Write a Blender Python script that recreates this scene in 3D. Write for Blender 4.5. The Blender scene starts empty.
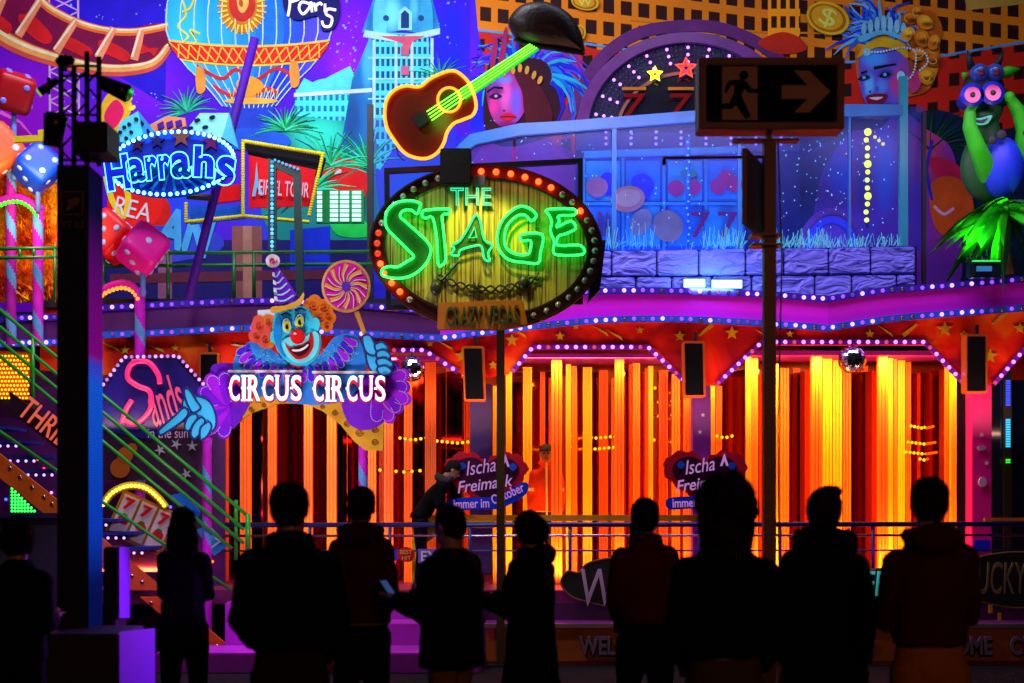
import bpy, bmesh, math, random
from mathutils import Vector, Matrix, Euler
random.seed(7)
R = math.radians
F = 1500.0; CX = 512.0; HY = 500.0; CZ = 1.7
scene = bpy.context.scene
# ---------------------------------------------------------------- camera
cam_d = bpy.data.cameras.new('camera'); cam = bpy.data.objects.new('camera', cam_d)
scene.collection.objects.link(cam)
cam.location = (0, 0, CZ); cam.rotation_euler = (R(90), 0, 0)
cam_d.sensor_width = 36; cam_d.lens = 36*F/1024; cam_d.shift_y = (HY-341.5)/1024
cam_d.clip_end = 500
cam_d.dof.use_dof = True; cam_d.dof.focus_distance = 17.0; cam_d.dof.aperture_fstop = 2.0
scene.camera = cam
# ---------------------------------------------------------------- night sky
w = bpy.data.worlds.new('World'); scene.world = w; w.use_nodes = True
bg = w.node_tree.nodes['Background']; bg.inputs[0].default_value = (.012, .014, .05, 1); bg.inputs[1].default_value = .35
# ---------------------------------------------------------------- lamps of the ride
def lamp(name, loc, target, size, power, col, typ='AREA', sy=None, spot=60):
    d = bpy.data.lights.new(name, typ); o = bpy.data.objects.new(name, d); scene.collection.objects.link(o)
    o.location = loc; d.energy = power; d.color = col
    o.rotation_euler = (Vector(target)-Vector(loc)).to_track_quat('-Z', 'Y').to_euler()
    if typ == 'AREA':
        d.shape = 'RECTANGLE'; d.size = size; d.size_y = sy or size
        d.spread = R(150)
    elif typ == 'SPOT':
        d.spot_size = R(spot); d.spot_blend = .6; d.shadow_soft_size = size
    else:
        d.shadow_soft_size = size
    return o
KEY = 1.0
lamp('wash_light', (-4.2, 15.0, 8.9), (-4.4, 19.6, 5.6), 3.2, 205*KEY, (.90, .84, 1), sy=.5)
lamp('wash_light', (-1.2, 15.0, 8.9), (-1.4, 19.6, 5.6), 2.2, 140*KEY, (.80, .86, 1), sy=.5)
lamp('wash_light', (1.8, 15.2, 8.9), (1.8, 19.6, 5.8), 3.0, 62*KEY, (.62, .7, 1), sy=.5)
lamp('wash_light', (5.3, 15.2, 8.9), (5.2, 19.6, 5.8), 2.4, 26*KEY, (.7, .75, 1), sy=.5)
lamp('sign_flood', (-3.4, 12.8, 7.6), (-3.2, 16.2, 3.8), 1.5, 85, (.95, .9, 1), sy=.4)
lamp('clown_flood', (-2.3, 14.2, 1.9), (-2.4, 16.2, 3.3), .8, 38, (.95, .9, 1), sy=.2)
lamp('sign_flood', (-5.4, 13.0, 6.6), (-4.7, 16.4, 2.8), 1.0, 17, (.85, .7, 1), sy=.4)
lamp('fascia_flood', (1.8, 16.0, 6.6), (2.2, 17.2, 4.0), 4.0, 60, (1, .5, 1), sy=.3)
lamp('fascia_flood', (5.0, 16.0, 6.4), (5.0, 17.2, 4.0), 2.0, 22, (.9, .5, 1), sy=.3)
# added fill strips redden the valance; warm stage lights sit behind it
for x0 in (-3.6, -.4, 2.4, 5.2):
    lamp('valance_fill', (x0, 16.75, 2.55), (x0, 17.3, 3.6), 2.2, 17, (1, .5, .35), sy=.06)
for x0, pw in ((-4.2, 44), (-2.0, 56), (.6, 66), (1.9, 42), (3.3, 70), (4.6, 66)):
    lamp('stage_light', (x0, 17.50, 3.36), (x0, 19.3, 1.3), 1.3, pw, (1, .48, .09), sy=.12)
    lamp('stage_light', (x0, 17.50, .86), (x0, 19.3, 2.4), 1.3, pw*.55, (1, .38, .05), sy=.12)
lamp('step_light', (-2.6, 14.9, 1.5), (-2.4, 15.4, .2), .6, 8, (.75, .06, 1), sy=.15)
lamp('step_light', (-4.3, 14.9, 1.5), (-4.2, 15.4, .2), .6, 10, (.5, .06, 1), sy=.15)
lamp('step_light', (2.4, 16.2, 1.3), (2.4, 16.6, .4), 4.5, 5, (.6, .1, 1), sy=.1)
lamp('palm_light', (5.3, 16.9, 4.55), (5.75, 17.3, 5.4), .25, 13, (.15, 1, .1))
lamp('balcony_light', (2.6, 18.15, 4.15), (2.6, 19.2, 5.6), 3.6, 60, (.3, .5, 1), sy=.15)
lamp('balcony_light', (1.6, 16.4, 6.9), (2.3, 17.6, 4.6), 3.0, 13, (.25, .45, 1), sy=.2)
lamp('fair_light_behind', (3.5, -5, 5.0), (1.5, 8, 1.2), 2.5, 90, (1, .42, .18))
# ---------------------------------------------------------------- exposure and sampling
scene.view_settings.view_transform = 'Standard'; scene.view_settings.look = 'None'
scene.view_settings.exposure = 0; scene.view_settings.gamma = 1
scene.cycles.use_denoising = True
try: scene.cycles.denoiser = 'OPENIMAGEDENOISE'
except Exception: pass
scene.cycles.max_bounces = 6; scene.cycles.transparent_max_bounces = 12
scene.cycles.sample_clamp_indirect = 4
scene.cycles.use_light_tree = True

# ================================================================ helpers
def P(px, py, Y): return Vector(((px-CX)/F*Y, Y, CZ+(HY-py)/F*Y))
def lin(v):
    v /= 255.0
    return v/12.92 if v <= .04045 else ((v+.055)/1.055)**2.4
def C(r, g, b): return (lin(r), lin(g), lin(b))
MATS = {}
def mat(name, col, rough=.55, emit=None, es=1.0, metal=0.0, var=.12, bump=.0, bscale=30.0, alpha=None, trans=0.0, spec=None):
    if name in MATS: return MATS[name]
    m = bpy.data.materials.new(name); m.use_nodes = True; nt = m.node_tree; b = nt.nodes['Principled BSDF']
    b.inputs['Roughness'].default_value = rough; b.inputs['Metallic'].default_value = metal
    b.inputs['Base Color'].default_value = (*col, 1)
    if spec is not None: b.inputs['Specular IOR Level'].default_value = spec
    if var > 0 and emit is None:
        tc = nt.nodes.new('ShaderNodeTexCoord'); nz = nt.nodes.new('ShaderNodeTexNoise'); nz.inputs['Scale'].default_value = 3.5; nz.inputs['Roughness'].default_value = .65
        nz.inputs['Detail'].default_value = 8; nt.links.new(tc.outputs['Object'], nz.inputs['Vector'])
        mx = nt.nodes.new('ShaderNodeMix'); mx.data_type = 'RGBA'
        mx.inputs['A'].default_value = (*[c*(1-var*2) for c in col], 1)
        mx.inputs['B'].default_value = (*[min(.95, c*(1+var*1.6)) for c in col], 1)
        nt.links.new(nz.outputs['Fac'], mx.inputs['Factor']); nt.links.new(mx.outputs['Result'], b.inputs['Base Color'])
    if bump > 0:
        tc = nt.nodes.new('ShaderNodeTexCoord'); nz = nt.nodes.new('ShaderNodeTexNoise'); nz.inputs['Scale'].default_value = bscale
        nt.links.new(tc.outputs['Object'], nz.inputs['Vector'])
        bp = nt.nodes.new('ShaderNodeBump'); bp.inputs['Strength'].default_value = bump; bp.inputs['Distance'].default_value = .02
        nt.links.new(nz.outputs['Fac'], bp.inputs['Height']); nt.links.new(bp.outputs['Normal'], b.inputs['Normal'])
    if emit is not None:
        b.inputs['Emission Color'].default_value = (*emit, 1); b.inputs['Emission Strength'].default_value = es
    if trans: b.inputs['Transmission Weight'].default_value = trans
    if alpha is not None: b.inputs['Alpha'].default_value = alpha
    MATS[name] = m; return m
def paint(r, g, b, rough=.6, k=1.0, var=.3):
    c = [min(.9, x*k) for x in C(r, g, b)]
    return mat('paint_%d_%d_%d_%.1f_%.1f' % (r, g, b, k, rough), c, rough, var=var, spec=.12)
def glow(r, g, b, s):
    return mat('glow_%d_%d_%d_%.1f' % (r, g, b, s), (.02, .02, .02), .4, emit=C(r, g, b), es=s)
BLACK = mat('black_paint', (.006, .006, .008), .5, bump=.1)
STEEL = mat('dark_steel', (.03, .03, .035), .4, metal=.6)
CHROME = mat('brushed_rail', (.5, .5, .55), .25, metal=1)

def tagit(o, label, cat, group=None, kind=None):
    if kind: o['kind'] = kind
    if label: o['label'] = label
    if cat: o['category'] = cat
    if group: o['group'] = group
    return o
def T(name, label, cat, loc, group=None, rz=0):
    o = bpy.data.objects.new(name, None); scene.collection.objects.link(o); o.location = loc
    o.empty_display_size = .1; o.rotation_euler.z = rz
    return tagit(o, label, cat, group)
def wloc(o):
    v = Vector((0, 0, 0))
    while o is not None: v += o.location; o = o.parent
    return v
def cr(pts, n=6, closed=True):
    out = []; L = len(pts)
    rng = range(L) if closed else range(L-1)
    for i in rng:
        if closed: p0, p1, p2, p3 = pts[i-1], pts[i], pts[(i+1) % L], pts[(i+2) % L]
        else: p0, p1, p2, p3 = pts[max(0, i-1)], pts[i], pts[i+1], pts[min(L-1, i+2)]
        for k in range(n):
            t = k/n
            out.append(tuple(.5*((2*p1[a])+(-p0[a]+p2[a])*t+(2*p0[a]-5*p1[a]+4*p2[a]-p3[a])*t*t+(-p0[a]+3*p1[a]-3*p2[a]+p3[a])*t**3) for a in range(len(p1))))
    if not closed: out.append(tuple(pts[-1]))
    return out
def Z(pts, ox, oy, s): return [(ox+x/s, oy+y/s) for x, y in pts]
def ell(cx, cy, rx, ry, n=28, a0=0, a1=360, rot=0):
    o = []; full = abs(a1-a0) >= 359.9; m = n if full else n+1
    for i in range(m):
        a = R(a0+(a1-a0)*i/n); x, y = rx*math.cos(a), ry*math.sin(a)
        o.append((cx+x*math.cos(R(rot))-y*math.sin(R(rot)), cy+x*math.sin(R(rot))+y*math.cos(R(rot))))
    return o
def star(cx, cy, r, r2=None, n=5, rot=-90):
    r2 = r2 or r*.42
    return [(cx+(r if i % 2 == 0 else r2)*math.cos(R(rot+i*180/n)), cy+(r if i % 2 == 0 else r2)*math.sin(R(rot+i*180/n))) for i in range(2*n)]
def strokepoly(pts, w0, w1=None):
    """a tapering ribbon outline round a pixel polyline"""
    w1 = w0 if w1 is None else w1; L = []; Rr = []; n = len(pts)
    for i, p in enumerate(pts):
        a = pts[max(0, i-1)]; b = pts[min(n-1, i+1)]; dx, dy = b[0]-a[0], b[1]-a[1]; d = math.hypot(dx, dy) or 1
        ww = (w0+(w1-w0)*i/(n-1))/2; L.append((p[0]-dy/d*ww, p[1]+dx/d*ww)); Rr.append((p[0]+dy/d*ww, p[1]-dx/d*ww))
    return L+Rr[::-1]
JIT = [0]
class MB:
    def __init__(s): s.v = []; s.f = []; s.m = []; s.cm = 0
    def add(s, vs, fs):
        b = len(s.v); s.v += [tuple(v) for v in vs]
        for f in fs: s.f.append(tuple(b+i for i in f)); s.m.append(s.cm)
        return s
    def slab(s, pts, Y, t=.02):
        JIT[0] = (JIT[0]+1) % 37; Y = Y-JIT[0]*.00008; n = len(pts); A = [P(x, y, Y) for x, y in pts]; B = [a+Vector((0, t, 0)) for a in A]
        return s.add(A+B, [tuple(range(n)), tuple(range(2*n-1, n-1, -1))]+[(i, i+n, (i+1) % n+n, (i+1) % n) for i in range(n)])
    def rect(s, x0, y0, x1, y1, Y, t=.02): return s.slab([(x0, y0), (x1, y0), (x1, y1), (x0, y1)], Y, t)
    def frame(s, outer, inner, Y, t=.02):
        n = len(outer); A = [P(x, y, Y) for x, y in outer]; B = [P(x, y, Y) for x, y in inner]
        d = Vector((0, t, 0)); vs = A+B+[a+d for a in A]+[b+d for b in B]; fs = []
        for i in range(n):
            j = (i+1) % n
            fs += [(i, j, n+j, n+i), (2*n+i, 3*n+i, 3*n+j, 2*n+j), (i, 2*n+i, 2*n+j, j), (n+i, n+j, 3*n+j, 3*n+i)]
        return s.add(vs, fs)
    def box(s, x0, x1, y0, y1, z0, z1):
        vs = [(x, y, z) for z in (z0, z1) for y in (y0, y1) for x in (x0, x1)]
        return s.add(vs, [(0, 1, 3, 2), (4, 6, 7, 5), (0, 4, 5, 1), (1, 5, 7, 3), (3, 7, 6, 2), (2, 6, 4, 0)])
    def obox(s, c, ax, ay, az):
        c = Vector(c); vs = [c+ax*i+ay*j+az*k for k in (-1, 1) for j in (-1, 1) for i in (-1, 1)]
        return s.add(vs, [(0, 1, 3, 2), (4, 6, 7, 5), (0, 4, 5, 1), (1, 5, 7, 3), (3, 7, 6, 2), (2, 6, 4, 0)])
    def tube(s, pts, r, n=8, closed=False):
        pts = [Vector(p) for p in pts]; L = len(pts); rs = r if isinstance(r, (list, tuple)) else [r]*L
        b = len(s.v); up = None
        for i, p in enumerate(pts):
            a = pts[i-1] if (i > 0 or closed) else pts[i]; c = pts[(i+1) % L] if (i < L-1 or closed) else pts[i]
            t = (c-a); t = t.normalized() if t.length > 1e-9 else Vector((0, 0, 1))
            if up is None: up = Vector((0, 1, 0)) if abs(t.y) < .9 else Vector((1, 0, 0))
            u = (up-t*up.dot(t)); u = u.normalized() if u.length > 1e-6 else t.orthogonal().normalized(); up = u; v = t.cross(u)
            for k in range(n):
                an = 2*math.pi*k/n; s.v.append(tuple(p+(u*math.cos(an)+v*math.sin(an))*rs[i]))
        for i in range(L if closed else L-1):
            for k in range(n):
                j = (i+1) % L; s.f.append((b+i*n+k, b+i*n+(k+1) % n, b+j*n+(k+1) % n, b+j*n+k)); s.m.append(s.cm)
        if not closed:
            s.f.append(tuple(b+k for k in range(n))[::-1]); s.m.append(s.cm)
            s.f.append(tuple(b+(L-1)*n+k for k in range(n))); s.m.append(s.cm)
        return s
    def tpx(s, pts, Y, r, n=8, closed=False): return s.tube([P(x, y, Y) for x, y in pts], r, n, closed)
    def sph(s, c, rx, ry=None, rz=None, nu=16, nv=10, rot=None):
        ry = ry or rx; rz = rz or rx; c = Vector(c); vs = [(0, 0, rz)]
        for j in range(1, nv):
            for i in range(nu):
                th = math.pi*j/nv; ph = 2*math.pi*i/nu; vs.append((rx*math.sin(th)*math.cos(ph), ry*math.sin(th)*math.sin(ph), rz*math.cos(th)))
        vs.append((0, 0, -rz)); vs = [Vector(v) for v in vs]
        if rot: vs = [rot @ v for v in vs]
        vs = [v+c for v in vs]; fs = [(0, 1+i, 1+(i+1) % nu) for i in range(nu)]
        for j in range(nv-2):
            for i in range(nu): a = 1+j*nu; fs.append((a+i, a+nu+i, a+nu+(i+1) % nu, a+(i+1) % nu))
        e = len(vs)-1; a = 1+(nv-2)*nu; fs += [(e, a+(i+1) % nu, a+i) for i in range(nu)]
        return s.add(vs, fs)
    def loft(s, rings, n=20):
        b = len(s.v)
        for (x, y, z, rx, ry) in rings:
            for k in range(n):
                a = 2*math.pi*k/n; s.v.append((x+rx*math.cos(a), y+ry*math.sin(a), z))
        for i in range(len(rings)-1):
            for k in range(n): s.f.append((b+i*n+k, b+i*n+(k+1) % n, b+(i+1)*n+(k+1) % n, b+(i+1)*n+k)); s.m.append(s.cm)
        s.f.append(tuple(b+k for k in range(n))[::-1]); s.m.append(s.cm)
        s.f.append(tuple(b+(len(rings)-1)*n+k for k in range(n))); s.m.append(s.cm)
        return s
    def mesh(s, name, mats, off=Vector((0, 0, 0)), smooth=False, bevel=0):
        me = bpy.data.meshes.new(name); me.from_pydata([tuple(Vector(v)-off) for v in s.v], [], s.f)
        if not isinstance(mats, (list, tuple)): mats = [mats]
        for m in mats: me.materials.append(m)
        for i, p in enumerate(me.polygons): p.material_index = min(s.m[i], len(mats)-1); p.use_smooth = smooth
        bm = bmesh.new(); bm.from_mesh(me); bmesh.ops.recalc_face_normals(bm, faces=bm.faces)
        if bevel: bmesh.ops.bevel(bm, geom=[e for e in bm.edges if e.calc_face_angle(0) > .6], offset=bevel, segments=2, affect='EDGES', clamp_overlap=True)
        bm.to_mesh(me); bm.free(); return me
    def build(s, name, mats, parent=None, smooth=False, label=None, cat=None, group=None, kind=None, bevel=0, at=None):
        off = wloc(parent) if parent else (Vector(at) if at is not None else Vector((0, 0, 0)))
        o = bpy.data.objects.new(name, s.mesh(name, mats, off, smooth, bevel)); scene.collection.objects.link(o)
        if parent: o.parent = parent
        else: o.location = off
        return tagit(o, label, cat, group, kind)
def copy_tree(o, loc, label=None):
    c = o.copy(); scene.collection.objects.link(c); c.location = loc
    if label: c['label'] = label
    for ch in list(o.children):
        d = ch.copy(); scene.collection.objects.link(d); d.parent = c
        for g in ch.children:
            e = g.copy(); scene.collection.objects.link(e); e.parent = d
    return c
# bulbs share one mesh per kind
BULB = {}
def bulb(px, py, Y, r, m, parent, name='bulb'):
    key = (m.name, round(r, 4))
    if key not in BULB: BULB[key] = MB().sph((0, 0, 0), r, nu=10, nv=6).mesh('bulb', m, smooth=True)
    o = bpy.data.objects.new(name, BULB[key]); scene.collection.objects.link(o)
    o.location = P(px, py, Y)-wloc(parent); o.parent = parent; return o
def along(pts, step, start=0.0):
    out = []; d = start; acc = 0
    for a, b in zip(pts[:-1], pts[1:]):
        L = math.hypot(b[0]-a[0], b[1]-a[1])
        while d <= acc+L:
            t = (d-acc)/L; out.append((a[0]+(b[0]-a[0])*t, a[1]+(b[1]-a[1])*t)); d += step
        acc += L
    return out
def text(s, x0, y0, x1, y1, Y, m, parent, name='lettering', ext=.01, outline=0, rot=0, shear=0, bold=0, bend=0, label=None):
    """writing fitted to a pixel box (rot in degrees, counter-clockwise)"""
    cu = bpy.data.curves.new(name, 'FONT'); cu.body = s; cu.shear = shear; cu.resolution_u = 4
    if outline: cu.fill_mode = 'NONE'; cu.bevel_depth = .013; cu.offset = bold; cu.bevel_resolution = 1
    else: cu.extrude = .02; cu.offset = bold
    ob = bpy.data.objects.new(name, cu); scene.collection.objects.link(ob)
    dg = bpy.context.evaluated_depsgraph_get(); dg.update()
    me = bpy.data.meshes.new_from_object(ob.evaluated_get(dg)); bpy.data.objects.remove(ob)
    xs = [v.co.x for v in me.vertices]; ys = [v.co.y for v in me.vertices]
    ax, bx, ay, by = min(xs), max(xs), min(ys), max(ys)
    cx, cy = (x0+x1)/2, (y0+y1)/2; W, H = abs(x1-x0), abs(y1-y0); off = wloc(parent) if parent else Vector((0, 0, 0)); k = Y/F
    for v in me.vertices:
        u = (v.co.x-ax)/(bx-ax)-.5; q = (v.co.y-ay)/(by-ay)-.5
        X = u*W; Yq = q*H-bend*(4*u*u)
        xr = X*math.cos(R(rot))-Yq*math.sin(R(rot)); yr = X*math.sin(R(rot))+Yq*math.cos(R(rot))
        dz = v.co.z*(ext/.02 if not outline else k*H/(by-ay))
        p = P(cx+xr, cy-yr, Y)+Vector((0, -dz, 0)); v.co = p-off
    me.materials.clear(); me.materials.append(m)
    o = bpy.data.objects.new(name, me); scene.collection.objects.link(o); o.parent = parent
    if label: o['label'] = label
    return o
def part(name, pts, Y, m, parent, t=.02, label=None, smooth=False):
    return MB().slab(pts, Y, t).build(name, m, parent, label=label, smooth=smooth)

def airbrush(name, base, blobs, rough=.6, org=None):
    """mural paint: a base colour with soft airbrushed patches (x, y, rx, ry, colour, strength) in mural pixels"""
    m = bpy.data.materials.new(name); m.use_nodes = True; nt = m.node_tree; b = nt.nodes['Principled BSDF']; b.inputs['Roughness'].default_value = rough; b.inputs['Specular IOR Level'].default_value = .12
    tc = nt.nodes.new('ShaderNodeTexCoord'); nz = nt.nodes.new('ShaderNodeTexNoise'); nz.inputs['Scale'].default_value = 7; nz.inputs['Detail'].default_value = 4
    nt.links.new(tc.outputs['Object'], nz.inputs['Vector'])
    sub = nt.nodes.new('ShaderNodeVectorMath'); sub.operation = 'MULTIPLY_ADD'; sub.inputs[1].default_value = (.05, 0, .05); nt.links.new(nz.outputs['Color'], sub.inputs[0]); nt.links.new(tc.outputs['Object'], sub.inputs[2])
    prev = None; k = 19.6/F
    for (x, y, rx, ry, c, st) in blobs:
        cc = P(x, y, 19.6)-org
        ma = nt.nodes.new('ShaderNodeVectorMath'); ma.operation = 'MULTIPLY_ADD'; sx, sz = 1/(rx*k), 1/(ry*k)
        ma.inputs[1].default_value = (sx, 0, sz); ma.inputs[2].default_value = (-(cc.x+.025)*sx, 0, -(cc.z+.025)*sz); nt.links.new(sub.outputs[0], ma.inputs[0])
        ln = nt.nodes.new('ShaderNodeVectorMath'); ln.operation = 'LENGTH'; nt.links.new(ma.outputs[0], ln.inputs[0])
        mr = nt.nodes.new('ShaderNodeMapRange'); mr.interpolation_type = 'SMOOTHSTEP'; mr.inputs['From Min'].default_value = .25; mr.inputs['From Max'].default_value = 1.15; mr.inputs['To Min'].default_value = st; mr.inputs['To Max'].default_value = 0
        nt.links.new(ln.outputs['Value'], mr.inputs['Value'])
        mx = nt.nodes.new('ShaderNodeMix'); mx.data_type = 'RGBA'; nt.links.new(mr.outputs[0], mx.inputs['Factor'])
        if prev: nt.links.new(prev, mx.inputs['A'])
        else: mx.inputs['A'].default_value = (*C(*base), 1)
        mx.inputs['B'].default_value = (*C(*c), 1); prev = mx.outputs['Result']
    nt.links.new(prev, b.inputs['Base Color']); return m
# ================================================================ ground, sky is the world
def ground():
    m = mat('asphalt', (.008, .0075, .0075), .9, spec=.2, var=.2, bump=.6, bscale=60)
    o = MB().add([(-60, -30, 0), (60, -30, 0), (60, 80, 0), (-60, 80, 0)], [(0, 1, 2, 3)]).build('ground', m, kind='structure')
ground()
# ================================================================ painted backdrop
YB = 19.6
def mural_mat():
    m = bpy.data.materials.new('mural_air'); m.use_nodes = True; nt = m.node_tree; b = nt.nodes['Principled BSDF']
    tc = nt.nodes.new('ShaderNodeTexCoord'); sp = nt.nodes.new('ShaderNodeSeparateXYZ'); nt.links.new(tc.outputs['Object'], sp.inputs[0])
    nz = nt.nodes.new('ShaderNodeTexNoise'); nz.inputs['Scale'].default_value = .9; nt.links.new(tc.outputs['Object'], nz.inputs['Vector'])
    ad = nt.nodes.new('ShaderNodeMath'); ad.operation = 'MULTIPLY_ADD'; ad.inputs[1].default_value = 2.6
    nt.links.new(nz.outputs['Fac'], ad.inputs[0]); nt.links.new(sp.outputs['X'], ad.inputs[2])
    mr = nt.nodes.new('ShaderNodeMapRange'); mr.inputs['From Min'].default_value = -6; mr.inputs['From Max'].default_value = 8
    nt.links.new(ad.outputs[0], mr.inputs['Value'])
    rp = nt.nodes.new('ShaderNodeValToRGB'); nt.links.new(mr.outputs['Result'], rp.inputs[0])
    e = rp.color_ramp.elements; e[0].position = 0; e[0].color = (*C(120, 0, 190), 1); e[1].position = 1; e[1].color = (*C(30, 10, 90), 1)
    for p, c in ((.17, (92, 0, 215)), (.28, (80, 5, 225)), (.36, (40, 0, 215)), (.45, (110, 0, 215)), (.5, (10, 30, 235)), (.62, (20, 20, 220))):
        x = e.new(p); x.color = (*C(*c), 1)
    n2 = nt.nodes.new('ShaderNodeTexVoronoi'); n2.inputs['Scale'].default_value = 3.2; nt.links.new(tc.outputs['Object'], n2.inputs['Vector'])
    r2 = nt.nodes.new('ShaderNodeValToRGB'); r2.color_ramp.elements[0].position = .03; r2.color_ramp.elements[0].color = (1, 1, 1, 1)
    r2.color_ramp.elements[1].position = .13; r2.color_ramp.elements[1].color = (0, 0, 0, 1); nt.links.new(n2.outputs['Distance'], r2.inputs[0])
    mx = nt.nodes.new('ShaderNodeMix'); mx.data_type = 'RGBA'; nt.links.new(r2.outputs[0], mx.inputs['Factor'])
    nt.links.new(rp.outputs[0], mx.inputs['A']); mx.inputs['B'].default_value = (*C(130, 160, 255), 1)
    nt.links.new(mx.outputs['Result'], b.inputs['Base Color']); b.inputs['Roughness'].default_value = .6; b.inputs['Specular IOR Level'].default_value = .12
    return m
mural = MB().rect(-60, -70, 1110, 312, YB, .06).build('painted_backdrop', mural_mat(), label='tall painted show front with balloon, city towers and showgirls above the ride', cat='backdrop', at=P(512, 300, YB))
def mp(name, pts, m, layer=1, t=.02, smooth=False): return part(name, pts, YB-.2*.02*layer, m, mural, t)
def win_mat(name, wall, win, sx, sz, mort=.35, rotz=0, rowh=.5, bw=.5):
    m = bpy.data.materials.new(name); m.use_nodes = True; nt = m.node_tree; b = nt.nodes['Principled BSDF']
    tc = nt.nodes.new('ShaderNodeTexCoord'); mp_ = nt.nodes.new('ShaderNodeMapping'); mp_.inputs['Rotation'].default_value = (R(90), 0, R(0))
    mp_.inputs['Scale'].default_value = (sx, 1, sz)
    sp = nt.nodes.new('ShaderNodeSeparateXYZ'); cb = nt.nodes.new('ShaderNodeCombineXYZ')
    nt.links.new(tc.outputs['Object'], sp.inputs[0])
    mz = nt.nodes.new('ShaderNodeMath'); mz.operation = 'MULTIPLY_ADD'; mz.inputs[1].default_value = rotz
    nt.links.new(sp.outputs['X'], mz.inputs[0]); nt.links.new(sp.outputs['Z'], mz.inputs[2])
    a1 = nt.nodes.new('ShaderNodeMath'); a1.operation = 'MULTIPLY'; a1.inputs[1].default_value = sx; nt.links.new(sp.outputs['X'], a1.inputs[0])
    a2 = nt.nodes.new('ShaderNodeMath'); a2.operation = 'MULTIPLY'; a2.inputs[1].default_value = sz; nt.links.new(mz.outputs[0], a2.inputs[0])
    nt.links.new(a1.outputs[0], cb.inputs[0]); nt.links.new(a2.outputs[0], cb.inputs[1])
    br = nt.nodes.new('ShaderNodeTexBrick'); br.offset = 0; br.inputs['Scale'].default_value = 1
    br.inputs['Brick Width'].default_value = bw; br.inputs['Row Height'].default_value = rowh; br.inputs['Mortar Size'].default_value = mort*.25
    br.inputs['Mortar Smooth'].default_value = .15
    br.inputs['Color1'].default_value = (*win, 1); br.inputs['Color2'].default_value = (*[x*.7 for x in win], 1); br.inputs['Mortar'].default_value = (*wall, 1)
    nt.links.new(cb.outputs[0], br.inputs['Vector'])
    nz = nt.nodes.new('ShaderNodeTexNoise'); nz.inputs['Scale'].default_value = 1.7; nt.links.new(tc.outputs['Object'], nz.inputs['Vector'])
    mx = nt.nodes.new('ShaderNodeMix'); mx.data_type = 'RGBA'; mx.blend_type = 'MULTIPLY'; mx.inputs['Factor'].default_value = .55
    nt.links.new(br.outputs['Color'], mx.inputs['A']); nt.links.new(nz.outputs['Fac'], mx.inputs['B'])
    ad = nt.nodes.new('ShaderNodeMix'); ad.data_type = 'RGBA'; ad.blend_type = 'ADD'; ad.inputs['Factor'].default_value = .35
    nt.links.new(mx.outputs['Result'], ad.inputs['A']); nt.links.new(br.outputs['Color'], ad.inputs['B'])
    nt.links.new(ad.outputs['Result'], b.inputs['Base Color']); b.inputs['Roughness'].default_value = .6; b.inputs['Specular IOR Level'].default_value = .12
    return m
# airbrushed sky
AB = lambda n_, base, bl: airbrush(n_, base, bl, org=P(512, 300, YB))
mp('airbrushed_sky', [(-60, -69), (470, -69), (470, 300), (-60, 300)], AB('sky_paint', (70, 0, 190), [(20, 120, 80, 90, (135, 0, 190), .9), (120, 60, 70, 60, (85, 0, 210), .8), (130, 15, 50, 40, (15, 10, 200), .9), (150, 90, 40, 40, (110, 10, 215), .8), (345, 40, 50, 60, (115, 0, 215), .95), (345, 70, 20, 30, (150, 10, 225), .7), (450, 50, 30, 90, (15, 25, 225), .95), (60, 180, 60, 40, (90, 0, 150), .8), (170, 200, 60, 60, (20, 60, 215), .9), (300, 220, 80, 60, (10, 60, 200), .9), (420, 220, 60, 90, (10, 90, 190), .9)]), 1)
mp('light_beam', [(85, -60), (170, -60), (165, 105), (60, 40)], paint(30, 8, 190), 1)
# ---- city palaces (cyan)
mp('tower', [(385, 260), (388, 210), (398, 130), (412, 60), (424, 20), (432, -10), (425, -40), (440, -55), (505, -40), (430, -10)], paint(20, 120, 190), 1) if False else None
tower_m0 = win_mat('tower_windows', C(70, 200, 225), C(10, 80, 130), 9.0, 3.9, .55, 0, .62, .62)
mp('hotel_tower', [(352, 130), (362, 80), (370, 32), (428, 34), (436, 110), (436, 130), (402, 135), (380, 170), (360, 170)], tower_m0, 2)
mp('hotel_side', [(340, 150), (352, 80), (372, 32), (374, 110), (360, 160)], AB('hotel_side_paint', (20, 105, 175), [(368, 60, 8, 40, (70, 180, 225), .8), (352, 120, 12, 40, (10, 60, 130), .8)]), 3)
mp('hotel_turret', cr([(374, 34), (374, 6), (380, -6), (386, 6), (386, 34)], 3), paint(90, 200, 225), 4); mp('hotel_turret', cr([(420, 34), (420, 6), (426, -6), (432, 6), (432, 34)], 3), paint(50, 160, 205), 4)
for yy in (46, 66, 88, 110): mp('balcony_band', [(401, yy), (409, yy), (409, yy+9), (401, yy+9)], paint(190, 90, 120), 6)
mp('hotel_roof', [(362, 32), (373, 0), (432, -2), (440, 28), (428, 36), (404, 30), (376, 34)], AB('hotel_roof_paint', (35, 140, 195), [(392, 14, 12, 22, (110, 220, 240), .9), (430, 16, 10, 22, (15, 80, 160), .8), (370, 20, 5, 20, (20, 95, 165), .8), (414, 8, 5, 16, (90, 200, 235), .7)]), 3)
mp('cornice', [(365, 30), (402, 36), (440, 28), (440, 34), (402, 43), (363, 37)], paint(170, 235, 245), 4)
mp('dormer', [(398, 30), (398, 12), (405, 6), (412, 12), (412, 30)], paint(130, 225, 240), 5)
mp('dormer_window', [(401, 28), (401, 14), (405, 10), (409, 14), (409, 28)], paint(10, 50, 110), 6)
for x in (386, 421): mp('round_window', ell(x, 18, 3, 3, 12), paint(10, 70, 130), 5)
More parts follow.
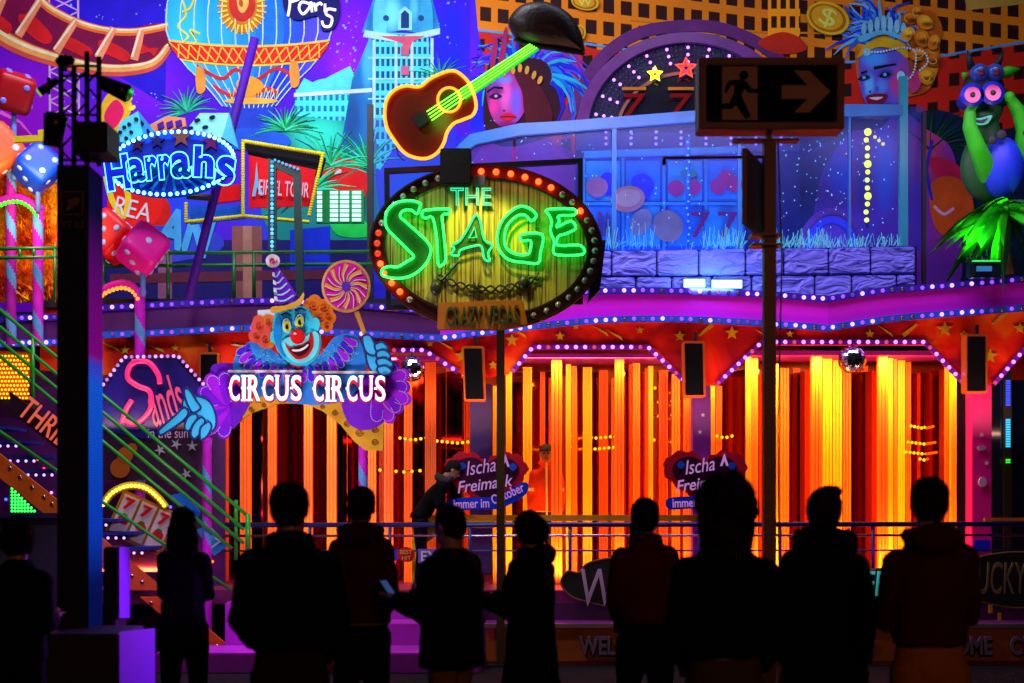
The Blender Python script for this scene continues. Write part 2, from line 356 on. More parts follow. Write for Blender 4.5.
for x, a in ((374, 40), (396, 40), (412, 38), (432, 38)): mp('pilaster', [(x-1.5, a), (x+1.5, a), (x+1.5, 130), (x-1.5, 130)], paint(160, 235, 245), 4)
mp('pink_trim', [(380, 36), (425, 36), (412, 42), (407, 58), (402, 43)], paint(210, 80, 110), 5)
for y in (57, 78, 98): mp('cornice', [(368, y), (434, y), (434, y+1.6), (368, y+1.6)], paint(150, 230, 240), 4)
pal_m = win_mat('palace_windows', C(60, 215, 225), C(15, 120, 165), 8.0, 4.2, .6, 0, .6, .62)
mp('palace', [(292, 150), (296, 90), (318, 80), (352, 72), (370, 78), (372, 150)], pal_m, 1)
mp('palace_roof', [(296, 92), (304, 78), (316, 84), (330, 76), (350, 66), (356, 80), (372, 74), (372, 90)], paint(80, 220, 225), 2)
mp('palace_cornice', [(294, 93), (372, 88), (372, 92), (294, 97)], paint(190, 245, 240), 3)
# ---- teal palm glow at the foot of the city
mp('palm_ground', cr([(262, 215), (270, 150), (290, 118), (330, 120), (372, 128), (376, 180), (374, 240), (300, 250)]), AB('palm_ground_paint', (8, 120, 120), [(320, 135, 36, 26, (40, 220, 190), .9), (360, 190, 20, 40, (5, 80, 70), .9), (285, 170, 20, 30, (10, 90, 130), .9)]), 2)
def frond(cx, cy, ang0, ang1, n, L, cols, layer, w=2.4, name='palm_frond'):
    mb = MB()
    for i in range(n):
        a = R(ang0+(ang1-ang0)*i/(n-1)+random.uniform(-5, 5)); l = L*random.uniform(.7, 1.1)
        p = [(cx+math.cos(a)*l*t, cy-math.sin(a)*l*t+l*.28*t*t) for t in (0, .3, .6, 1)]
        mb.cm = i % len(cols); mb.slab(strokepoly(p, w, .3), YB-.2*.02*layer-.002*(i % 7), .01)
    return mb.build(name, cols, mural)
G1 = [paint(20, 215, 130), paint(10, 150, 90), paint(60, 235, 170), paint(0, 110, 80)]
frond(330, 165, -10, 190, 34, 52, G1, 4); frond(285, 130, 0, 180, 34, 36, G1, 5); frond(312, 190, -20, 200, 40, 44, G1, 6, 3.2); frond(368, 165, 30, 200, 24, 55, G1, 4)
frond(186, 112, 20, 200, 34, 34, [paint(20, 150, 120), paint(40, 190, 150), paint(10, 90, 110)], 2)
frond(440, 78, 20, 170, 16, 32, [paint(10, 140, 90), paint(20, 180, 110)], 3, 1.6)
# ---- roller coaster track, upper left
outer = cr([(-30, -10), (10, 30), (60, 62), (110, 75), (160, 60), (175, 40)], 8, False)
mp('coaster_shade', cr([(-30, -30), (12, -6), (38, 2), (66, 22), (110, 32), (164, 24), (166, 60), (120, 76), (60, 66), (20, 48), (-30, 20)], 5), paint(110, 0, 60), 2)
for k, (off, wd, cc) in enumerate(((0, 18, (190, 70, 60)), (-2, 11, (245, 150, 80)), (-4, 4, (255, 215, 160)))):
    mp('coaster_rail', strokepoly([(x, y+off+(0 if True else 0)) for x, y in cr([(-30, 14), (10, 42), (50, 58), (105, 70), (150, 66), (168, 48)], 6, False)], wd, wd*.5), paint(*cc), 3+k)
for k, (off, wd, cc) in enumerate(((0, 9, (210, 90, 40)), (-1, 5, (250, 160, 80)), (-2, 2, (255, 225, 170)))):
    mp('coaster_rail', strokepoly([(x, y+off) for x, y in cr([(34, -8), (52, 10), (90, 27), (130, 32), (168, 26)], 6, False)], wd, wd*.8), paint(*cc), 3+k)
for (x0, y0, x1, y1) in ((40, 0, 18, 36), (76, 20, 56, 52), (114, 28, 98, 58), (141, 30, 134, 60), (8, -14, -4, 14)):
    mp('coaster_tie', strokepoly([(x0, y0), ((x0+x1)/2+1, (y0+y1)/2-2), (x1, y1)], 7, 8), paint(235, 130, 90), 6)
    mp('coaster_tie', strokepoly([(x0-1, y0), (x1-2, y1-3)], 2, 2.4), paint(255, 215, 180), 7)
for (a, b, c2, d) in ((20, 14, 52, 40), (62, 36, 92, 54), (100, 40, 130, 58), (-10, 12, 12, 30), (140, 44, 158, 52)):
    mp('coaster_panel', cr([(a, b), ((a+c2)/2, b+4), (c2, d-4), (c2-4, d+4), ((a+c2)/2, d), (a, b+10)], 4), paint(190, 20, 30), 5)
# lattice towers of the coaster
lat = MB()
for xx in (49, 78): lat.slab(strokepoly([(xx, -5), (xx+1, 115)], 2), YB-.2*.03, .01)
for i in range(8):
    y = -4+i*15; lat.slab(strokepoly([(49, y), (79, y+15)], 1.4), YB-.2*.034, .01); lat.slab(strokepoly([(79, y), (49, y+15)], 1.4), YB-.2*.038, .01)
lat.build('coaster_lattice', paint(190, 150, 190), mural)
# fiery swirl
mp('fire_swirl', cr([(98, 118), (106, 96), (118, 90), (132, 104), (124, 124), (108, 140)], 5), paint(250, 170, 30), 3)
mp('fire_swirl', cr([(104, 118), (110, 104), (118, 100), (124, 112), (114, 128)], 5), paint(220, 20, 90), 4)
for (x, y, rr) in ((128, 100, 5), (132, 108, 4), (122, 94, 4)): mp('fire_lick', ell(x, y, rr, 2.4, 12, rot=-30), paint(255, 215, 60), 5)
# purple wave lower left
mp('purple_wave', cr([(-30, 110), (0, 100), (30, 130), (50, 150), (20, 150), (-30, 160)], 5), paint(150, 0, 170), 2)
mp('purple_wave', strokepoly([(0, 112), (20, 122), (34, 138)], 4, 1), paint(235, 90, 255), 3)
# ---- hot air balloon
def bx(u, v):   # u -1..1 across, v 0 top .. 1 bottom
    prof = [(0, 66), (.15, 76), (.35, 84), (.5, 84), (.62, 78), (.75, 62), (.86, 44), (1, 27)]
    for (a, ra), (b, rb) in zip(prof[:-1], prof[1:]):
        if v <= b: r_ = ra+(rb-ra)*(v-a)/(b-a); break
    return (249+u*r_, -46+v*152+10*(1-u*u)*(.6 if v < .9 else .2))
def bal_poly(u0, u1, v0, v1, n=10):
    return [bx(u0+(u1-u0)*i/n, v0) for i in range(n+1)]+[bx(u1, v0+(v1-v0)*i/n) for i in range(1, n+1)]+[bx(u1+(u0-u1)*i/n, v1) for i in range(1, n+1)]+[bx(u0, v1+(v0-v1)*i/n) for i in range(1, n)]
AB = lambda n_, base, bl: airbrush(n_, base, bl, org=P(512, 300, YB))
mp('balloon', bal_poly(-1, 1, 0, 1), AB('balloon_paint', (18, 130, 205), [(185, 60, 34, 100, (40, 190, 230), .9), (222, 40, 18, 90, (30, 165, 225), .8), (205, 100, 30, 24, (20, 90, 190), .6)]), 3)
mp('balloon_far_side', bal_poly(.42, 1, .0, 1), AB('balloon_far_paint', (22, 50, 190), [(318, 50, 24, 70, (80, 70, 235), .8), (290, 20, 14, 60, (20, 90, 215), .7)]), 4)
mp('balloon_gore', bal_poly(.08, .42, .0, 1), paint(15, 110, 205), 4)
mp('balloon_band', bal_poly(-1.0, 1.0, .56, .70), paint(225, 190, 60), 6)
mp('balloon_band', bal_poly(-1.0, 1.0, .575, .685), paint(225, 30, 20), 7)
mb = MB()
for i in range(15):
    u = -.94+i*.134
    for s_ in (-1, 1): mb.slab(strokepoly([bx(u-.06*s_, .58), bx(u+.06*s_, .68)], 1.2), YB-.2*.164-.003*s_, .005)
mb.build('band_pattern', paint(250, 190, 60), mural)
mb = MB()
for i in range(13):
    u = -1+i*2/12; mb.slab(strokepoly([bx(u*.985, v/12) for v in range(13)], 1.3, 1.0), YB-.2*.112, .01)
mb.build('balloon_rope', paint(190, 215, 240), mural)
for y in ((.70, (190, 30, 30)), (.83, (200, 30, 40))):
    mp('balloon_swag', strokepoly(cr([bx(-.8, y[0]+.02), bx(-.5, y[0]+.09), bx(-.2, y[0]+.02), bx(.1, y[0]+.09), bx(.4, y[0]+.02), bx(.75, y[0]+.08)], 5, False), 3.4), paint(*y[1]), 6)
for x, y in ((200, 76), (249, 86), (294, 70)): mp('swag_bow', cr([(x-4, y-8), (x+4, y-6), (x+5, y+14), (x-3, y+16)], 4), paint(235, 140, 50), 7)
mb = MB()
for i in range(28):
    a = R(i*360/28); mb.slab(strokepoly([(242+15*math.cos(a), 6+19*math.sin(a)), (242+25*math.cos(a), 6+29*math.sin(a))], 2.2, 1), YB-.2*.16, .005)
mb.build('sun_ray_pattern', paint(255, 210, 70), mural)
mp('sun_disc', ell(242, 6, 23, 27), paint(200, 110, 20), 5); mp('sun_disc', ell(242, 4, 13, 17), paint(190, 40, 30), 8)
mp('sun_face', cr([(237, -6), (243, -8), (248, -4), (248, 6), (243, 13), (238, 8)], 5), paint(240, 170, 80), 9)
mp('sun_face_shade', cr([(240, -2), (243, 2), (242, 7), (239, 4)], 4), paint(170, 80, 30), 10)
mp('gold_scroll', strokepoly(cr([(180, -6), (186, 14), (178, 26), (188, 36), (182, 44), (196, 42), (190, 30), (200, 34)], 5, False), 2), paint(225, 215, 60), 6)
mp('gold_scroll', strokepoly(cr([(196, -6), (190, 8), (182, 12)], 5, False), 2), paint(225, 215, 60), 7)
mp('basket', [(228, 100), (274, 100), (272, 135), (232, 135)], paint(25, 60, 190), 5)
mp('basket', cr([(222, 132), (250, 128), (284, 134), (288, 146), (250, 150), (218, 146)], 4), paint(20, 80, 200), 6)
mb = MB()
for i in range(8): x = 229+i*6.2; mb.slab(strokepoly([(x, 88), (x+3, 101), (x+6, 88)], 1.1), YB-.2*.134, .01)
mb.build('basket_rope', paint(250, 190, 60), mural)
mp('basket_rim', ell(251, 101, 27, 3.2, 20), paint(240, 170, 60), 7)
mp('gold_ornament', cr([(236, 84), (244, 76), (256, 78), (264, 86), (256, 94), (244, 96)], 4), paint(240, 150, 40), 7)
# ---- yellow and brick hotel with windows, upper right
hb = win_mat('hotel_gold_windows', C(215, 115, 10), C(45, 8, 5), 2.7, 2.1, .5, .12, .62, .62)
mp('gold_hotel', [(470, -60), (1110, -60), (1110, 30), (1024, 44), (940, 58), (850, 62), (700, 62), (600, 50), (560, 40), (520, 34), (478, 30)], hb, 2)
hr = win_mat('hotel_red_windows', C(190, 28, 10), C(40, 5, 8), 2.2, 1.75, .7, -.1, .62, .62)
mp('red_hotel', [(478, 30), (520, 34), (560, 40), (600, 50), (700, 60), (850, 62), (940, 56), (1024, 42), (1110, 28), (1110, 180), (700, 170), (486, 150), (484, 60)], hr, 1)
mp('hotel_ledge', strokepoly([(478, 30), (560, 40), (700, 60), (850, 62), (940, 56), (1024, 42), (1110, 28)], 2.4), paint(90, 150, 215), 4)
mp('hotel_ledge', strokepoly([(630, 20), (760, 32), (860, 34)], 2), paint(235, 120, 20), 4)
mp('hotel_sign_board', [(962, -10), (1024, -12), (1100, -20), (1100, -6), (1024, 4), (968, 10)], paint(200, 150, 60), 4)
mp('gold_pavilion', [(768, -20), (800, -20), (800, 44), (768, 44)], win_mat('pavilion_windows', C(250, 150, 10), C(60, 15, 5), 5, 2.4, .5, 0, .6, .6), 5)
mp('pavilion_roof', cr([(758, 44), (768, 36), (784, 32), (800, 38), (806, 50), (780, 54)], 4), paint(200, 40, 20), 6)
# ---- showgirl portraits
def showgirl1():
    mp('showgirl_hair', cr([(486, 80), (492, 60), (520, 48), (548, 60), (560, 90), (566, 122), (540, 140), (500, 146), (484, 124)], 5), paint(50, 5, 30), 4)
    mb = MB(); cols = [paint(20, 40, 200), paint(40, 20, 200), paint(10, 110, 215), paint(90, 50, 220), paint(30, 170, 200)]
    for i in range(96):
        t = i/95; a = R(212-t*228+random.uniform(-6, 6)); L = random.uniform(30, 56)*(1.12 if t > .5 else .95); cx, cy = 520+14*(t > .5), 76
        l0 = 18; bd = random.uniform(-.5, .5)+(.5 if t > .55 else -.3); p = [(cx+math.cos(a-bd*s*s)*(l0+(L-l0)*s), cy-math.sin(a-bd*s*s)*(l0+(L-l0)*s)+s*s*(12 if t > .55 else 2)) for s in (0, .25, .5, .75, 1)]
        mb.cm = i % 5; pl = strokepoly(p, random.uniform(4, 8), .8); mb.slab(pl, YB-.010-.0002*i, .004)
    mb.build('feather_headdress', cols, mural)
    mp('showgirl_face', cr([(486, 84), (494, 72), (512, 70), (526, 76), (528, 96), (524, 112), (514, 124), (500, 126), (490, 112)], 6), AB('showgirl_skin', (170, 45, 140), [(494, 84, 12, 10, (120, 60, 190), .8), (506, 96, 8, 20, (235, 90, 190), .9), (492, 106, 9, 12, (240, 50, 150), .9), (516, 104, 7, 22, (110, 90, 235), .9), (504, 80, 10, 6, (90, 130, 245), .8), (508, 126, 14, 6, (110, 10, 90), .9), (487, 96, 5, 20, (110, 10, 110), .7), (498, 92, 8, 4, (90, 10, 90), .7)]), 9)
    mp('hair_lock', cr([(514, 72), (530, 74), (546, 96), (552, 120), (530, 128), (524, 110), (522, 92)], 5), paint(80, 8, 30), 11)
    mp('brow', strokepoly([(487, 92), (494, 87), (503, 88)], 1.6, 2.2), paint(20, 0, 30), 11)
    mp('eye', cr([(489, 97), (495, 93), (502, 96), (496, 99)], 4), paint(30, 0, 50), 11); mp('iris', ell(496, 96, 1.6, 1.6, 10), paint(190, 150, 240), 12)
    mp('nostril', ell(504, 110.5, 1.2, .7, 8), paint(90, 10, 80), 11); 0 and mp('nose', cr([(503, 98), (508, 108), (504, 111), (500, 109)], 4), paint(185, 45, 150), 11)
    mp('lips', cr([(500, 117), (506, 113), (513, 114), (516, 117), (508, 121)], 5), paint(235, 10, 60), 11)
    mp('lip_line', strokepoly([(500, 117), (507, 116.4), (516, 117)], 1), paint(90, 0, 30), 12)
    for i, (x, y) in enumerate(((488, 80), (495, 75), (504, 72), (513, 70), (520, 68), (527, 70), (534, 75), (540, 80))):
        mp('crown_jewel', ell(x, y, 2.2, 4.5, 10, rot=i*6-20), paint(240, 150, 60), 13)
    mp('showgirl_neck', cr([(492, 120), (528, 118), (560, 150), (600, 200), (460, 200), (480, 150)], 5), paint(150, 30, 130), 3)
    mp('showgirl_shoulder', cr([(460, 190), (470, 140), (500, 130), (540, 140), (580, 160), (600, 230), (460, 240)], 5), paint(120, 20, 110), 2)
    for cx, cy, rx, ry in ((503, 50, 3, 24), (494, 54, 3, 18)): mp('gold_plume', ell(cx, cy, rx, ry, 14, rot=8), paint(160, 30, 90), 12)
showgirl1()
def showgirl2():
    mp('showgirl_hair', cr([(856, 66), (858, 42), (880, 28), (910, 18), (930, 10), (942, 26), (940, 46), (938, 70), (928, 90), (912, 96), (880, 100), (862, 90)], 5), AB('blonde_hair', (190, 90, 8), [(880, 46, 26, 10, (250, 190, 30), .9), (915, 30, 16, 14, (235, 130, 15), .9), (930, 66, 8, 30, (250, 170, 40), .8), (915, 60, 8, 30, (110, 40, 5), .8), (922, 92, 10, 12, (150, 60, 5), .7)]), 8)
    mb = MB(); cols = [paint(30, 90, 235), paint(70, 130, 255), paint(20, 50, 200), paint(110, 170, 255)]
    for i in range(80):
        a = R(178-i*150/79+random.uniform(-5, 5)); L = random.uniform(30, 60)*(1 if i < 55 else .75); cx, cy = 882, 42
        bd = random.uniform(-.6, .6); p = [(cx+math.cos(a-bd*s*s)*(10+(L-10)*s), cy-math.sin(a-bd*s*s)*(10+(L-10)*s)+s*s*8) for s in (0, .25, .5, .75, 1)]
        mb.cm = i % 4; mb.slab(strokepoly(p, random.uniform(5, 9), .8), YB-.2*.19-.00015*i, .004)
    mb.build('feather_headdress', cols, mural)
    for i, (x, y, rr, c) in enumerate(((910, 18, 9, (170, 80, 10)), (925, 22, 9, (230, 130, 20)), (922, 38, 10, (190, 95, 10)), (934, 42, 8, (215, 110, 20)), (908, 34, 8, (235, 140, 30)), (918, 54, 9, (205, 100, 10)), (932, 60, 8, (160, 75, 8)), (926, 76, 9, (215, 120, 20)), (916, 12, 7, (200, 100, 20)))):
        mp('hair_curl', ell(x, y, rr, rr*.75, 16, rot=i*35), AB('curl_paint_%d' % i, c, [(x-1, y-1, rr*.8, rr*.5, tuple(min(255, int(q*1.5)) for q in c), .8), (x+2, y+rr*.5, rr*.9, rr*.35, tuple(q//3 for q in c), .8)]), 18+i % 2)
        mp('curl_highlight', strokepoly(ell(x, y, rr*.6, rr*.42, 10, 120, 330, rot=i*35), 1.0, .5), paint(250, 180, 60), 20)
    mp('showgirl_face', cr([(859, 66), (862, 54), (878, 48), (898, 52), (908, 62), (908, 86), (898, 102), (884, 110), (872, 108), (862, 94)], 6), AB('blonde_skin', (95, 75, 190), [(874, 60, 16, 12, (60, 150, 245), .95), (868, 86, 6, 14, (90, 175, 250), .95), (880, 88, 8, 10, (80, 140, 235), .8), (898, 84, 12, 18, (205, 50, 120), .9), (904, 66, 8, 12, (150, 60, 150), .8), (885, 75, 11, 6, (40, 40, 130), .8), (864, 78, 7, 5, (40, 50, 140), .7), (880, 107, 16, 6, (70, 20, 100), .8), (876, 90, 3, 4, (30, 40, 130), .6)]), 13)
    mp('fringe', cr([(857, 58), (866, 44), (884, 38), (904, 44), (908, 58), (896, 50), (878, 47), (864, 54)], 5), paint(235, 165, 20), 16)
    mp('ear', cr([(908, 76), (916, 70), (922, 78), (918, 90), (910, 92)], 4), paint(190, 50, 110), 16)
    mp('brow', strokepoly([(874, 68), (884, 66), (896, 64)], 3, 1.4), paint(15, 5, 20), 16); mp('brow', strokepoly([(861, 73), (867, 71)], 2, 1.4), paint(15, 5, 20), 16)
    for x, y in ((885, 75), (864, 78)):
        mp('eye', cr([(x-6, y+1), (x, y-3), (x+6, y-1), (x, y+2.4)], 4), paint(10, 10, 60), 16); mp('iris', ell(x, y-.5, 1.8, 1.8, 10), paint(90, 170, 255), 17)
    mp('nostril', ell(870, 91.5, 1.3, .7, 8), paint(30, 20, 90), 16); 0 and mp('nose', cr([(868, 80), (873, 90), (870, 93), (865, 91)], 4), paint(58, 110, 215), 16)
    mp('lips', cr([(866, 97), (873, 94), (886, 94), (887, 98), (880, 104), (870, 105)], 5), paint(120, 5, 40), 16)
    mp('smile', cr([(869, 98), (876, 97), (883, 97), (877, 100)], 4), paint(235, 190, 220), 17)
    mp('tiara', cr([(860, 36), (884, 30), (906, 38), (906, 42), (884, 34), (862, 42)], 4), paint(90, 180, 250), 18)
    for i in range(7): x = 864+i*6.6; mp('tiara_jewel', ell(x, 30-6*math.cos((i-3)*.45), 2.6, 9-abs(i-3), 12), paint(130, 195, 255), 18)
    mb = MB()
    for x, y in along(cr([(866, 52), (880, 52), (900, 48), (914, 50), (916, 62), (912, 76), (904, 80)], 5, False), 3.0)+along(cr([(914, 50), (924, 52), (928, 62), (918, 72)], 5, False), 3.0):
        mb.sph(P(x, y, YB-.2*.38), .016, nu=8, nv=5)
    mb.build('pearl_string_pattern', paint(200, 225, 255), mural, smooth=True)
    mp('brooch', ell(867, 52, 4, 4, 14), paint(120, 200, 255), 18); mp('earring', ell(901, 76, 4, 5, 14), paint(150, 210, 255), 18)
    mp('showgirl_body', cr([(836, 150), (850, 132), (880, 128), (900, 110), (925, 128), (952, 150), (958, 200), (950, 300), (820, 300), (812, 240), (820, 180)], 6), AB('body_paint', (120, 40, 150), [(842, 170, 22, 34, (25, 70, 225), .95), (884, 170, 14, 50, (40, 100, 235), .9), (925, 150, 22, 40, (190, 50, 100), .9), (940, 200, 14, 60, (150, 40, 60), .8), (862, 180, 8, 40, (60, 15, 110), .8)]), 8)
    0 and mp('body_light', cr([(822, 170), (840, 142), (862, 140), (866, 170), (846, 200), (826, 220)], 6), paint(20, 60, 220), 9)
    0 and mp('body_light', cr([(872, 150), (890, 140), (900, 170), (896, 210), (874, 220)], 6), paint(40, 90, 230), 9)
    mp('strap', strokepoly([(842, 150), (856, 166), (852, 200)], 3), paint(170, 30, 110), 10)
    mp('strap', strokepoly([(932, 140), (926, 170), (932, 200)], 3), paint(30, 40, 170), 10)
showgirl2()
mp('dark_palm_ground', cr([(700, 150), (760, 130), (830, 112), (880, 120), (940, 110), (1000, 130), (1100, 120), (1100, 330), (700, 330)], 5), paint(8, 30, 60), 3)
frond(930, 150, 10, 150, 24, 60, [paint(5, 60, 20), paint(10, 90, 30), paint(2, 40, 25)], 5)
frond(838, 140, 20, 190, 18, 44, [paint(5, 60, 40), paint(5, 80, 50)], 5)
# coins
for (cx, cy, rx, ry, rot) in ((828, 18, 22, 16, 20), (585, 2, 14, 8, 10), (577, 34, 8, 10, 40)):
    mp('coin', ell(cx, cy, rx, ry, 28, rot=rot), paint(240, 170, 20), 19); mp('coin_rim', ell(cx-.5, cy, rx*.86, ry*.84, 28, rot=rot), paint(170, 95, 5), 20)
    mp('coin_face', ell(cx-.8, cy-.4, rx*.74, ry*.72, 28, rot=rot), paint(225, 150, 20), 21)
text('$', 820, 8, 836, 28, YB-.2*.43, paint(255, 220, 90), mural, 'coin_symbol', .004, rot=-20)
text('W', 578, -2, 592, 6, YB-.2*.43, paint(255, 220, 90), mural, 'coin_symbol', .004)
mp('pink_frame', strokepoly(cr([(560, 134), (576, 100), (600, 60), (636, 34), (680, 26), (720, 28), (760, 44), (790, 70)], 6, False), 12), paint(100, 40, 110), 6)
for (x0, y0, x1, y1, c) in ((940, 180, 1000, 230, (190, 40, 20)), ):
    mp('painted_smile', cr([(930, 186), (950, 176), (970, 190), (972, 220), (950, 236), (934, 224)], 5), paint(205, 75, 20), 9)
    mp('painted_smile', strokepoly(cr([(934, 206), (944, 214), (954, 208)], 5, False), 3), paint(240, 150, 170), 10)
mp('pink_swirl', cr([(928, 160), (945, 158), (962, 170), (960, 186), (940, 180)], 5), paint(190, 20, 70), 8)
# lower-left part of the front: red balloons, letters and painted arcade behind the upper gallery
mp('arcade_wall', [(100, 240), (370, 240), (370, 312), (100, 312)], paint(22, 16, 95), 2)
mp('arcade_column', [(232, 226), (262, 226), (262, 300), (232, 300)], paint(120, 70, 70), 4); mp('arcade_column', [(243, 226), (252, 226), (252, 300), (243, 300)], paint(150, 105, 90), 5)
mp('arcade_column', [(158, 250), (172, 250), (172, 300), (158, 300)], paint(120, 70, 110), 4)
mp('arcade_beam', [(110, 274), (370, 268), (370, 278), (110, 284)], paint(85, 30, 55), 5)
mp('blue_panel', [(290, 230), (330, 226), (330, 268), (290, 270)], paint(10, 40, 190), 4)
mp('red_ball', ell(135, 205, 28, 26), paint(215, 20, 15), 5); mp('red_ball', ell(155, 212, 16, 18), paint(190, 15, 15), 4)
mp('yellow_tube', strokepoly(cr([(106, 176), (112, 200), (124, 216), (128, 196), (122, 180)], 6, False), 6), paint(235, 190, 20), 6)
text('REA', 115, 200, 152, 218, YB-.2*.15, paint(225, 200, 215), mural, 'painted_letters', .004, rot=-14)
text('AN', 158, 212, 212, 252, YB-.2*.15, paint(60, 150, 225), mural, 'painted_letters', .01, rot=-16, bold=.05)
mp('lilac_cloud', cr([(150, 230), (170, 226), (214, 232), (220, 250), (160, 262)], 4), paint(40, 60, 190), 4)
mp('green_shoe', cr([(330, 222), (345, 218), (366, 222), (370, 236), (340, 236)], 5), paint(10, 190, 70), 5)
mp('red_lip', ell(344, 184, 24, 26), paint(225, 12, 20), 5)
mp('red_shine', ell(338, 172, 4, 2.5, 10, rot=-30), paint(255, 190, 190), 6)
mb = MB()
for i in range(170):
    x = random.choice((random.uniform(0, 165), random.uniform(60, 175), random.uniform(330, 360), random.uniform(425, 480))); y = random.uniform(0, 150); r_ = random.choice((.5, .6, .8, 1.3))
    mb.slab(ell(x, y, r_, r_, 8), YB-.0078, .003)
mb.build('sparkle_dot_pattern', paint(130, 150, 255), mural)
# ---- "Paris" neon
paris = T('neon_script_sign', 'white neon script on a dark blue board above the hot air balloon', 'neon sign', P(310, 12, YB-.2*.3))
part('board', cr([(286, -10), (310, -12), (334, -8), (340, 10), (334, 28), (322, 30), (318, 16), (296, 20), (284, 8)], 5), YB-.2*.28, paint(10, 8, 90), paris, .03)
nm = glow(225, 215, 255, 2.2)
for k, st in enumerate(([(287, -8), (290, 2), (288, 16)], [(286, -8), (298, -10), (300, -2), (290, 2)], [(310, 4), (302, 2), (299, 8), (303, 14), (309, 8), (311, 2), (312, 12)], [(314, 3), (316, 11), (316, 6), (320, 3), (322, 5)], [(325, 4), (325, 12)], [(336, 10), (328, 9), (326, 14), (332, 18), (330, 26), (324, 26), (322, 21)])):
    MB().tpx(cr(st, 4, False), YB-.2*.33, .017, 6).build('neon_tube', nm, paris, smooth=True)
# ================================================================ balcony : slot machine, glass, stone wall
YS = 19.0
slot = T('slot_machine', 'giant round-topped slot machine with bulb rays glowing behind the glass balcony', 'slot machine', P(688, 255, YS))
part('cabinet', ell(688, 130, 112, 98, 30, 180, 360)+[(800, 255), (576, 255)], YS+.1, paint(30, 20, 70, .3), slot, .3)
MB().frame(ell(688, 130, 112, 98, 30, 180, 360), ell(688, 130, 100, 88, 30, 180, 360), YS-.02, .12).build('outer_rim', paint(105, 45, 115, .3), slot)
part('bulb_arch', ell(688, 130, 100, 88, 30, 180, 360), YS+.06, mat('dark_glitter', (.012, .008, .04), .25, var=.3, bump=.8, bscale=160), slot, .05)
mb = MB().frame(ell(688, 132, 72, 61, 30, 180, 360), ell(688, 132, 69, 58, 30, 180, 360), YS+.02, .05); mb.build('inner_rim', paint(160, 90, 80, .25), slot)
part('reel_window', ell(688, 132, 69, 58, 30, 180, 360), YS+.05, mat('slot_black', (.008, .006, .012), .15), slot, .05)
lit_v = glow(190, 120, 255, 3.5); dim_v = mat('unlit_bulb', (.12, .08, .3), .12, spec=.8)
for i in range(13):
    a = R(192+i*13)
    for j, rr in enumerate((.78, .86, .94)):
        bulb(688+100*rr*math.cos(a), 132+90*rr*math.sin(a), YS+.02, .020, lit_v, slot)
mb = MB()
for i in range(60):
    a = R(184+i*172/59)
    for rr in (.76, .81, .86, .91, .96): mb.sph(P(688+100*rr*math.cos(a), 132+90*rr*math.sin(a), YS+.05), .014, nu=6, nv=4)
mb.build('dark_bulb_pattern', mat('dark_bulb', (.03, .02, .08), .1, spec=1), slot, smooth=True)['kind'] = 'stuff'
for cx, cy, r_, c in ((655, 74, 7.5, (250, 230, 20)), (686, 68, 10.5, (255, 50, 15))):
    s = T('neon_star', ('small yellow' if cx < 670 else 'larger red-orange')+' neon star under the arch of the slot machine', 'neon star', P(cx, cy, YS-.05))
    part('backing', star(cx+1.5, cy+2, r_*.95), YS-.03, paint(30, 70, 150), s, .03)
    MB().tpx(star(cx, cy, r_), YS-.07, .014, 6, True).build('neon_tube', glow(*c, 4), s, smooth=True)
    MB().tpx(star(cx, cy, r_*.5), YS-.07, .010, 6, True).build('neon_tube', glow(*c, 2), s, smooth=True)
for x in (622, 668): text('7', x, 94, x+24, 120, YS, paint(120, 12, 12, .2), slot, 'seven', .03, shear=.15)
MB().rect(622, 87, 646, 90, YS, .02).rect(668, 87, 694, 90, YS, .02).build('gold_bar_pattern', paint(190, 110, 30, .3), slot)
part('bulb_panel', [(576, 132), (800, 132), (800, 150), (576, 150)], YS+.02, mat('dark_glitter_blue', (.02, .02, .12), .3, var=.3, bump=.8, bscale=160), slot, .06)
for i in range(8):
    x = 606+i*25
    for y in (132, 138, 144): bulb(x, y, YS, .019, glow(175, 110, 255, 3.0), slot)
part('reel_panel', [(584, 152), (745, 147), (745, 250), (584, 250)], YS, paint(20, 70, 180, .5), slot, .05)
rp = MB()
rp.slab([(584, 151), (745, 146), (745, 152), (584, 158)], YS-.05, .05)
for x in (584, 623, 664, 706, 742): rp.rect(x-1.4, 158, x+1.4, 250, YS-.04, .04)
rp.rect(584, 202, 745, 205, YS-.042, .03); rp.build('reel_frame', paint(40, 130, 190, .4), slot)
def fruit(name, pts, c, l=1): part(name, pts, YS-.03-.01*l, paint(*[min(255, int(q*1.35)) for q in c], .5), slot, .02)
for i, x in enumerate((603, 643, 685, 724)):
    for j, y in enumerate((181, 226)):
        part('reel_tile', [(x-17, y-20), (x+17, y-20), (x+17, y+20), (x-17, y+20)], YS-.012, paint(25, 110, 220) if (i+j) % 2 else paint(40, 140, 215), slot, .01)
fruit('plum', cr([(600, 178), (608, 172), (616, 180), (612, 194), (602, 192)], 5), (20, 20, 160)); fruit('plum', cr([(632, 178), (645, 174), (654, 184), (648, 198), (636, 196)], 5), (25, 25, 170))
fruit('orange', ell(597, 187, 11, 10), (150, 70, 90), 2); fruit('orange_slice', ell(628, 199, 17, 13, rot=-10), (170, 80, 70), 3); fruit('slice_centre', ell(628, 198, 13, 9, rot=-10), (190, 100, 90), 4)
for x, y in ((676, 188), (693, 187), (718, 186), (734, 184), (726, 178)): fruit('cherry', ell(x, y, 8, 8), (150, 10, 70), 2)
fruit('leaf', cr([(680, 172), (690, 168), (698, 174), (688, 178)], 4), (20, 90, 80), 3)
fruit('lemon', ell(641, 222, 14, 10, rot=-60), (130, 90, 90), 2); fruit('bell', ell(668, 226, 15, 16, rot=-30), (130, 85, 80), 2)
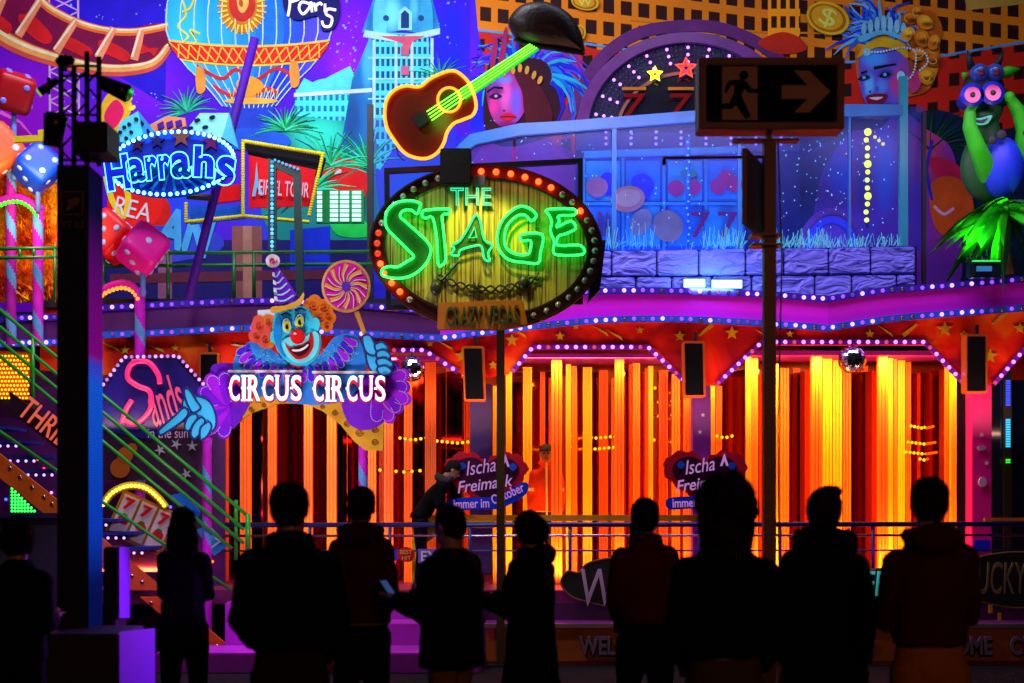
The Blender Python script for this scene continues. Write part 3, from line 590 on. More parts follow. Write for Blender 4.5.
for x in (600, 692, 720): text('7' if x != 600 else 'BAR', x-2, 212, x+18, 238, YS-.06, paint(150, 10, 80), slot, 'reel_symbol', .01)
# balcony slab + stone parapet
MB().box(P(40, 0, 17.2).x, P(1100, 0, 17.2).x, 17.28, 19.95, 3.92, 4.02).build('balcony_deck', STEEL, label='dark steel balcony deck carrying the parapet above the mirror maze', cat='balcony', at=(0, 17.3, 3.92))
YW = 17.55
par = T('stone_parapet', 'low lavender-blue rock-faced block wall below the balcony glass', 'stone wall', P(757, 300, YW))
part('wall', [(590, 252), (917, 246), (917, 300), (590, 300)], YW+.05, paint(30, 25, 90), par, .18)
def blockmat():
    m = mat('rock_paint', C(95, 105, 215), .55, var=.15); nt = m.node_tree; b = nt.nodes['Principled BSDF']
    tc = nt.nodes.new('ShaderNodeTexCoord'); mp_ = nt.nodes.new('ShaderNodeMapping'); mp_.inputs['Scale'].default_value = (2.4, 1, 6)
    nz = nt.nodes.new('ShaderNodeTexNoise'); nz.inputs['Scale'].default_value = 1.3; nz.inputs['Detail'].default_value = 2; nz.inputs['Distortion'].default_value = 1.2
    nt.links.new(tc.outputs['Object'], mp_.inputs[0]); nt.links.new(mp_.outputs[0], nz.inputs['Vector'])
    bp = nt.nodes.new('ShaderNodeBump'); bp.inputs['Strength'].default_value = 1; bp.inputs['Distance'].default_value = .09
    nt.links.new(nz.outputs['Fac'], bp.inputs['Height']); nt.links.new(bp.outputs['Normal'], b.inputs['Normal']); return m
bm_ = blockmat()
r1 = [597, 612, 657, 699, 746, 784, 829, 871, 916]; r2 = [597, 636, 672, 712, 752, 776, 815, 852, 897, 916]
for row, (ys0, ys1) in ((r1, (251, 276)), (r2, (277.5, 301))):
    for a, b in zip(row[:-1], row[1:]):
        f = lambda x, y: y-(x-600)/316*4.5*(1 if y < 260 else .6)
        MB().slab([(a+.8, f(a, ys0)), (b-.8, f(b, ys0)), (b-.8, f(b, ys1)), (a+.8, f(a, ys1))], YW-.03, .09).build('block', bm_, par, bevel=.015)
for x0, x1, y in ((684, 705, 283), (712, 742, 284)):
    fl = T('flood_lamp', ('narrow' if x0 < 700 else 'wide')+' white-cyan flood lamp glowing in front of the block wall', 'lamp', P(x0, y+6, YW-.15))
    MB().slab([(x0-1, y-5), (x1+1, y-5), (x1+1, y+5), (x0-1, y+5)], YW-.12, .06).build('housing', STEEL, fl, bevel=.008)
    MB().rect(x0, y-4, x1, y+4, YW-.135, .012).build('lens', glow(150, 255, 255, 3.5), fl)
d = bpy.data.lights.new('flood_beam', 'AREA'); d.energy = 9; d.color = (.3, .8, 1); d.size = .5; d.size_y = .1; d.shape = 'RECTANGLE'
o = bpy.data.objects.new('flood_beam', d); scene.collection.objects.link(o); o.location = P(712, 286, YW-.4); o.rotation_euler = (R(80), 0, R(0)); 
# glass screen
YG = 17.9
def glassmat():
    m = bpy.data.materials.new('wet_glass'); m.use_nodes = True; nt = m.node_tree; nt.nodes.remove(nt.nodes['Principled BSDF']); out = nt.nodes['Material Output']
    tr = nt.nodes.new('ShaderNodeBsdfTransparent'); tr.inputs[0].default_value = (.65, .85, 1, 1)
    gl = nt.nodes.new('ShaderNodeBsdfGlossy'); gl.inputs['Roughness'].default_value = .3; gl.inputs[0].default_value = (.7, .85, 1, 1)
    df = nt.nodes.new('ShaderNodeBsdfDiffuse'); df.inputs[0].default_value = (*C(20, 70, 215), 1)
    tc = nt.nodes.new('ShaderNodeTexCoord'); nz = nt.nodes.new('ShaderNodeTexNoise'); nz.inputs['Scale'].default_value = 2.2; nz.inputs['Detail'].default_value = 5
    nt.links.new(tc.outputs['Object'], nz.inputs['Vector'])
    mr = nt.nodes.new('ShaderNodeMapRange'); mr.inputs['From Min'].default_value = .3; mr.inputs['From Max'].default_value = .75; mr.inputs['To Min'].default_value = .04; mr.inputs['To Max'].default_value = .15
    nt.links.new(nz.outputs['Fac'], mr.inputs['Value'])
    m1 = nt.nodes.new('ShaderNodeMixShader'); m2 = nt.nodes.new('ShaderNodeMixShader'); m2.inputs[0].default_value = .025
    nt.links.new(mr.outputs[0], m1.inputs[0]); nt.links.new(tr.outputs[0], m1.inputs[1]); nt.links.new(df.outputs[0], m1.inputs[2])
    nt.links.new(m1.outputs[0], m2.inputs[1]); nt.links.new(gl.outputs[0], m2.inputs[2]); nt.links.new(m2.outputs[0], out.inputs[0])
    return m
GLASS = glassmat()
scr = T('glass_screen', 'large blue-lit wet glass balustrade on top of the block wall', 'glass screen', P(740, 250, YG))
topy = lambda x: 131-(x-512)*.085 if x < 700 else 115-(x-700)*.04
panes = [(455, 513), (516, 611), (617, 738), (742, 850), (852, 898), (909, 924)]
for a, b in panes:
    MB().slab([(a, topy(a)), (b, topy(b)), (b, 250), (a, 250)], YG, .02).build('pane', GLASS, scr)
rail_m = mat('blue_rail', C(45, 115, 185), .35, var=.2)
MB().slab([(455, 148), (470, 134), (520, 123), (560, 121), (698, 110), (845, 104), (903, 104), (903, 116), (845, 117), (698, 122), (560, 133), (520, 136), (476, 145), (462, 155)], YG-.04, .10).build('top_rail', rail_m, scr, bevel=.01)
for x0, x1, yt in ((612, 616.5, 128), (900, 908, 76), (738, 741, 122), (849, 851, 116)):
    MB().rect(x0, yt, x1, 250, YG-.03, .08).build('post', rail_m if x0 != 900 else mat('teal_post', C(40, 150, 170), .3), scr)
# left glass wall beside the guitar
gl2 = T('glass_wind_wall', 'tall teal glass wall panel standing left of the guitar', 'glass screen', P(410, 300, YG-.1))
MB().rect(371, 118, 456, 300, YG-.1, .02).build('pane', GLASS, gl2); MB().rect(367, 104, 373, 300, YG-.12, .08).build('post', STEEL, gl2)
# bubble tube, yellow light column
tb = T('bubble_tube', 'thin blue bubbling light tube behind the glass left of the exit pole', 'light tube', P(688, 250, YG+.15))
MB().tpx([(688, 250), (688, 138)], YG+.15, .03, 8).build('tube', mat('blue_tube', C(40, 110, 230), .2), tb, smooth=True)
for i in range(16): bulb(688+random.uniform(-2, 2), 142+i*6.6, YG+.1, .012, glow(90, 190, 255, 2.2), tb)
yl = T('yellow_light_column', 'short column of yellow lamps glowing behind the glass by the showgirl', 'light column', P(867, 226, YG+.2))
MB().tpx([(867, 228), (867, 128)], YG+.26, .02, 8).build('pole', STEEL, yl)
for i in range(12): bulb(867+random.uniform(-1, 1), 132+i*8, YG+.2, .030 if i % 4 else .045, glow(255, 215, 20, 3.5), yl, 'lamp')
for i in range(3): bulb(875+i*4, 137+i*3.5, YG+.2, .022, glow(255, 190, 10, 2.5), yl, 'lamp')
# bright glints at the glass foot, modelled as glowing strands
fg = MB()
def strand_row(x0, x1, n, hmin, hmax):
    for i in range(n):
        x = random.uniform(x0, x1); h = random.uniform(hmin, hmax); y = random.uniform(243, 250); s_ = random.uniform(-3, 5)
        fg.tpx([(x, y), (x+s_*.5, y-h*.5), (x+s_, y-h)], YG-.1+random.uniform(-.03, .03), random.choice((.002, .003, .005)), 3)
strand_row(604, 655, 26, 6, 30); strand_row(700, 742, 60, 2, 20); strand_row(770, 830, 110, 2, 18); strand_row(830, 900, 70, 2, 12); strand_row(560, 900, 90, 1.5, 6)
fg.build('glint_strands', glow(90, 205, 245, .7), label='cyan glints along the foot of the balcony glass, modelled as glowing strands', cat='glint strands', kind='stuff')
# droplets on glass, their glints put in as emission
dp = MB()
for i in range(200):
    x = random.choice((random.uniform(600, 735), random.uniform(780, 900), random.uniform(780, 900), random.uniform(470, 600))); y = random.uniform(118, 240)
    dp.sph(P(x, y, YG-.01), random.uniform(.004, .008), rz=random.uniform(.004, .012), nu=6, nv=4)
dp.build('droplet_glint_print', glow(120, 200, 255, 1.2), scr, smooth=True)['kind'] = 'stuff'
# painted roulette wheel seen through glass
rw = T('roulette_cut_out', 'large pink painted roulette disc seen through the glass below the showgirl', 'painted disc', P(830, 250, 18.8))
part('disc', ell(832, 252, 34, 44, 30, 180, 360), 18.8, paint(150, 50, 130), rw, .04); part('disc_face', ell(832, 252, 27, 36, 30, 180, 360), 18.78, paint(90, 60, 200), rw, .02)
part('disc_ring', ell(832, 252, 20, 27, 30, 180, 360), 18.76, paint(130, 50, 150), rw, .02)
# ================================================================ fascia with bulbs (three sections)
YF = 17.2
lit_b = glow(195, 140, 255, 3.0); dull_b = mat('dull_bulb', (.05, .03, .09), .12, spec=1)
def fascia(name_lab, top, bot, m, step, ph, cx):
    t = T('fascia', name_lab, 'light fascia', P(cx, 320, YF))
    tp = cr(top, 8, False); bt = cr(bot, 8, False)
    MB().slab(tp+bt[::-1], YF, .12).build('panel', m, t)
    for k, ln in enumerate((tp, bt)):
        MB().slab(strokepoly(ln, 6.5), YF-.03, .035).build('bulb_rail', paint(60, 40, 170, .3) if k == 0 else paint(45, 90, 205, .3), t)
        for i, (x, y) in enumerate(along(ln, step, ph)):
            q = random.random()
            bulb(x+random.uniform(-.4, .4), y+random.uniform(-.3, .3), YF-.045, .024, dull_b if q < .16 else (lit_b if q < .46 else (glow(140, 70, 240, 1.5) if q < .8 else glow(95, 40, 190, .8))), t)
    return t
dkm = mat('fascia_dimmed', C(78, 0, 98), .5); brm = mat('fascia_lit', C(225, 0, 235), .5, var=.03); rtm = mat('fascia_right', C(205, 0, 215), .5, var=.03)  # dim and bright lighting of the magenta is painted into separate colours
fascia('dark purple bulb-edged fascia band left of the oval sign', [(100, 308), (170, 304), (256, 301), (330, 303), (440, 312)], [(100, 335), (170, 332), (256, 328), (330, 332), (440, 338)], dkm, 10, 2, 250)
fascia('short purple bulb-edged fascia piece on the far left', [(-20, 322), (20, 318), (64, 317)], [(-20, 345), (20, 343), (64, 342)], dkm, 8, 2, 20)
fascia('bright magenta bulb-edged fascia band below the block wall', [(440, 312), (520, 298), (600, 291), (680, 291), (760, 294), (828, 299)], [(440, 338), (520, 328), (600, 320), (680, 319), (760, 323), (828, 328)], brm, 9.5, 5, 650)
fascia('magenta bulb-edged fascia band rising to the right edge', [(828, 299), (880, 291), (930, 287), (1024, 279), (1090, 273)], [(828, 328), (880, 320), (930, 315), (1024, 308), (1090, 302)], rtm, 10, 5, 930)
# ================================================================ red valance with stars and openings
YV = 17.32
def valance_mat():  # noise ramp also paints an orange lamp glow into the red
    m = bpy.data.materials.new('valance_red'); m.use_nodes = True; nt = m.node_tree; b = nt.nodes['Principled BSDF']; b.inputs['Roughness'].default_value = .5; b.inputs['Specular IOR Level'].default_value = .2
    tc = nt.nodes.new('ShaderNodeTexCoord'); nz = nt.nodes.new('ShaderNodeTexNoise'); nz.inputs['Scale'].default_value = 1.3; nz.inputs['Detail'].default_value = 6; nz.inputs['Distortion'].default_value = .6
    nt.links.new(tc.outputs['Object'], nz.inputs['Vector']); rp = nt.nodes.new('ShaderNodeValToRGB'); nt.links.new(nz.outputs['Fac'], rp.inputs[0]); e = rp.color_ramp.elements
    e[0].position = .32; e[0].color = (*C(90, 0, 60), 1); e[1].position = .68; e[1].color = (*C(255, 110, 10), 1)
    for p_, c in ((.42, (150, 8, 25)), (.52, (220, 28, 8)), (.60, (240, 60, 8))): x = e.new(p_); x.color = (*C(*c), 1)
    nt.links.new(rp.outputs[0], b.inputs['Base Color']); return m
red_m = valance_mat(); dred = mat('valance_dark_red', C(170, 45, 10), .5, var=.3)
val = T('valance', 'red painted valance with gold stars above the three maze openings', 'valance', P(700, 400, YV))
TOPV = 306
part('panel', [(40, TOPV), (1090, TOPV-8), (1090, 340), (1022, 350), (993, 384), (970, 384), (930, 345), (762, 345), (716, 384), (690, 384), (655, 348), (530, 348), (508, 374), (470, 380), (426, 350), (396, 350), (350, 384), (300, 375), (110, 375), (40, 370)], YV, red_m, val, .08)
lines = [[(512, 372), (533, 347), (648, 347), (688, 384)], [(717, 384), (762, 342), (925, 342), (965, 384)], [(994, 384), (1024, 350), (1070, 310)], [(392, 350), (424, 350), (458, 372)]]
vb = glow(190, 120, 255, 2.6)
for ln in lines:
    MB().slab(strokepoly(ln, 5), YV-.03, .03).build('edge_trim', paint(120, 30, 170, .4), val)
    for i, (x, y) in enumerate(along(ln, 9.2, 2)): bulb(x, y, YV-.04, .024, vb if i % 5 else glow(220, 60, 120, 1), val)
gold = paint(255, 175, 30, .4)
for x, y, r_ in ((560, 336, 5), (680, 336, 6), (732, 333, 7), (945, 329, 8), (1020, 328, 6), (512, 340, 7), (576, 326, 4), (700, 372, 5), (990, 356, 8), (462, 356, 8), (493, 365, 5), (870, 334, 5), (790, 334, 4), (964, 334, 4), (640, 330, 4), (125, 350, 5), (175, 348, 4), (380, 345, 5), (430, 343, 4)):
    part('gold_star', star(x, y, r_), YV-.02, gold, val, .02)
for x, y, a in ((600, 330, 30), (614, 334, 30), (706, 330, -40), (765, 335, 30), (885, 330, 35), (910, 330, 140), (518, 332, 30), (1000, 318, -40), (155, 348, 20), (205, 344, 30), (240, 346, 10), (110, 346, 24), (340, 342, -10), (445, 345, 30)):
    dx, dy = 9*math.cos(R(a)), 9*math.sin(R(a))
    part('gold_comet', [(x-dx-1, y-dy-.6), (x-dx+1, y-dy+.6), (x+dx+1, y+dy+2), (x+dx-1, y+dy-2)], YV-.015, gold, val, .015)
# deep lilac ceilings of openings
for (a, b, y0) in ((508, 692, 350), (714, 968, 347), (380, 470, 352)):
    mb = MB()
    for k in range(4):
        yy = 17.5+k*.32; z0 = P(0, y0+8, 17.5).z+.01*k
        mb.box(P(a, 0, 17.5).x, P(b, 0, 17.5).x, yy, yy+.24, z0, z0+.05)
    mb.build('ceiling_slat_pattern', paint(150, 30, 150, .4), val)
# ================================================================ back wall of the maze, floor
ZF = .70
MB().box(-8.2, 8.2, 20.55, 20.65, 0, 3.95).build('maze_back_wall', mat('maroon_wall', C(225, 48, 14), .35, var=.4), label='dark red back wall behind the mirror maze', cat='wall', at=(0, 20.6, 0))
MB().box(-4.9, 9.0, 16.6, 20.5, .55, ZF).build('stage_deck', mat('deck', C(120, 30, 90), .4, var=.25, bump=.2), label='raised maroon deck on which the mirror maze stands', cat='stage', at=(1.6, 16.6, .55))
# ================================================================ mirror-maze posts
ora = mat('post_orange', C(250, 110, 15), .5, var=0); yel = mat('post_yellow', C(255, 172, 12), .5, var=0); rdo = mat('post_red_orange', C(242, 78, 10), .5, var=0)
rdd = mat('post_dark_red', C(150, 20, 12), .4, var=0)
PROTO = {}
def post(px0, px1, ytop, Y, m, lab, grp):
    w = (px1-px0)/F*Y; h = P(0, ytop, Y).z-ZF; key = m.name
    if key not in PROTO:
        r = T('maze_post', lab, 'post', (0, 0, 0), grp); mb = MB(); prof = []
        # grooved aluminium profile, unit width and height
        xs = [-.5, -.22, -.2, -.16, -.14, .14, .16, .2, .22, .5]; ds = [0, 0, .16, .16, 0, 0, .16, .16, 0, 0]
        pr = [(x, d_) for x, d_ in zip(xs, ds)]+[(.5, 1), (-.5, 1)]; n = len(pr)
        mb.add([(x, y, 0) for x, y in pr]+[(x, y, 1) for x, y in pr], [tuple(range(n)), tuple(range(2*n-1, n-1, -1))]+[(i, (i+1) % n, (i+1) % n+n, i+n) for i in range(n)])
        mb.build('profile', m, r); PROTO[key] = r; t = r
    else: t = copy_tree(PROTO[key], (0, 0, 0)); t['label'] = lab; t['group'] = grp
    t.location = (P((px0+px1)/2, 0, Y).x, Y, ZF); t.scale = (w, w, h)
YC, MC = 17.66, 18.5
cB = [(506, 512, 366, 18.0, yel), (523, 532, 367, 18.4, yel), (540, 548, 372, 18.9, rdo), (551.5, 562, 360, 17.7, ora), (566, 571, 364, 18.1, yel), (571.5, 577, 366, 18.3, ora), (583, 592, 367, 18.5, yel),
      (599, 608, 370, 18.9, rdo), (615, 624, 358, 17.7, ora), (629, 632, 364, 18.3, rdo), (633, 640, 363, 18.1, ora), (645, 648, 368, 18.6, rdo), (648.5, 653, 366, 18.2, yel), (659, 668, 370, 18.8, rdo), (672, 680, 374, 18.5, ora), (684, 692, 380, 17.8, ora)]
cR = [(711, 715, 386, 17.7, yel), (716, 722, 386, 18.6, rdo), (726, 731, 380, 19, rdo), (746, 751, 356, 17.75, yel), (751.5, 758, 358, 17.9, ora), (776, 779, 364, 17.9, yel), (780.5, 789, 368, 18.6, ora), (793, 800, 368, 19.1, rdo), (801.5, 806, 370, 19.2, rdd), (812, 822, 355, 17.7, ora), (823, 832, 358, 18.1, yel),
      (833, 842, 359, 18.4, yel), (843, 851, 362, 18.8, ora), (853, 858, 366, 19.1, rdo), (864, 868, 366, 19.2, rdo), (879, 888, 353, 17.7, ora), (888.6, 893, 356, 18.0, yel), (894, 897, 358, 18.2, ora), (898, 905, 360, 18.5, yel),
      (906, 911, 362, 18.8, ora), (945.5, 950, 363, 17.9, ora), (951, 956.5, 364, 17.7, yel)]
cL = [(222, 228, 372, 18.6, rdo), (240, 250, 372, 18.0, ora), (268, 276, 372, 18.3, ora), (291, 299, 374, 18.8, rdo), (304, 312, 370, 18.0, ora), (327, 336, 372, 18.2, ora), (347, 356, 374, 18.9, rdo), (368, 376, 374, 18.3, ora),
      (384, 393, 376, 17.8, ora), (404, 412, 372, 18.2, ora), (425, 430, 362, 17.7, ora), (430.5, 436, 362, 17.7, ora), (446, 453, 368, 18.6, ora), (463, 471, 378, 18.9, rdo), (493, 499, 386, 17.8, yel)]
cn = {'post_orange': 'plain orange', 'post_yellow': 'bright yellow', 'post_red_orange': 'red-orange', 'post_dark_red': 'dark red'}
for lst, place, g in ((cB, 'in the middle maze opening', 'posts of the middle maze opening'), (cR, 'in the right-hand maze opening', 'posts of the right maze opening'), (cL, 'in the maze opening behind the clown sign', 'posts of the left maze opening')):
    for a, b, yt, Y, m in lst: post(a, b, yt, Y, m, 'lit '+cn[m.name]+' post '+place, g+', '+cn[m.name])
random.seed(21)
for g_lab, g, spans, topv in (('in the middle maze opening', 'posts of the middle maze opening', (512, 692), 374), ('in the right-hand maze opening', 'posts of the right maze opening', (716, 944), 372), ('in the maze opening behind the clown sign', 'posts of the left maze opening', (232, 470), 378)):
    x = spans[0]+3
    while x < spans[1]-8:
        w_ = random.uniform(3, 7); mm = random.choice((rdo, rdo, rdo, rdd, ora)); post(x, x+w_, topv+random.uniform(-2, 4), random.choice((19.0, 19.2, 19.5, 19.8)), mm, 'lit '+cn[mm.name]+' post '+g_lab, g+', '+cn[mm.name]); x += w_+random.uniform(3, 9)
# mirror panes standing between posts
mirm = mat('maze_mirror', (.5, .12, .10), .06, metal=1, var=0)
def mirror(x0, Y0, x1, Y1, yt, lab):
    a = P(x0, 0, Y0).x; b = P(x1, 0, Y1).x; zt = P(0, yt, (Y0+Y1)/2).z
    mb = MB(); n = Vector((-(Y1-Y0), b-a, 0)).normalized()*.012
    q = [Vector((a, Y0, ZF)), Vector((b, Y1, ZF)), Vector((b, Y1, zt)), Vector((a, Y0, zt))]
    mb.add([v-n for v in q]+[v+n for v in q], [(0, 1, 2, 3), (7, 6, 5, 4), (0, 4, 5, 1), (1, 5, 6, 2), (2, 6, 7, 3), (3, 7, 4, 0)])
    mb.build('mirror_panel', mirm, label=lab, cat='mirror', group='mirror panels of the maze', at=(a, Y0, ZF))
ml = 'reddish mirror panel standing between lit posts of the maze'
for x0, Y0, x1, Y1 in ((512, 19.1, 548, 18.9), (532, 19.4, 600, 19.2), (577, 18.7, 599, 19.3), (624, 18.2, 645, 18.7), (653, 19.2, 684, 18.9), (720, 19.2, 748, 18.4), (789, 18.9, 812, 18.2), (851, 19.1, 879, 18.5), (911, 18.9, 946, 18.2), (758, 18.2, 776, 18.9),
                       (228, 19.2, 262, 18.6), (276, 19, 304, 18.4), (312, 18.5, 330, 19), (336, 19.1, 368, 18.6), (393, 18.4, 425, 18.9), (436, 18.9, 463, 18.2)):
    mirror(x0, Y0, x1, Y1, 372, ml)
# reflections of bulb strings, modelled as rows of glowing beads
def reflection_row(x0, x1, y, Y, lab, n, sag=0):
    t = T('bulb_reflection', lab, 'bulb reflection', P(x0, y, Y))
    MB().tpx([(x0-2, y-1), ((x0+x1)/2, y-1+sag), (x1+2, y-1)], Y+.02, .006, 4).build('wire', STEEL, t)
    for i in range(n):
        x = x0+(x1-x0)*i/(n-1); bulb(x, y+sag*(1-abs(2*i/(n-1)-1)), Y, .019, glow(255, 165, 15, 2.6), t)
for x0, x1, y, Y, n, lab in ((400, 426, 438, 18.1, 6, 'yellow row of modelled bulb reflections crossing the left maze opening, upper part left of the wide post'), (437, 478, 441, 18.0, 9, 'drooping yellow row of modelled bulb reflections between the wide post and the dark speaker pillar'),
                    (380, 428, 470, 18.1, 7, 'lower yellow row of modelled bulb reflections in the maze opening beside the clown sign'),
                    (572, 620, 436, 18.9, 11, 'long yellow row of modelled bulb reflections at head height in the middle maze opening'), (572, 618, 447, 18.9, 11, 'second yellow row of modelled bulb reflections just below the long one in the middle opening'), (625, 655, 388, 18.9, 8, 'topmost short yellow row of modelled bulb reflections at the right of the middle opening'),
                    (625, 672, 401, 18.9, 8, 'short yellow row of modelled bulb reflections under the topmost one in the middle opening'), (625, 672, 415, 18.9, 8, 'third short yellow row of modelled bulb reflections from the top in the middle opening'), (654, 690, 440, 19, 7, 'yellow row of modelled bulb reflections near the purple pillar at the heart sign'),
                    (911, 932, 426, 18.6, 7, 'short upper yellow row of modelled bulb reflections in the dark part of the right opening'), (908, 940, 442, 18.6, 9, 'middle yellow row of modelled bulb reflections in the dark part of the right opening'), (906, 942, 452, 18.6, 10, 'long lower yellow row of modelled bulb reflections in the dark part of the right opening'), (920, 936, 459, 18.6, 5, 'lowest tiny yellow row of modelled bulb reflections in the right opening'),
                    (717, 732, 436, 18.5, 4, 'short yellow row of modelled bulb reflections right of the second heart sign')):
    reflection_row(x0, x1, y, Y, lab, n, 2)
# pillars between openings
def pillar(x0, x1, yt, Y, m, lab, yb=575): 
    t = T('pillar', lab, 'pillar', P((x0+x1)/2, yb, Y)); MB().rect(x0, yt, x1, yb, Y, .25).build('shaft', m, t, bevel=.01); return t
pu = mat('pillar_purple', C(110, 15, 150), .5, var=.35)
p1 = pillar(470, 492, 384, 17.42, mat('pillar_dark', C(55, 15, 95), .5, var=.3), 'dark violet pillar right of the clown sign'); p2 = pillar(693, 711, 386, 17.42, pu, 'red-violet pillar behind the second heart sign')
p3 = pillar(972, 992, 384, 17.42, mat('pillar_magenta', C(235, 0, 140), .5), 'hot magenta pillar near the right edge')
part('blue_foot', [(974, 540), (990, 540), (990, 552), (974, 552)], 17.40, paint(20, 40, 230), p3, .02)
for x, y, a, b in ((982, 448, 4, 2.4), (983, 482, 4, 5)): part('socket_plate', ell(x, y, a, b, 14), 17.38, paint(190, 170, 200), p3, .03)
for x, y in ((703, 415), (700, 432), (982, 435), (987, 463)): part('small_star', star(x, y, 2.4, 1), 17.40, paint(250, 200, 235), p2 if x < 900 else p3, .01)
# dark glass bay at far right
db = T('dark_glass_bay', 'dark blue glass bay beyond the magenta pillar at the right edge', 'glass wall', P(1020, 575, 17.9))
MB().rect(957, 380, 1100, 575, 18.0, .02).build('pane', mat('night_glass', C(10, 20, 50), .1, spec=.8, var=.3), db)
MB().rect(1004, 370, 1012, 575, 17.95, .04).build('frame', STEEL, db)
led = T('led_strip', 'vertical LED strip in blue, cyan and green behind the dark glass', 'LED strip', P(1008, 466, 17.9))
for k, (y0, y1, c) in enumerate(((380, 408, (50, 80, 255)), (419, 448, (40, 200, 255)), (459, 464, (30, 230, 60)))):
    mb = MB()
    for j in range(int((y1-y0)/2.4)): mb.rect(1006, y0+j*2.4, 1010.5, y0+j*2.4+1.7, 17.9, .01)
    mb.build('led_dot_pattern', glow(*c, 1.3), led)
# ================================================================ wall speakers
def speaker(x0, y0, x1, y1, Y, lab, tilt=0):
    t = T('wall_speaker', lab, 'speaker', P((x0+x1)/2, y1, Y), 'black column speakers on the ride front')
    MB().slab([(x0+tilt, y0), (x1+tilt, y0), (x1, y1), (x0, y1)], Y, .2).build('cabinet', mat('speaker_lit_edge', C(190, 90, 20), .4, var=.2), t, bevel=.012)  # orange light on the black cabinet edges is put into this colour
    MB().slab([(x0+tilt+1.8, y0+2.4), (x1+tilt-2.4, y0+2.4), (x1-2.4, y1-2), (x0+1.8, y1-2)], Y-.02, .03).build('grille', mat('speaker_grille', (.003, .003, .004), .9, bump=.4, bscale=200, var=0, spec=.05), t)
    MB().rect((x0+x1)/2-1, y0-9, (x0+x1)/2+2, y0+2, Y+.08, .06).build('bracket', STEEL, t)
speaker(464, 346, 486, 401, 17.05, 'tilted black column speaker right of the disco ball and clown sign', -2); speaker(684, 341, 706, 397, 17.05, 'tilted black column speaker above the second heart sign', -1)
speaker(966, 334, 988, 393, 17.05, 'black column speaker in front of the hot magenta pillar'); speaker(199, 352, 219, 382, 17.2, 'small black speaker half hidden left of the clown sign')
# ================================================================ disco balls
def disco(cx, cy, r_, Y, lab):
    t = T('disco_ball', lab, 'disco ball', P(cx, cy, Y)); rr = r_/F*Y; mb = MB(); c = P(cx, cy, Y)
    nv = 14; nu = 24
    for j in range(nv):
        for i in range(nu):
            vs = []
            for (dj, di) in ((.06, .06), (.06, .94), (.94, .94), (.94, .06)):
                th = math.pi*(j+dj)/nv; ph = 2*math.pi*(i+di)/nu; vs.append(c+Vector((math.sin(th)*math.cos(ph), math.sin(th)*math.sin(ph), math.cos(th)))*rr)
            mb.add(vs, [(0, 1, 2, 3)])
    mb.build('mirror_tile_pattern', mat('disco_mirror', (.9, .9, .9), .12, metal=1, var=0), t)
    MB().sph(c, rr*.97).build('core', STEEL, t, smooth=True); MB().tpx([(cx, cy-r_), (cx, cy-r_-12)], Y, .008, 6).build('chain', STEEL, t)
disco(412, 369, 13, 17.1, 'disco ball hanging beside the clown sign'); disco(852, 360, 14, 17.15, 'disco ball hanging in the right-hand opening')
# ================================================================ gingerbread hearts
def heart(cx, cy, sc, Y, lab):
    t = T('heart_sign', lab, 'heart sign', P(cx, cy+36*sc, Y), 'gingerbread heart signs on the ride front')
    def hp(k): 
        o = []
        for i in range(60):
            a = 2*math.pi*i/60; x = 16*math.sin(a)**3; y = -(13*math.cos(a)-5*math.cos(2*a)-2*math.cos(3*a)-math.cos(4*a))
            o.append((cx+x*2.35*sc*k, cy+y*1.9*sc*k-3))
        return o
    sc_ = [(x+1.6*math.cos(i*2.1)*sc, y+1.6*math.sin(i*2.1)*sc) for i, (x, y) in enumerate(hp(1.02))]
    MB().slab(sc_, Y, .05).build('icing_edge', paint(200, 20, 45, .6), t); part('plaque', hp(.80), Y-.02, paint(60, 6, 45, .6), t, .03)
    wm = glow(220, 150, 235, .55)
    text('Ischa', cx-19*sc, cy-19*sc, cx+9*sc, cy-6*sc, Y-.035, wm, t, 'lettering', .006, rot=9, shear=.35, bold=.0)
    text('Freimaak', cx-27*sc, cy-2*sc, cx+25*sc, cy+9*sc, Y-.035, wm, t, 'lettering', .006, rot=8, shear=.3, bold=.01)
    part('ribbon', cr([(cx-34*sc, cy+18*sc), (cx-10*sc, cy+16*sc), (cx+10*sc, cy+15*sc), (cx+36*sc, cy+2*sc), (cx+37*sc, cy+13*sc), (cx+14*sc, cy+26*sc), (cx-10*sc, cy+27*sc), (cx-33*sc, cy+28*sc)], 5), Y-.04, paint(20, 60, 215, .5), t, .02)
    text('immer im', cx-30*sc, cy+18*sc, cx+3*sc, cy+26*sc, Y-.05, wm, t, 'lettering', .004, rot=2, bold=.01)
    text('Oktober', cx+4*sc, cy+8*sc, cx+36*sc, cy+17*sc, Y-.05, wm, t, 'lettering', .004, rot=24, bold=.01)
    # little tower emblem
    e = MB().slab([(cx+14*sc, cy-12*sc), (cx+18*sc, cy-24*sc), (cx+22*sc, cy-12*sc), (cx+20*sc, cy-12*sc), (cx+18*sc, cy-17*sc), (cx+16*sc, cy-12*sc)], Y-.035, .01); e.build('emblem', wm, t)
    for x, y in ((cx-24, cy-14), (cx+27, cy-13)): part('blue_rose', cr([(x-4, y), (x, y-4), (x+4, y), (x, y+4)], 4), Y-.035, paint(30, 90, 225), t, .015)
heart(486, 480, 1.08, 16.9, 'red gingerbread heart sign partly hidden by the oval sign pole'); heart(705, 479, 1.08, 16.9, 'red gingerbread heart sign above the person with big curly hair')
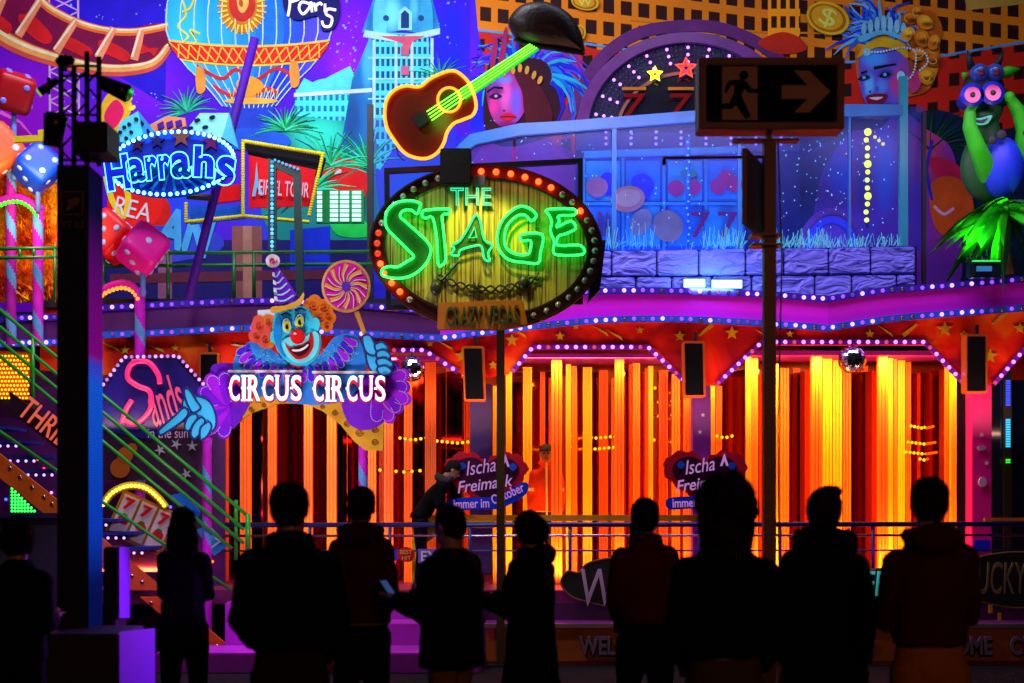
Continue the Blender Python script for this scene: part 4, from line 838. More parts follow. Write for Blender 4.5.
# ================================================================ oval STAGE sign
YO = 15.2
zs = lambda pts: Z(pts, 365, 150, 3.694)
osg = T('oval_sign', 'oval wooden show sign with green neon letters and red bulbs on a steel pole', 'sign', P(501, 872 if False else 668, YO))
def wood_mat():
    m = bpy.data.materials.new('yellow_boards'); m.use_nodes = True; nt = m.node_tree; b = nt.nodes['Principled BSDF']
    tc = nt.nodes.new('ShaderNodeTexCoord'); mp_ = nt.nodes.new('ShaderNodeMapping'); mp_.inputs['Scale'].default_value = (38, 1, 1.2)
    nz = nt.nodes.new('ShaderNodeTexNoise'); nz.inputs['Scale'].default_value = 1; nz.inputs['Detail'].default_value = 5
    nt.links.new(tc.outputs['Object'], mp_.inputs[0]); nt.links.new(mp_.outputs[0], nz.inputs['Vector'])
    rp = nt.nodes.new('ShaderNodeValToRGB'); rp.color_ramp.elements[0].position = .36; rp.color_ramp.elements[0].color = (.10, .06, .01, 1)
    rp.color_ramp.elements[1].position = .56; rp.color_ramp.elements[1].color = (.55, .46, .08, 1); nt.links.new(nz.outputs['Fac'], rp.inputs[0])
    sp = nt.nodes.new('ShaderNodeSeparateXYZ'); nt.links.new(tc.outputs['Object'], sp.inputs[0])
    mo = nt.nodes.new('ShaderNodeMath'); mo.operation = 'PINGPONG'; mo.inputs[1].default_value = .14; nt.links.new(sp.outputs['X'], mo.inputs[0])
    gt = nt.nodes.new('ShaderNodeMath'); gt.operation = 'GREATER_THAN'; gt.inputs[1].default_value = .006; nt.links.new(mo.outputs[0], gt.inputs[0])
    mx = nt.nodes.new('ShaderNodeMix'); mx.data_type = 'RGBA'; mx.inputs['A'].default_value = (.08, .03, .06, 1); nt.links.new(gt.outputs[0], mx.inputs['Factor']); nt.links.new(rp.outputs[0], mx.inputs['B'])
    nt.links.new(mx.outputs['Result'], b.inputs['Base Color']); b.inputs['Roughness'].default_value = .45; return m
OC = (486, 247)
MB().slab(ell(OC[0], OC[1], 116, 82, 56, rot=2), YO+.02, .18).build('rim', mat('rim_brown', C(70, 18, 14), .4, var=.2), osg, bevel=.012)
MB().slab(ell(OC[0], OC[1], 101, 68, 56, rot=2), YO-.01, .04).build('board', wood_mat(), osg)
MB().frame(ell(OC[0], OC[1], 103, 70, 56, rot=2), ell(OC[0], OC[1], 101, 68, 56, rot=2), YO-.03, .06).build('inner_moulding', mat('rim_dark', (.03, .008, .006), .4), osg)
MB().frame(ell(OC[0], OC[1], 117, 83, 56, rot=2), ell(OC[0], OC[1], 115, 81, 56, rot=2), YO-.03, .06).build('outer_moulding', mat('rim_dark', (.03, .008, .006), .4), osg)
redl = glow(255, 40, 8, 15); halfl = glow(200, 40, 10, 1.6); offb = mat('off_bulb', (.28, .26, .24), .1, spec=1, var=0)
for i in range(46):
    a = i*360/46; x = OC[0]+109*math.cos(R(a)); y = OC[1]+75.5*math.sin(R(a)); x, y = OC[0]+(x-OC[0])*math.cos(R(2))-(y-OC[1])*math.sin(R(2)), OC[1]+(x-OC[0])*math.sin(R(2))+(y-OC[1])*math.cos(R(2))
    on = (262 < a < 306) or (a > 325 and a < 336) or (128 < a < 172 and i % 5 != 2)
    if 84 < a < 128 : continue
    if 246 < a < 262: continue
    if on: bulb(x, y, YO-.05, .032, redl, osg)
    else: bulb(x, y, YO-.04, .034, halfl if 172 <= a < 190 else offb, osg)
grn = glow(25, 255, 70, 6.0); grn2 = glow(30, 240, 120, 1.8)
Lt = {'S': [(203, 197), (170, 187), (120, 193), (85, 220), (75, 255), (82, 290), (120, 330), (165, 375), (180, 395), (150, 415), (120, 432), (90, 430), (65, 440), (62, 460), (85, 470), (130, 474), (180, 460), (225, 420), (243, 375), (235, 345), (200, 310), (150, 265), (130, 245), (140, 225), (170, 222), (192, 236), (203, 210)],
      'T': [(212, 232), (225, 222), (310, 218), (308, 235), (285, 243), (290, 300), (298, 400), (285, 425), (270, 420), (265, 330), (250, 250), (225, 252), (212, 245)],
      'A': [(408, 240), (380, 290), (350, 335), (322, 350), (330, 365), (318, 385), (345, 390), (352, 370), (400, 355), (430, 355), (440, 400), (460, 410), (455, 380), (470, 350), (440, 330), (425, 260)],
      'G': [(560, 212), (600, 212), (633, 240), (615, 262), (590, 240), (560, 245), (525, 280), (515, 330), (525, 365), (560, 385), (600, 385), (610, 370), (612, 335), (580, 335), (578, 312), (655, 312), (648, 380), (640, 418), (590, 415), (530, 405), (495, 365), (490, 310), (510, 255)],
      'E': [(672, 220), (770, 218), (773, 240), (715, 243), (718, 262), (708, 285), (760, 262), (778, 290), (740, 310), (715, 318), (712, 352), (795, 352), (805, 385), (712, 388), (695, 370), (700, 340), (685, 300), (690, 265), (680, 240)]}
for k, pts in Lt.items():
    sm = cr(zs(pts), 3); 
    MB().slab(sm, YO-.07, .05).build('letter_body', mat('letter_green', C(10, 90, 20), .5), osg)
    g = grn2 if k == 'A' else grn
    MB().tpx(sm, YO-.11, .0125, 6, True).build('neon_letter', g, osg, smooth=True)
MB().tpx(zs([(405, 285), (385, 325), (412, 322)]), YO-.11, .010, 6, True).build('neon_letter', grn2, osg, smooth=True)
text('THE', *zs([(316, 140)])[0], *zs([(466, 205)])[0], YO-.08, mat('teal_letter', C(20, 110, 90), .4, emit=C(20, 150, 110), es=.7), osg, 'the_lettering', .03, bold=.01)
text('THE', *zs([(316, 140)])[0], *zs([(466, 205)])[0], YO-.125, glow(60, 240, 170, 1.6), osg, 'neon_lettering', outline=1)
# painted barbed wire with knots
wm = mat('barbed_wire', (.02, .025, .02), .4)
for ph in (0, math.pi):
    MB().tpx([(437+i*1.7, 284-0*i+3.2*math.sin(i*.55+ph)-5*(1-(abs(i-30)/30)**2)*-1+((i-30)/30)**2*-8) for i in range(61)], YO-.05, .012, 5).build('wire', wm, osg, smooth=True)
for x, y in ((436, 288), (524, 283)):
    MB().sph(P(x, y, YO-.06), .06, .05, .075).build('knot', wm, osg, smooth=True)
MB().tpx([(442, 280), (458, 262)], YO-.06, .015, 6).build('wire_end', wm, osg)
for k in range(4):
    a = R(20+k*45); MB().tpx([(477-7*math.cos(a), 289-7*math.sin(a)), (477+7*math.cos(a), 289+7*math.sin(a))], YO-.06, .008, 5).build('barb', wm, osg)
# lower plank
MB().slab([(438, 303), (480, 301), (523, 300), (528, 325), (500, 330), (437, 330)], YO-.12, .06).build('name_plank', mat('plank_orange', C(190, 105, 30), .5, var=.3), osg, bevel=.01)
text('CRAZY VEGAS', 446, 306, 519, 325, YO-.135, mat('plank_letters', C(60, 70, 30), .5), osg, 'plank_lettering', .02, rot=2, bold=.02)
# steel carrying frame, top box, pole
MB().frame([(384, 168), (583, 158), (583, 304), (386, 310)], [(389, 173), (578, 163), (578, 299), (391, 305)], YO+.22, .07).build('carrier_frame', STEEL, osg)
MB().rect(440, 148, 471, 184, YO-.14, .30).build('lamp_box', BLACK, osg, bevel=.01)
MB().rect(473, 175, 485, 185, YO-.06, .03).build('label_plate', paint(150, 160, 170), osg)
MB().box(P(496.5, 0, YO+.1).x, P(504.5, 0, YO+.1).x, YO+.12, YO+.20, 0, P(0, 320, YO).z).build('pole', mat('pole_olive', C(80, 60, 30), .5, metal=.2, bump=.2), osg)
MB().box(P(486, 0, YO+.1).x, P(515, 0, YO+.1).x, YO+.02, YO+.3, 0, .02).build('base_plate', STEEL, osg)
MB().slab([(594, 240), (606, 240), (600, 290), (588, 302)], YO+.12, .2).build('side_bulb_box', mat('speckled_black', (.02, .015, .04), .3, bump=.6, bscale=150), osg)
for z, en, sp_ in ((172, 70, 74),):
    lamp('sign_spot', P(478, z+2, YO-.75)+Vector((0, 0, .15)), P(482, 262, YO), .06, en, (1, .92, .12), 'SPOT', spot=sp_)
# ================================================================ neon guitar
zg = lambda pts: Z(pts, 375, 0, 4.138)
gt = T('neon_guitar', 'brown neon-outlined guitar with a green neck leaning above the oval sign', 'guitar sign', P(445, 160, YO))
body = cr(zg([(235, 322), (310, 293), (355, 308), (395, 355), (418, 430), (405, 475), (365, 495), (325, 512), (298, 548), (285, 590), (258, 632), (215, 655), (165, 652), (120, 630), (80, 580), (50, 530), (40, 470), (50, 410), (85, 370), (130, 355), (185, 358)]), 6)
MB().slab(body, YO-.02, .12).build('body', mat('guitar_brown', C(110, 30, 12), .3, var=.25), gt, bevel=.012)
on = glow(255, 110, 20, 5)
MB().tpx(body, YO-.06, .016, 8, True).build('neon_outline', on, gt, smooth=True)
MB().slab(ell(*zg([(307, 413)])[0], 10.5, 10.5), YO-.03, .01).build('sound_hole', mat('hole', C(20, 60, 10), .6), gt)
MB().tpx(ell(*zg([(307, 413)])[0], 11.5, 12.2), YO-.06, .013, 8, True).build('neon_ring', on, gt, smooth=True)
MB().slab(zg([(340, 378), (640, 182), (678, 200), (376, 408)]), YO-.06, .07).build('neck', mat('neck_green', C(40, 230, 20), .5, emit=C(30, 255, 20), es=.55), gt)
for k in range(4):
    a = zg([(214+k*7, 462+k*12)])[0]; b = zg([(642+k*9, 182+k*5)])[0]
    MB().tube([P(*a, YO-.10), P(*b, YO-.10)], .0055, 6).build('neon_string', glow(90, 255, 40, 6), gt, smooth=True)
MB().slab(zg([(150, 485), (195, 455), (228, 500), (182, 535)]), YO-.09, .07).build('bridge', BLACK, gt, bevel=.01)
MB().tube([P(*zg([(85, 590)])[0], YO-.05), P(*zg([(95, 640)])[0], YO-.05), P(*zg([(120, 665)])[0], YO)], .006, 5).build('cable', STEEL, gt)
lamp('guitar_glow', P(440, 105, YO-.35), P(434, 110, YO), .1, 2.2, (.2, 1, .05), 'POINT')
hat = T('cowboy_hat', 'large dark brown cowboy hat hung over the guitar headstock', 'hat', P(548, 50, YO))
h = cr(zg([(553, 110), (562, 70), (600, 30), (650, 14), (710, 14), (770, 38), (820, 80), (852, 140), (866, 200), (862, 222), (820, 214), (760, 204), (700, 197), (640, 186), (590, 165)]), 5)
mb = MB(); ctr = zg([(700, 120)])[0]
rings = []
for k, (s_, dy) in enumerate(((1, .02), (1.0, -.04), (.93, -.10), (.78, -.16), (.55, -.20), (.25, -.22))):
    rings.append([P(ctr[0]+(x-ctr[0])*s_, ctr[1]+(y-ctr[1])*s_, YO)+Vector((0, dy, 0)) for x, y in h])
n = len(h); vs = [v for r_ in rings for v in r_]; fs = [(i+k*n, (i+1) % n+k*n, (i+1) % n+(k+1)*n, i+(k+1)*n) for k in range(len(rings)-1) for i in range(n)]
fs += [tuple(range(n)), tuple(range((len(rings)-1)*n, len(rings)*n))]; mb.add(vs, fs)
mb.build('crown', mat('hat_brown', C(48, 20, 14), .45, bump=.3, bscale=20), hat, smooth=True)
MB().tube([P(x, y, YO-.06) for x, y in cr(zg([(575, 160), (640, 186), (720, 199), (800, 212), (868, 222)]), 5, False)], .022, 6).build('brim', mat('hat_dark', C(25, 10, 8), .5), hat, smooth=True)
# ================================================================ clown sign
YN = 16.2
zc = lambda pts: Z(pts, 150, 245, 3.252)
cl = T('clown_sign', 'painted clown board with lollipop, blue gloves and lit white lettering on a striped pole', 'clown sign', P(290, 668, YN))
def cp(name, pts, c, L, smooth=True, t=.03, m=None, b=0):
    q = cr(zc(pts), 5) if smooth else zc(pts)
    return MB().slab(q, YN-.02*L, t).build(name, m or paint(*c), cl, bevel=b)
cp('gold_scroll_board', [(270, 590), (330, 545), (420, 515), (500, 515), (560, 540), (620, 585), (665, 640), (700, 668), (757, 668), (760, 580), (720, 500), (500, 470), (330, 490), (270, 560)], (225, 150, 30), 0, False, t=.08)
for (x, y, r_) in ((290, 565, 12), (330, 535, 10), (600, 545, 10), (640, 580, 12), (680, 610, 14), (730, 600, 12), (730, 640, 12), (560, 525, 8), (370, 520, 8)):
    a = zc([(x, y)])[0]; MB().slab(strokepoly([(a[0]+(r_/3.25)*(1-i/16)*math.cos(i*.75), a[1]+(r_/3.25)*(1-i/16)*math.sin(i*.75)) for i in range(16)], 1.0), YN-.02, .015).build('scroll_pattern', paint(150, 80, 15), cl)
def ruffle(name, pts, base, L, bead=True, n=0):
    cp(name, pts, base, L)
body_p = (130, 20, 190)
cp('left_sleeve', [(198, 400), (225, 385), (280, 388), (310, 420), (340, 470), (300, 560), (260, 600), (215, 560), (190, 480)], (110, 20, 190), 1)
cp('right_sleeve', [(620, 500), (640, 450), (700, 420), (760, 430), (790, 480), (770, 560), (730, 595), (680, 600), (640, 570)], (115, 20, 190), 1)
cp('collar', [(270, 400), (290, 340), (350, 310), (420, 360), (480, 400), (550, 360), (600, 300), (660, 290), (690, 330), (700, 420), (640, 500), (520, 520), (400, 500), (300, 470)], (45, 125, 215), 2)
# fan ruffles: left sleeve cuff, right cuff, collar fringe
vio = (160, 20, 225)
def fan(cx, cy, r0, r1, a0, a1, n, L, w, col=vio):
    for i in range(n):
        a = R(a0+(a1-a0)*i/(n-1)); r_ = r1*(1+.08*(i % 2)); u = (math.cos(a), math.sin(a)); v = (-u[1], u[0]); ww = w
        pts = [(cx+u[0]*r0-v[0]*ww*.5, cy+u[1]*r0-v[1]*ww*.5), (cx+u[0]*r_*.8-v[0]*ww, cy+u[1]*r_*.8-v[1]*ww), (cx+u[0]*r_, cy+u[1]*r_), (cx+u[0]*r_*.8+v[0]*ww, cy+u[1]*r_*.8+v[1]*ww), (cx+u[0]*r0+v[0]*ww*.5, cy+u[1]*r0+v[1]*ww*.5)]
        q = cr(zc(pts), 5); MB().slab(q, YN-.02*L-.004*i, .02).build('ruffle_fold', paint(*(col if i % 2 else (120, 10, 200))), cl)
        mb = MB()
        for x, y in along([((x_-zc([(cx, cy)])[0][0])*.9+zc([(cx, cy)])[0][0], (y_-zc([(cx, cy)])[0][1])*.93+zc([(cx, cy)])[0][1]) for x_, y_ in q[4:-4]], 1.7): mb.slab(ell(x, y, .5, .5, 6), YN-.02*L-.004*i-.004, .006)
        mb.build('dotted_trim_pattern', paint(240, 180, 255), cl)
fan(255, 520, 10, 112, 100, 262, 7, 4, 22); fan(735, 470, 10, 112, -52, 88, 7, 4, 22)
arc_ = cr([(290, 345), (312, 392), (360, 418), (430, 432), (500, 436), (560, 426), (612, 396), (648, 350), (672, 300)], 6, False)
for i, (x, y) in enumerate(along(arc_, 27, 4)):
    dx, dy = x-485, (y-270)*1.7; d_ = math.hypot(dx, dy); u = (dx/d_, dy/d_); v = (-u[1], u[0]); Lf = 36; ww = 11
    pts = [(x-u[0]*Lf-v[0]*5, y-u[1]*Lf-v[1]*5), (x-v[0]*ww, y-v[1]*ww), (x+u[0]*12, y+u[1]*12), (x+v[0]*ww, y+v[1]*ww), (x-u[0]*Lf+v[0]*5, y-u[1]*Lf+v[1]*5)]
    q = cr(zc(pts), 5); MB().slab(q, YN-.075-.002*(i % 2), .02).build('ruffle_fold', paint(*((150, 20, 220) if i % 2 else (70, 25, 200))), cl)
    mb = MB()
    for x_, y_ in along(q[3:-5], 1.6): mb.slab(ell(x_, y_, .45, .45, 6), YN-.082, .006)
    mb.build('dotted_trim_pattern', paint(235, 190, 255), cl)
mb = MB()
for i in range(160):
    a = random.uniform(0, math.pi); r_ = random.uniform(85, 180); x = 480+r_*1.15*math.cos(a); y = 320+r_*.55*math.sin(a)
    p_ = zc([(x, y)])[0]; mb.slab(strokepoly([(p_[0]+1.6*math.cos(q), p_[1]+1.2*math.sin(q)) for q in (0, 1, 2, 3, 4)], .45), YN-.047, .006)
mb.build('curl_pattern', paint(90, 190, 230), cl)
mb = MB()
for i in range(90):
    x = random.uniform(300, 750); y = random.uniform(520, 650)
    if y < 515+abs(x-480)**1.9*.0021 or (x < 420 and y > 590): continue
    p_ = zc([(x, y)])[0]; mb.slab(strokepoly([(p_[0]+1.3*math.cos(q), p_[1]+1.0*math.sin(q)) for q in (0, 1, 2, 3, 4)], .35), YN-.012, .006)
0 and mb.build('gold_curl_pattern', paint(150, 85, 10), cl)
# hair, head
orn = (245, 110, 30)
for (x, y, r_) in ((355, 265, 24), (345, 295, 22), (385, 250, 22), (375, 310, 24), (370, 280, 26), (390, 320, 14), (352, 245, 16)): cp('hair_curl', ell(x, y, r_*1.15, r_*1.08, 14), (245, 80, 60) if x < 380 else orn, 5, False)
for (x, y, r_) in ((530, 200, 30), (565, 205, 28), (580, 235, 22), (555, 235, 28), (575, 262, 18), (535, 180, 18)): cp('hair_curl', ell(x, y, r_*1.15, r_*1.08, 14), orn, 5, False)
for (x, y, r_) in ((355, 265, 14), (345, 297, 12), (375, 308, 14), (386, 252, 12), (530, 200, 18), (565, 205, 16), (580, 235, 12), (552, 238, 16), (574, 262, 10)):
    a = zc([(x, y)])[0]; MB().slab(strokepoly([(a[0]+(r_/3.25)*(1-i/14)*math.cos(i*.8), a[1]+(r_/3.25)*(1-i/14)*math.sin(i*.8)) for i in range(14)], .45), YN-.125, .015).build('curl_pattern', paint(190, 50, 20), cl)
cp('head', [(405, 225), (430, 205), (480, 195), (520, 215), (535, 260), (555, 300), (548, 350), (520, 385), (480, 392), (440, 375), (410, 335), (398, 280)], (50, 190, 240), 6, t=.06, b=.01)
cp('ear', [(392, 285), (404, 282), (412, 300), (406, 318), (392, 312)], (60, 195, 235), 7); cp('ear', [(530, 240), (545, 238), (552, 258), (545, 280), (532, 272)], (60, 195, 235), 7)
cp('face_shade', [(410, 240), (422, 232), (428, 280), (424, 330), (440, 368), (415, 335), (402, 290)], (25, 135, 210), 8)
cp('muzzle', [(430, 320), (450, 300), (500, 300), (535, 280), (550, 300), (545, 345), (515, 378), (475, 382), (445, 360)], (110, 225, 245), 8)
cp('mouth', [(438, 318), (455, 332), (490, 328), (515, 310), (520, 285), (528, 290), (530, 330), (510, 362), (480, 372), (455, 352)], (190, 15, 25), 9)
cp('mouth_gap', [(455, 340), (490, 338), (517, 318), (518, 335), (500, 356), (478, 360)], (60, 0, 15), 10); cp('teeth', [(462, 340), (490, 338), (514, 322), (510, 332), (490, 344), (468, 346)], (240, 235, 245), 11)
cp('nose', ell(479, 297, 24, 24, 24), (225, 10, 20), 12, False, t=.06, b=.015); cp('nose_shine', ell(471, 288, 5, 4, 12), (255, 170, 170), 13, False, t=.03)
for x, y, ro in ((444, 262, -8), (485, 248, 8)):
    cp('eye_white', ell(x, y, 15, 24, 20, rot=ro), (190, 245, 255), 9, False); cp('eye_yellow', ell(x+1, y+2, 10, 16, 18, rot=ro), (230, 225, 20), 10, False)
    cp('pupil', ell(x+1, y+4, 5, 8, 14), (5, 5, 20), 11, False); cp('eye_rim', strokepoly(ell(x, y, 16, 26, 20, 180, 360, rot=ro), 3), (10, 40, 130), 10, False)
cp('eyebrow', strokepoly([(425, 228), (440, 220), (458, 228)], 6, 3), (20, 30, 100), 10, False); cp('eyebrow', strokepoly([(470, 212), (490, 205), (508, 212)], 6, 3), (20, 30, 100), 10, False)
cp('hat_brim', [(390, 212), (400, 200), (440, 196), (480, 178), (498, 155), (500, 170), (485, 196), (440, 212), (400, 220)], (245, 160, 50), 13)
cp('hat_cone', [(396, 66), (404, 60), (412, 64), (475, 160), (460, 182), (430, 192), (406, 194)], (120, 25, 200), 12, False)
for k in range(5):
    t0 = .18+k*.175; xL = 398+8*t0; xR = 412+62*t0; y = 66+112*t0
    cp('hat_stripe', strokepoly(cr([(xL, y+14), ((xL+xR)/2, y+16), (xR, y-2)], 5, False), 4.5), (150, 200, 250), 13, False)
for k in range(4): cp('hat_highlight_pattern', [(398+k*2, 88+k*26), (404+k*3, 90+k*26), (406+k*3, 104+k*26), (398+k*2, 100+k*26)], (235, 235, 255), 14, False)
cp('pompom', ell(398, 50, 23, 22, 20), (245, 200, 210), 14, False, t=.07, b=.02); cp('pompom_swirl', strokepoly([(398+14*(1-i/12)*math.cos(i*.9), 50+14*(1-i/12)*math.sin(i*.9)) for i in range(12)], 3), (215, 80, 110), 15, False)
for k in range(3): cp('hair_glint', [(350+k*14, 212-k*1), (410, 208-k), (410, 236), (350+k*4, 240)], (225, 220, 255), 4, False) if k == 0 else None
# lollipop
a = zc([(637, 133)])[0]; 
cp('lolly_stick', [(664, 220), (678, 214), (704, 286), (692, 294)], (230, 140, 50), 5, False)
MB().slab(ell(*a, 24.5, 26.2, 36), YN-.13, .06).build('lolly_rim', paint(240, 165, 90), cl, bevel=.01)
MB().slab(ell(*a, 22, 23.6, 36), YN-.145, .02).build('lolly_disc', paint(205, 30, 140), cl)
for i in range(16):
    b0 = i*22.5; q = []
    for s_, off in ((.2, 0), (.55, 9), (.95, 26)): q.append((a[0]+22*s_*math.cos(R(b0+off)), a[1]+23*s_*math.sin(R(b0+off))))
    MB().slab(strokepoly(cr(q, 4, False), 1.2, 4.6), YN-.16, .014).build('lolly_swirl', paint(245, 140, 40) if i % 2 else paint(200, 20, 150), cl)
    MB().slab(strokepoly(cr([(x+.5, y+1.5) for x, y in q], 4, False), .5, .8), YN-.163, .014).build('lolly_line_pattern', paint(250, 190, 240), cl)
MB().slab(ell(*a, 4.2, 4.4), YN-.18, .03).build('lolly_hub', paint(90, 40, 170), cl)
# gloves: pointing hand (left), gripping hand (right); each finger its own rounded form
gl_m = mat('glove_blue', C(60, 185, 240), .45, var=.12); gl_d = mat('glove_line', C(8, 35, 110), .5)
def glove(shapes, nm):
    for i, pts in enumerate(shapes):
        q = cr(zc(pts), 6); MB().slab([(x+.0, y+.0) for x, y in q], YN-.15-.012*i, .05).build(nm[i], gl_m, cl, bevel=.012)
        MB().tpx(q, YN-.152-.012*i, .011, 5, True).build(nm[i]+'_outline', gl_d, cl)
glove([[(110, 500), (150, 490), (195, 510), (215, 560), (208, 600), (160, 625), (125, 600), (105, 550)], [(110, 475), (122, 466), (135, 480), (150, 505), (165, 530), (140, 545), (122, 520)], [(110, 528), (125, 545), (110, 570), (60, 605), (35, 618), (27, 606), (40, 590), (80, 555)],
       [(122, 560), (145, 548), (155, 562), (140, 592), (122, 605), (112, 590)], [(140, 585), (165, 560), (180, 575), (165, 610), (145, 630), (132, 615)], [(165, 595), (190, 575), (200, 592), (185, 622), (165, 632)]], ['palm', 'thumb', 'pointing_finger', 'finger', 'finger', 'finger'])
glove([[(705, 340), (745, 320), (775, 350), (785, 395), (765, 420), (725, 415), (705, 380)], [(690, 300), (712, 292), (728, 315), (740, 345), (725, 360), (700, 345)], [(730, 325), (755, 315), (775, 335), (765, 350), (740, 350)], [(735, 350), (760, 340), (782, 358), (775, 375), (745, 376)], [(735, 375), (762, 366), (790, 385), (780, 400), (750, 402)], [(738, 400), (765, 392), (785, 408), (775, 422), (750, 422)]], ['palm', 'thumb', 'finger', 'finger', 'finger', 'finger'])
# lettering : western slab letters with red shadow and lit white face
lw = mat('letter_face', (.8, .8, .85), .4, emit=(.62, .66, .95), es=.75); lr = paint(210, 15, 50)
for w_, x0, x1, y0, y1 in (('CIRCUS', 229, 303, 375, 401), ('CIRCUS', 313, 387, 375.5, 401.5)):
    n_ = 6; W = (x1-x0); wd = [.165, .075, .19, .17, .20, .17]; x = x0
    for ch, f_ in zip(w_, wd):
        a0, a1 = x+.6, x+W*f_-1.7; x += W*f_+.5
        text(ch, a0-.4, y0+1.6, a1+.6, y1+1.8, YN-.20, lr, cl, 'letter_shadow', .03, bold=.05)
        text(ch, a0, y0, a1, y1, YN-.27, lw, cl, 'letter', .02, bold=.012)
        mb = MB(); mb.rect(a0-1.3 if ch != 'C' else a0-1.2, (y0+y1)/2-1.1, a0+1.6, (y0+y1)/2+1.1, YN-.275, .012)
        if ch in 'IRU': mb.rect(a0-1.4, y0, a0+(3 if ch != 'U' else 3.4), y0+1.7, YN-.284, .01) if ch != 'R' else mb.rect(a0-1.2, y0, a0+2, y0+1.7, YN-.284, .01)
        if ch in 'IR': mb.rect(a0-1.4, y1-1.7, a0+4, y1, YN-.284, .01)
        if ch == 'U': mb.rect(a1-3.4, y0, a1+1, y0+1.7, YN-.284, .01)
        if ch == 'I': mb.rect(a1-2, y0, a1+1.2, y0+1.7, YN-.284, .01).rect(a1-2, y1-1.7, a1+1.2, y1, YN-.284, .01)
        mb.build('letter_serif_pattern', lw, cl)
MB().rect(228, 370, 302, 372.4, YN-.16, .03).build('letter_bar', paint(225, 200, 190), cl); MB().rect(312, 371, 388, 373.4, YN-.16, .03).build('letter_bar', paint(225, 200, 190), cl)
MB().box(P(280, 0, YN+.2).x, P(290, 0, YN+.2).x, YN+.1, YN+.2, P(0, 400, YN).z, P(0, 300, YN).z).build('back_bracket', STEEL, cl)
MB().box(P(215, 0, YN).x, P(370, 0, YN).x, YN+.08, YN+.14, P(0, 398, YN).z, P(0, 392, YN).z).build('crossbar', STEEL, cl)
# ================================================================ candy-striped poles
def stripe_pole(px, ytop, ybot_z, Y, r, lab, c1=(200, 30, 200), c2=(90, 150, 235), twist=1.0, parent=None):
    t = T('striped_pole', lab, 'pole', (P(px, 0, Y).x, Y, ybot_z), 'candy-striped poles of the ride') if parent is None else parent
    zt = P(0, ytop, Y).z; n = 16; H = zt-ybot_z; m_ = max(8, int(H/.035)); mb = MB(); X = P(px, 0, Y).x
    for j in range(m_):
        for i in range(n):
            vs = [(X+r*math.cos(2*math.pi*q/n), Y+r*math.sin(2*math.pi*q/n), ybot_z+H*k/m_) for q, k in ((i, j), (i+1, j), (i+1, j+1), (i, j+1))]
            mb.cm = 1 if (i*1.0+j*twist) % 16 < 5 else 0; mb.add(vs, [(0, 1, 2, 3)])
    mb.build('shaft', [paint(*c1), paint(*c2)], t, smooth=False); MB().sph((X, Y, zt), r*1.25, rz=r*.8).build('cap', paint(*c1), t, smooth=True); return t
stripe_pole(207, 440, 0, YN+.1, .052, 'magenta and blue striped pole under the pointing glove of the clown sign')
stripe_pole(363, 440, 0, YN+.1, .05, 'magenta and blue striped pole under the right end of the clown sign')
stripe_pole(140, 292, P(0, 500, 17.1).z, 17.1, .06, 'striped pole under the pink die, beside the dark LED column')
stripe_pole(38, 208, P(0, 345, 17.1).z, 17.1, .06, 'striped pole under the blue die at the far left')
stripe_pole(11, 170, P(0, 345, 17.1).z, 17.1, .06, 'striped pole under the orange die at the left edge', (150, 20, 150))
def arch(pts, Y, c, lab, bl=None):
    t = T('bulb_arch', lab, 'arch', P(pts[0][0], pts[0][1], Y)); q = cr(pts, 8, False)
    MB().tpx(q, Y, .05, 8).build('tube', paint(*c), t, smooth=True)
    for x, y in along([(x_, y_+4) for x_, y_ in q], 4.2, 2): bulb(x, y, Y-.03, .025, glow(*bl, 3), t)
arch([(96, 300), (104, 290), (120, 284), (132, 287), (140, 298)], 17.08, (215, 20, 150), 'pink arch with orange bulbs between the dark column and the pink-die pole', (255, 120, 15))
arch([(-8, 206), (6, 199), (20, 198), (32, 205), (38, 214)], 17.08, (160, 20, 160), 'purple arch with green bulbs linking the two leftmost striped poles', (40, 230, 30))
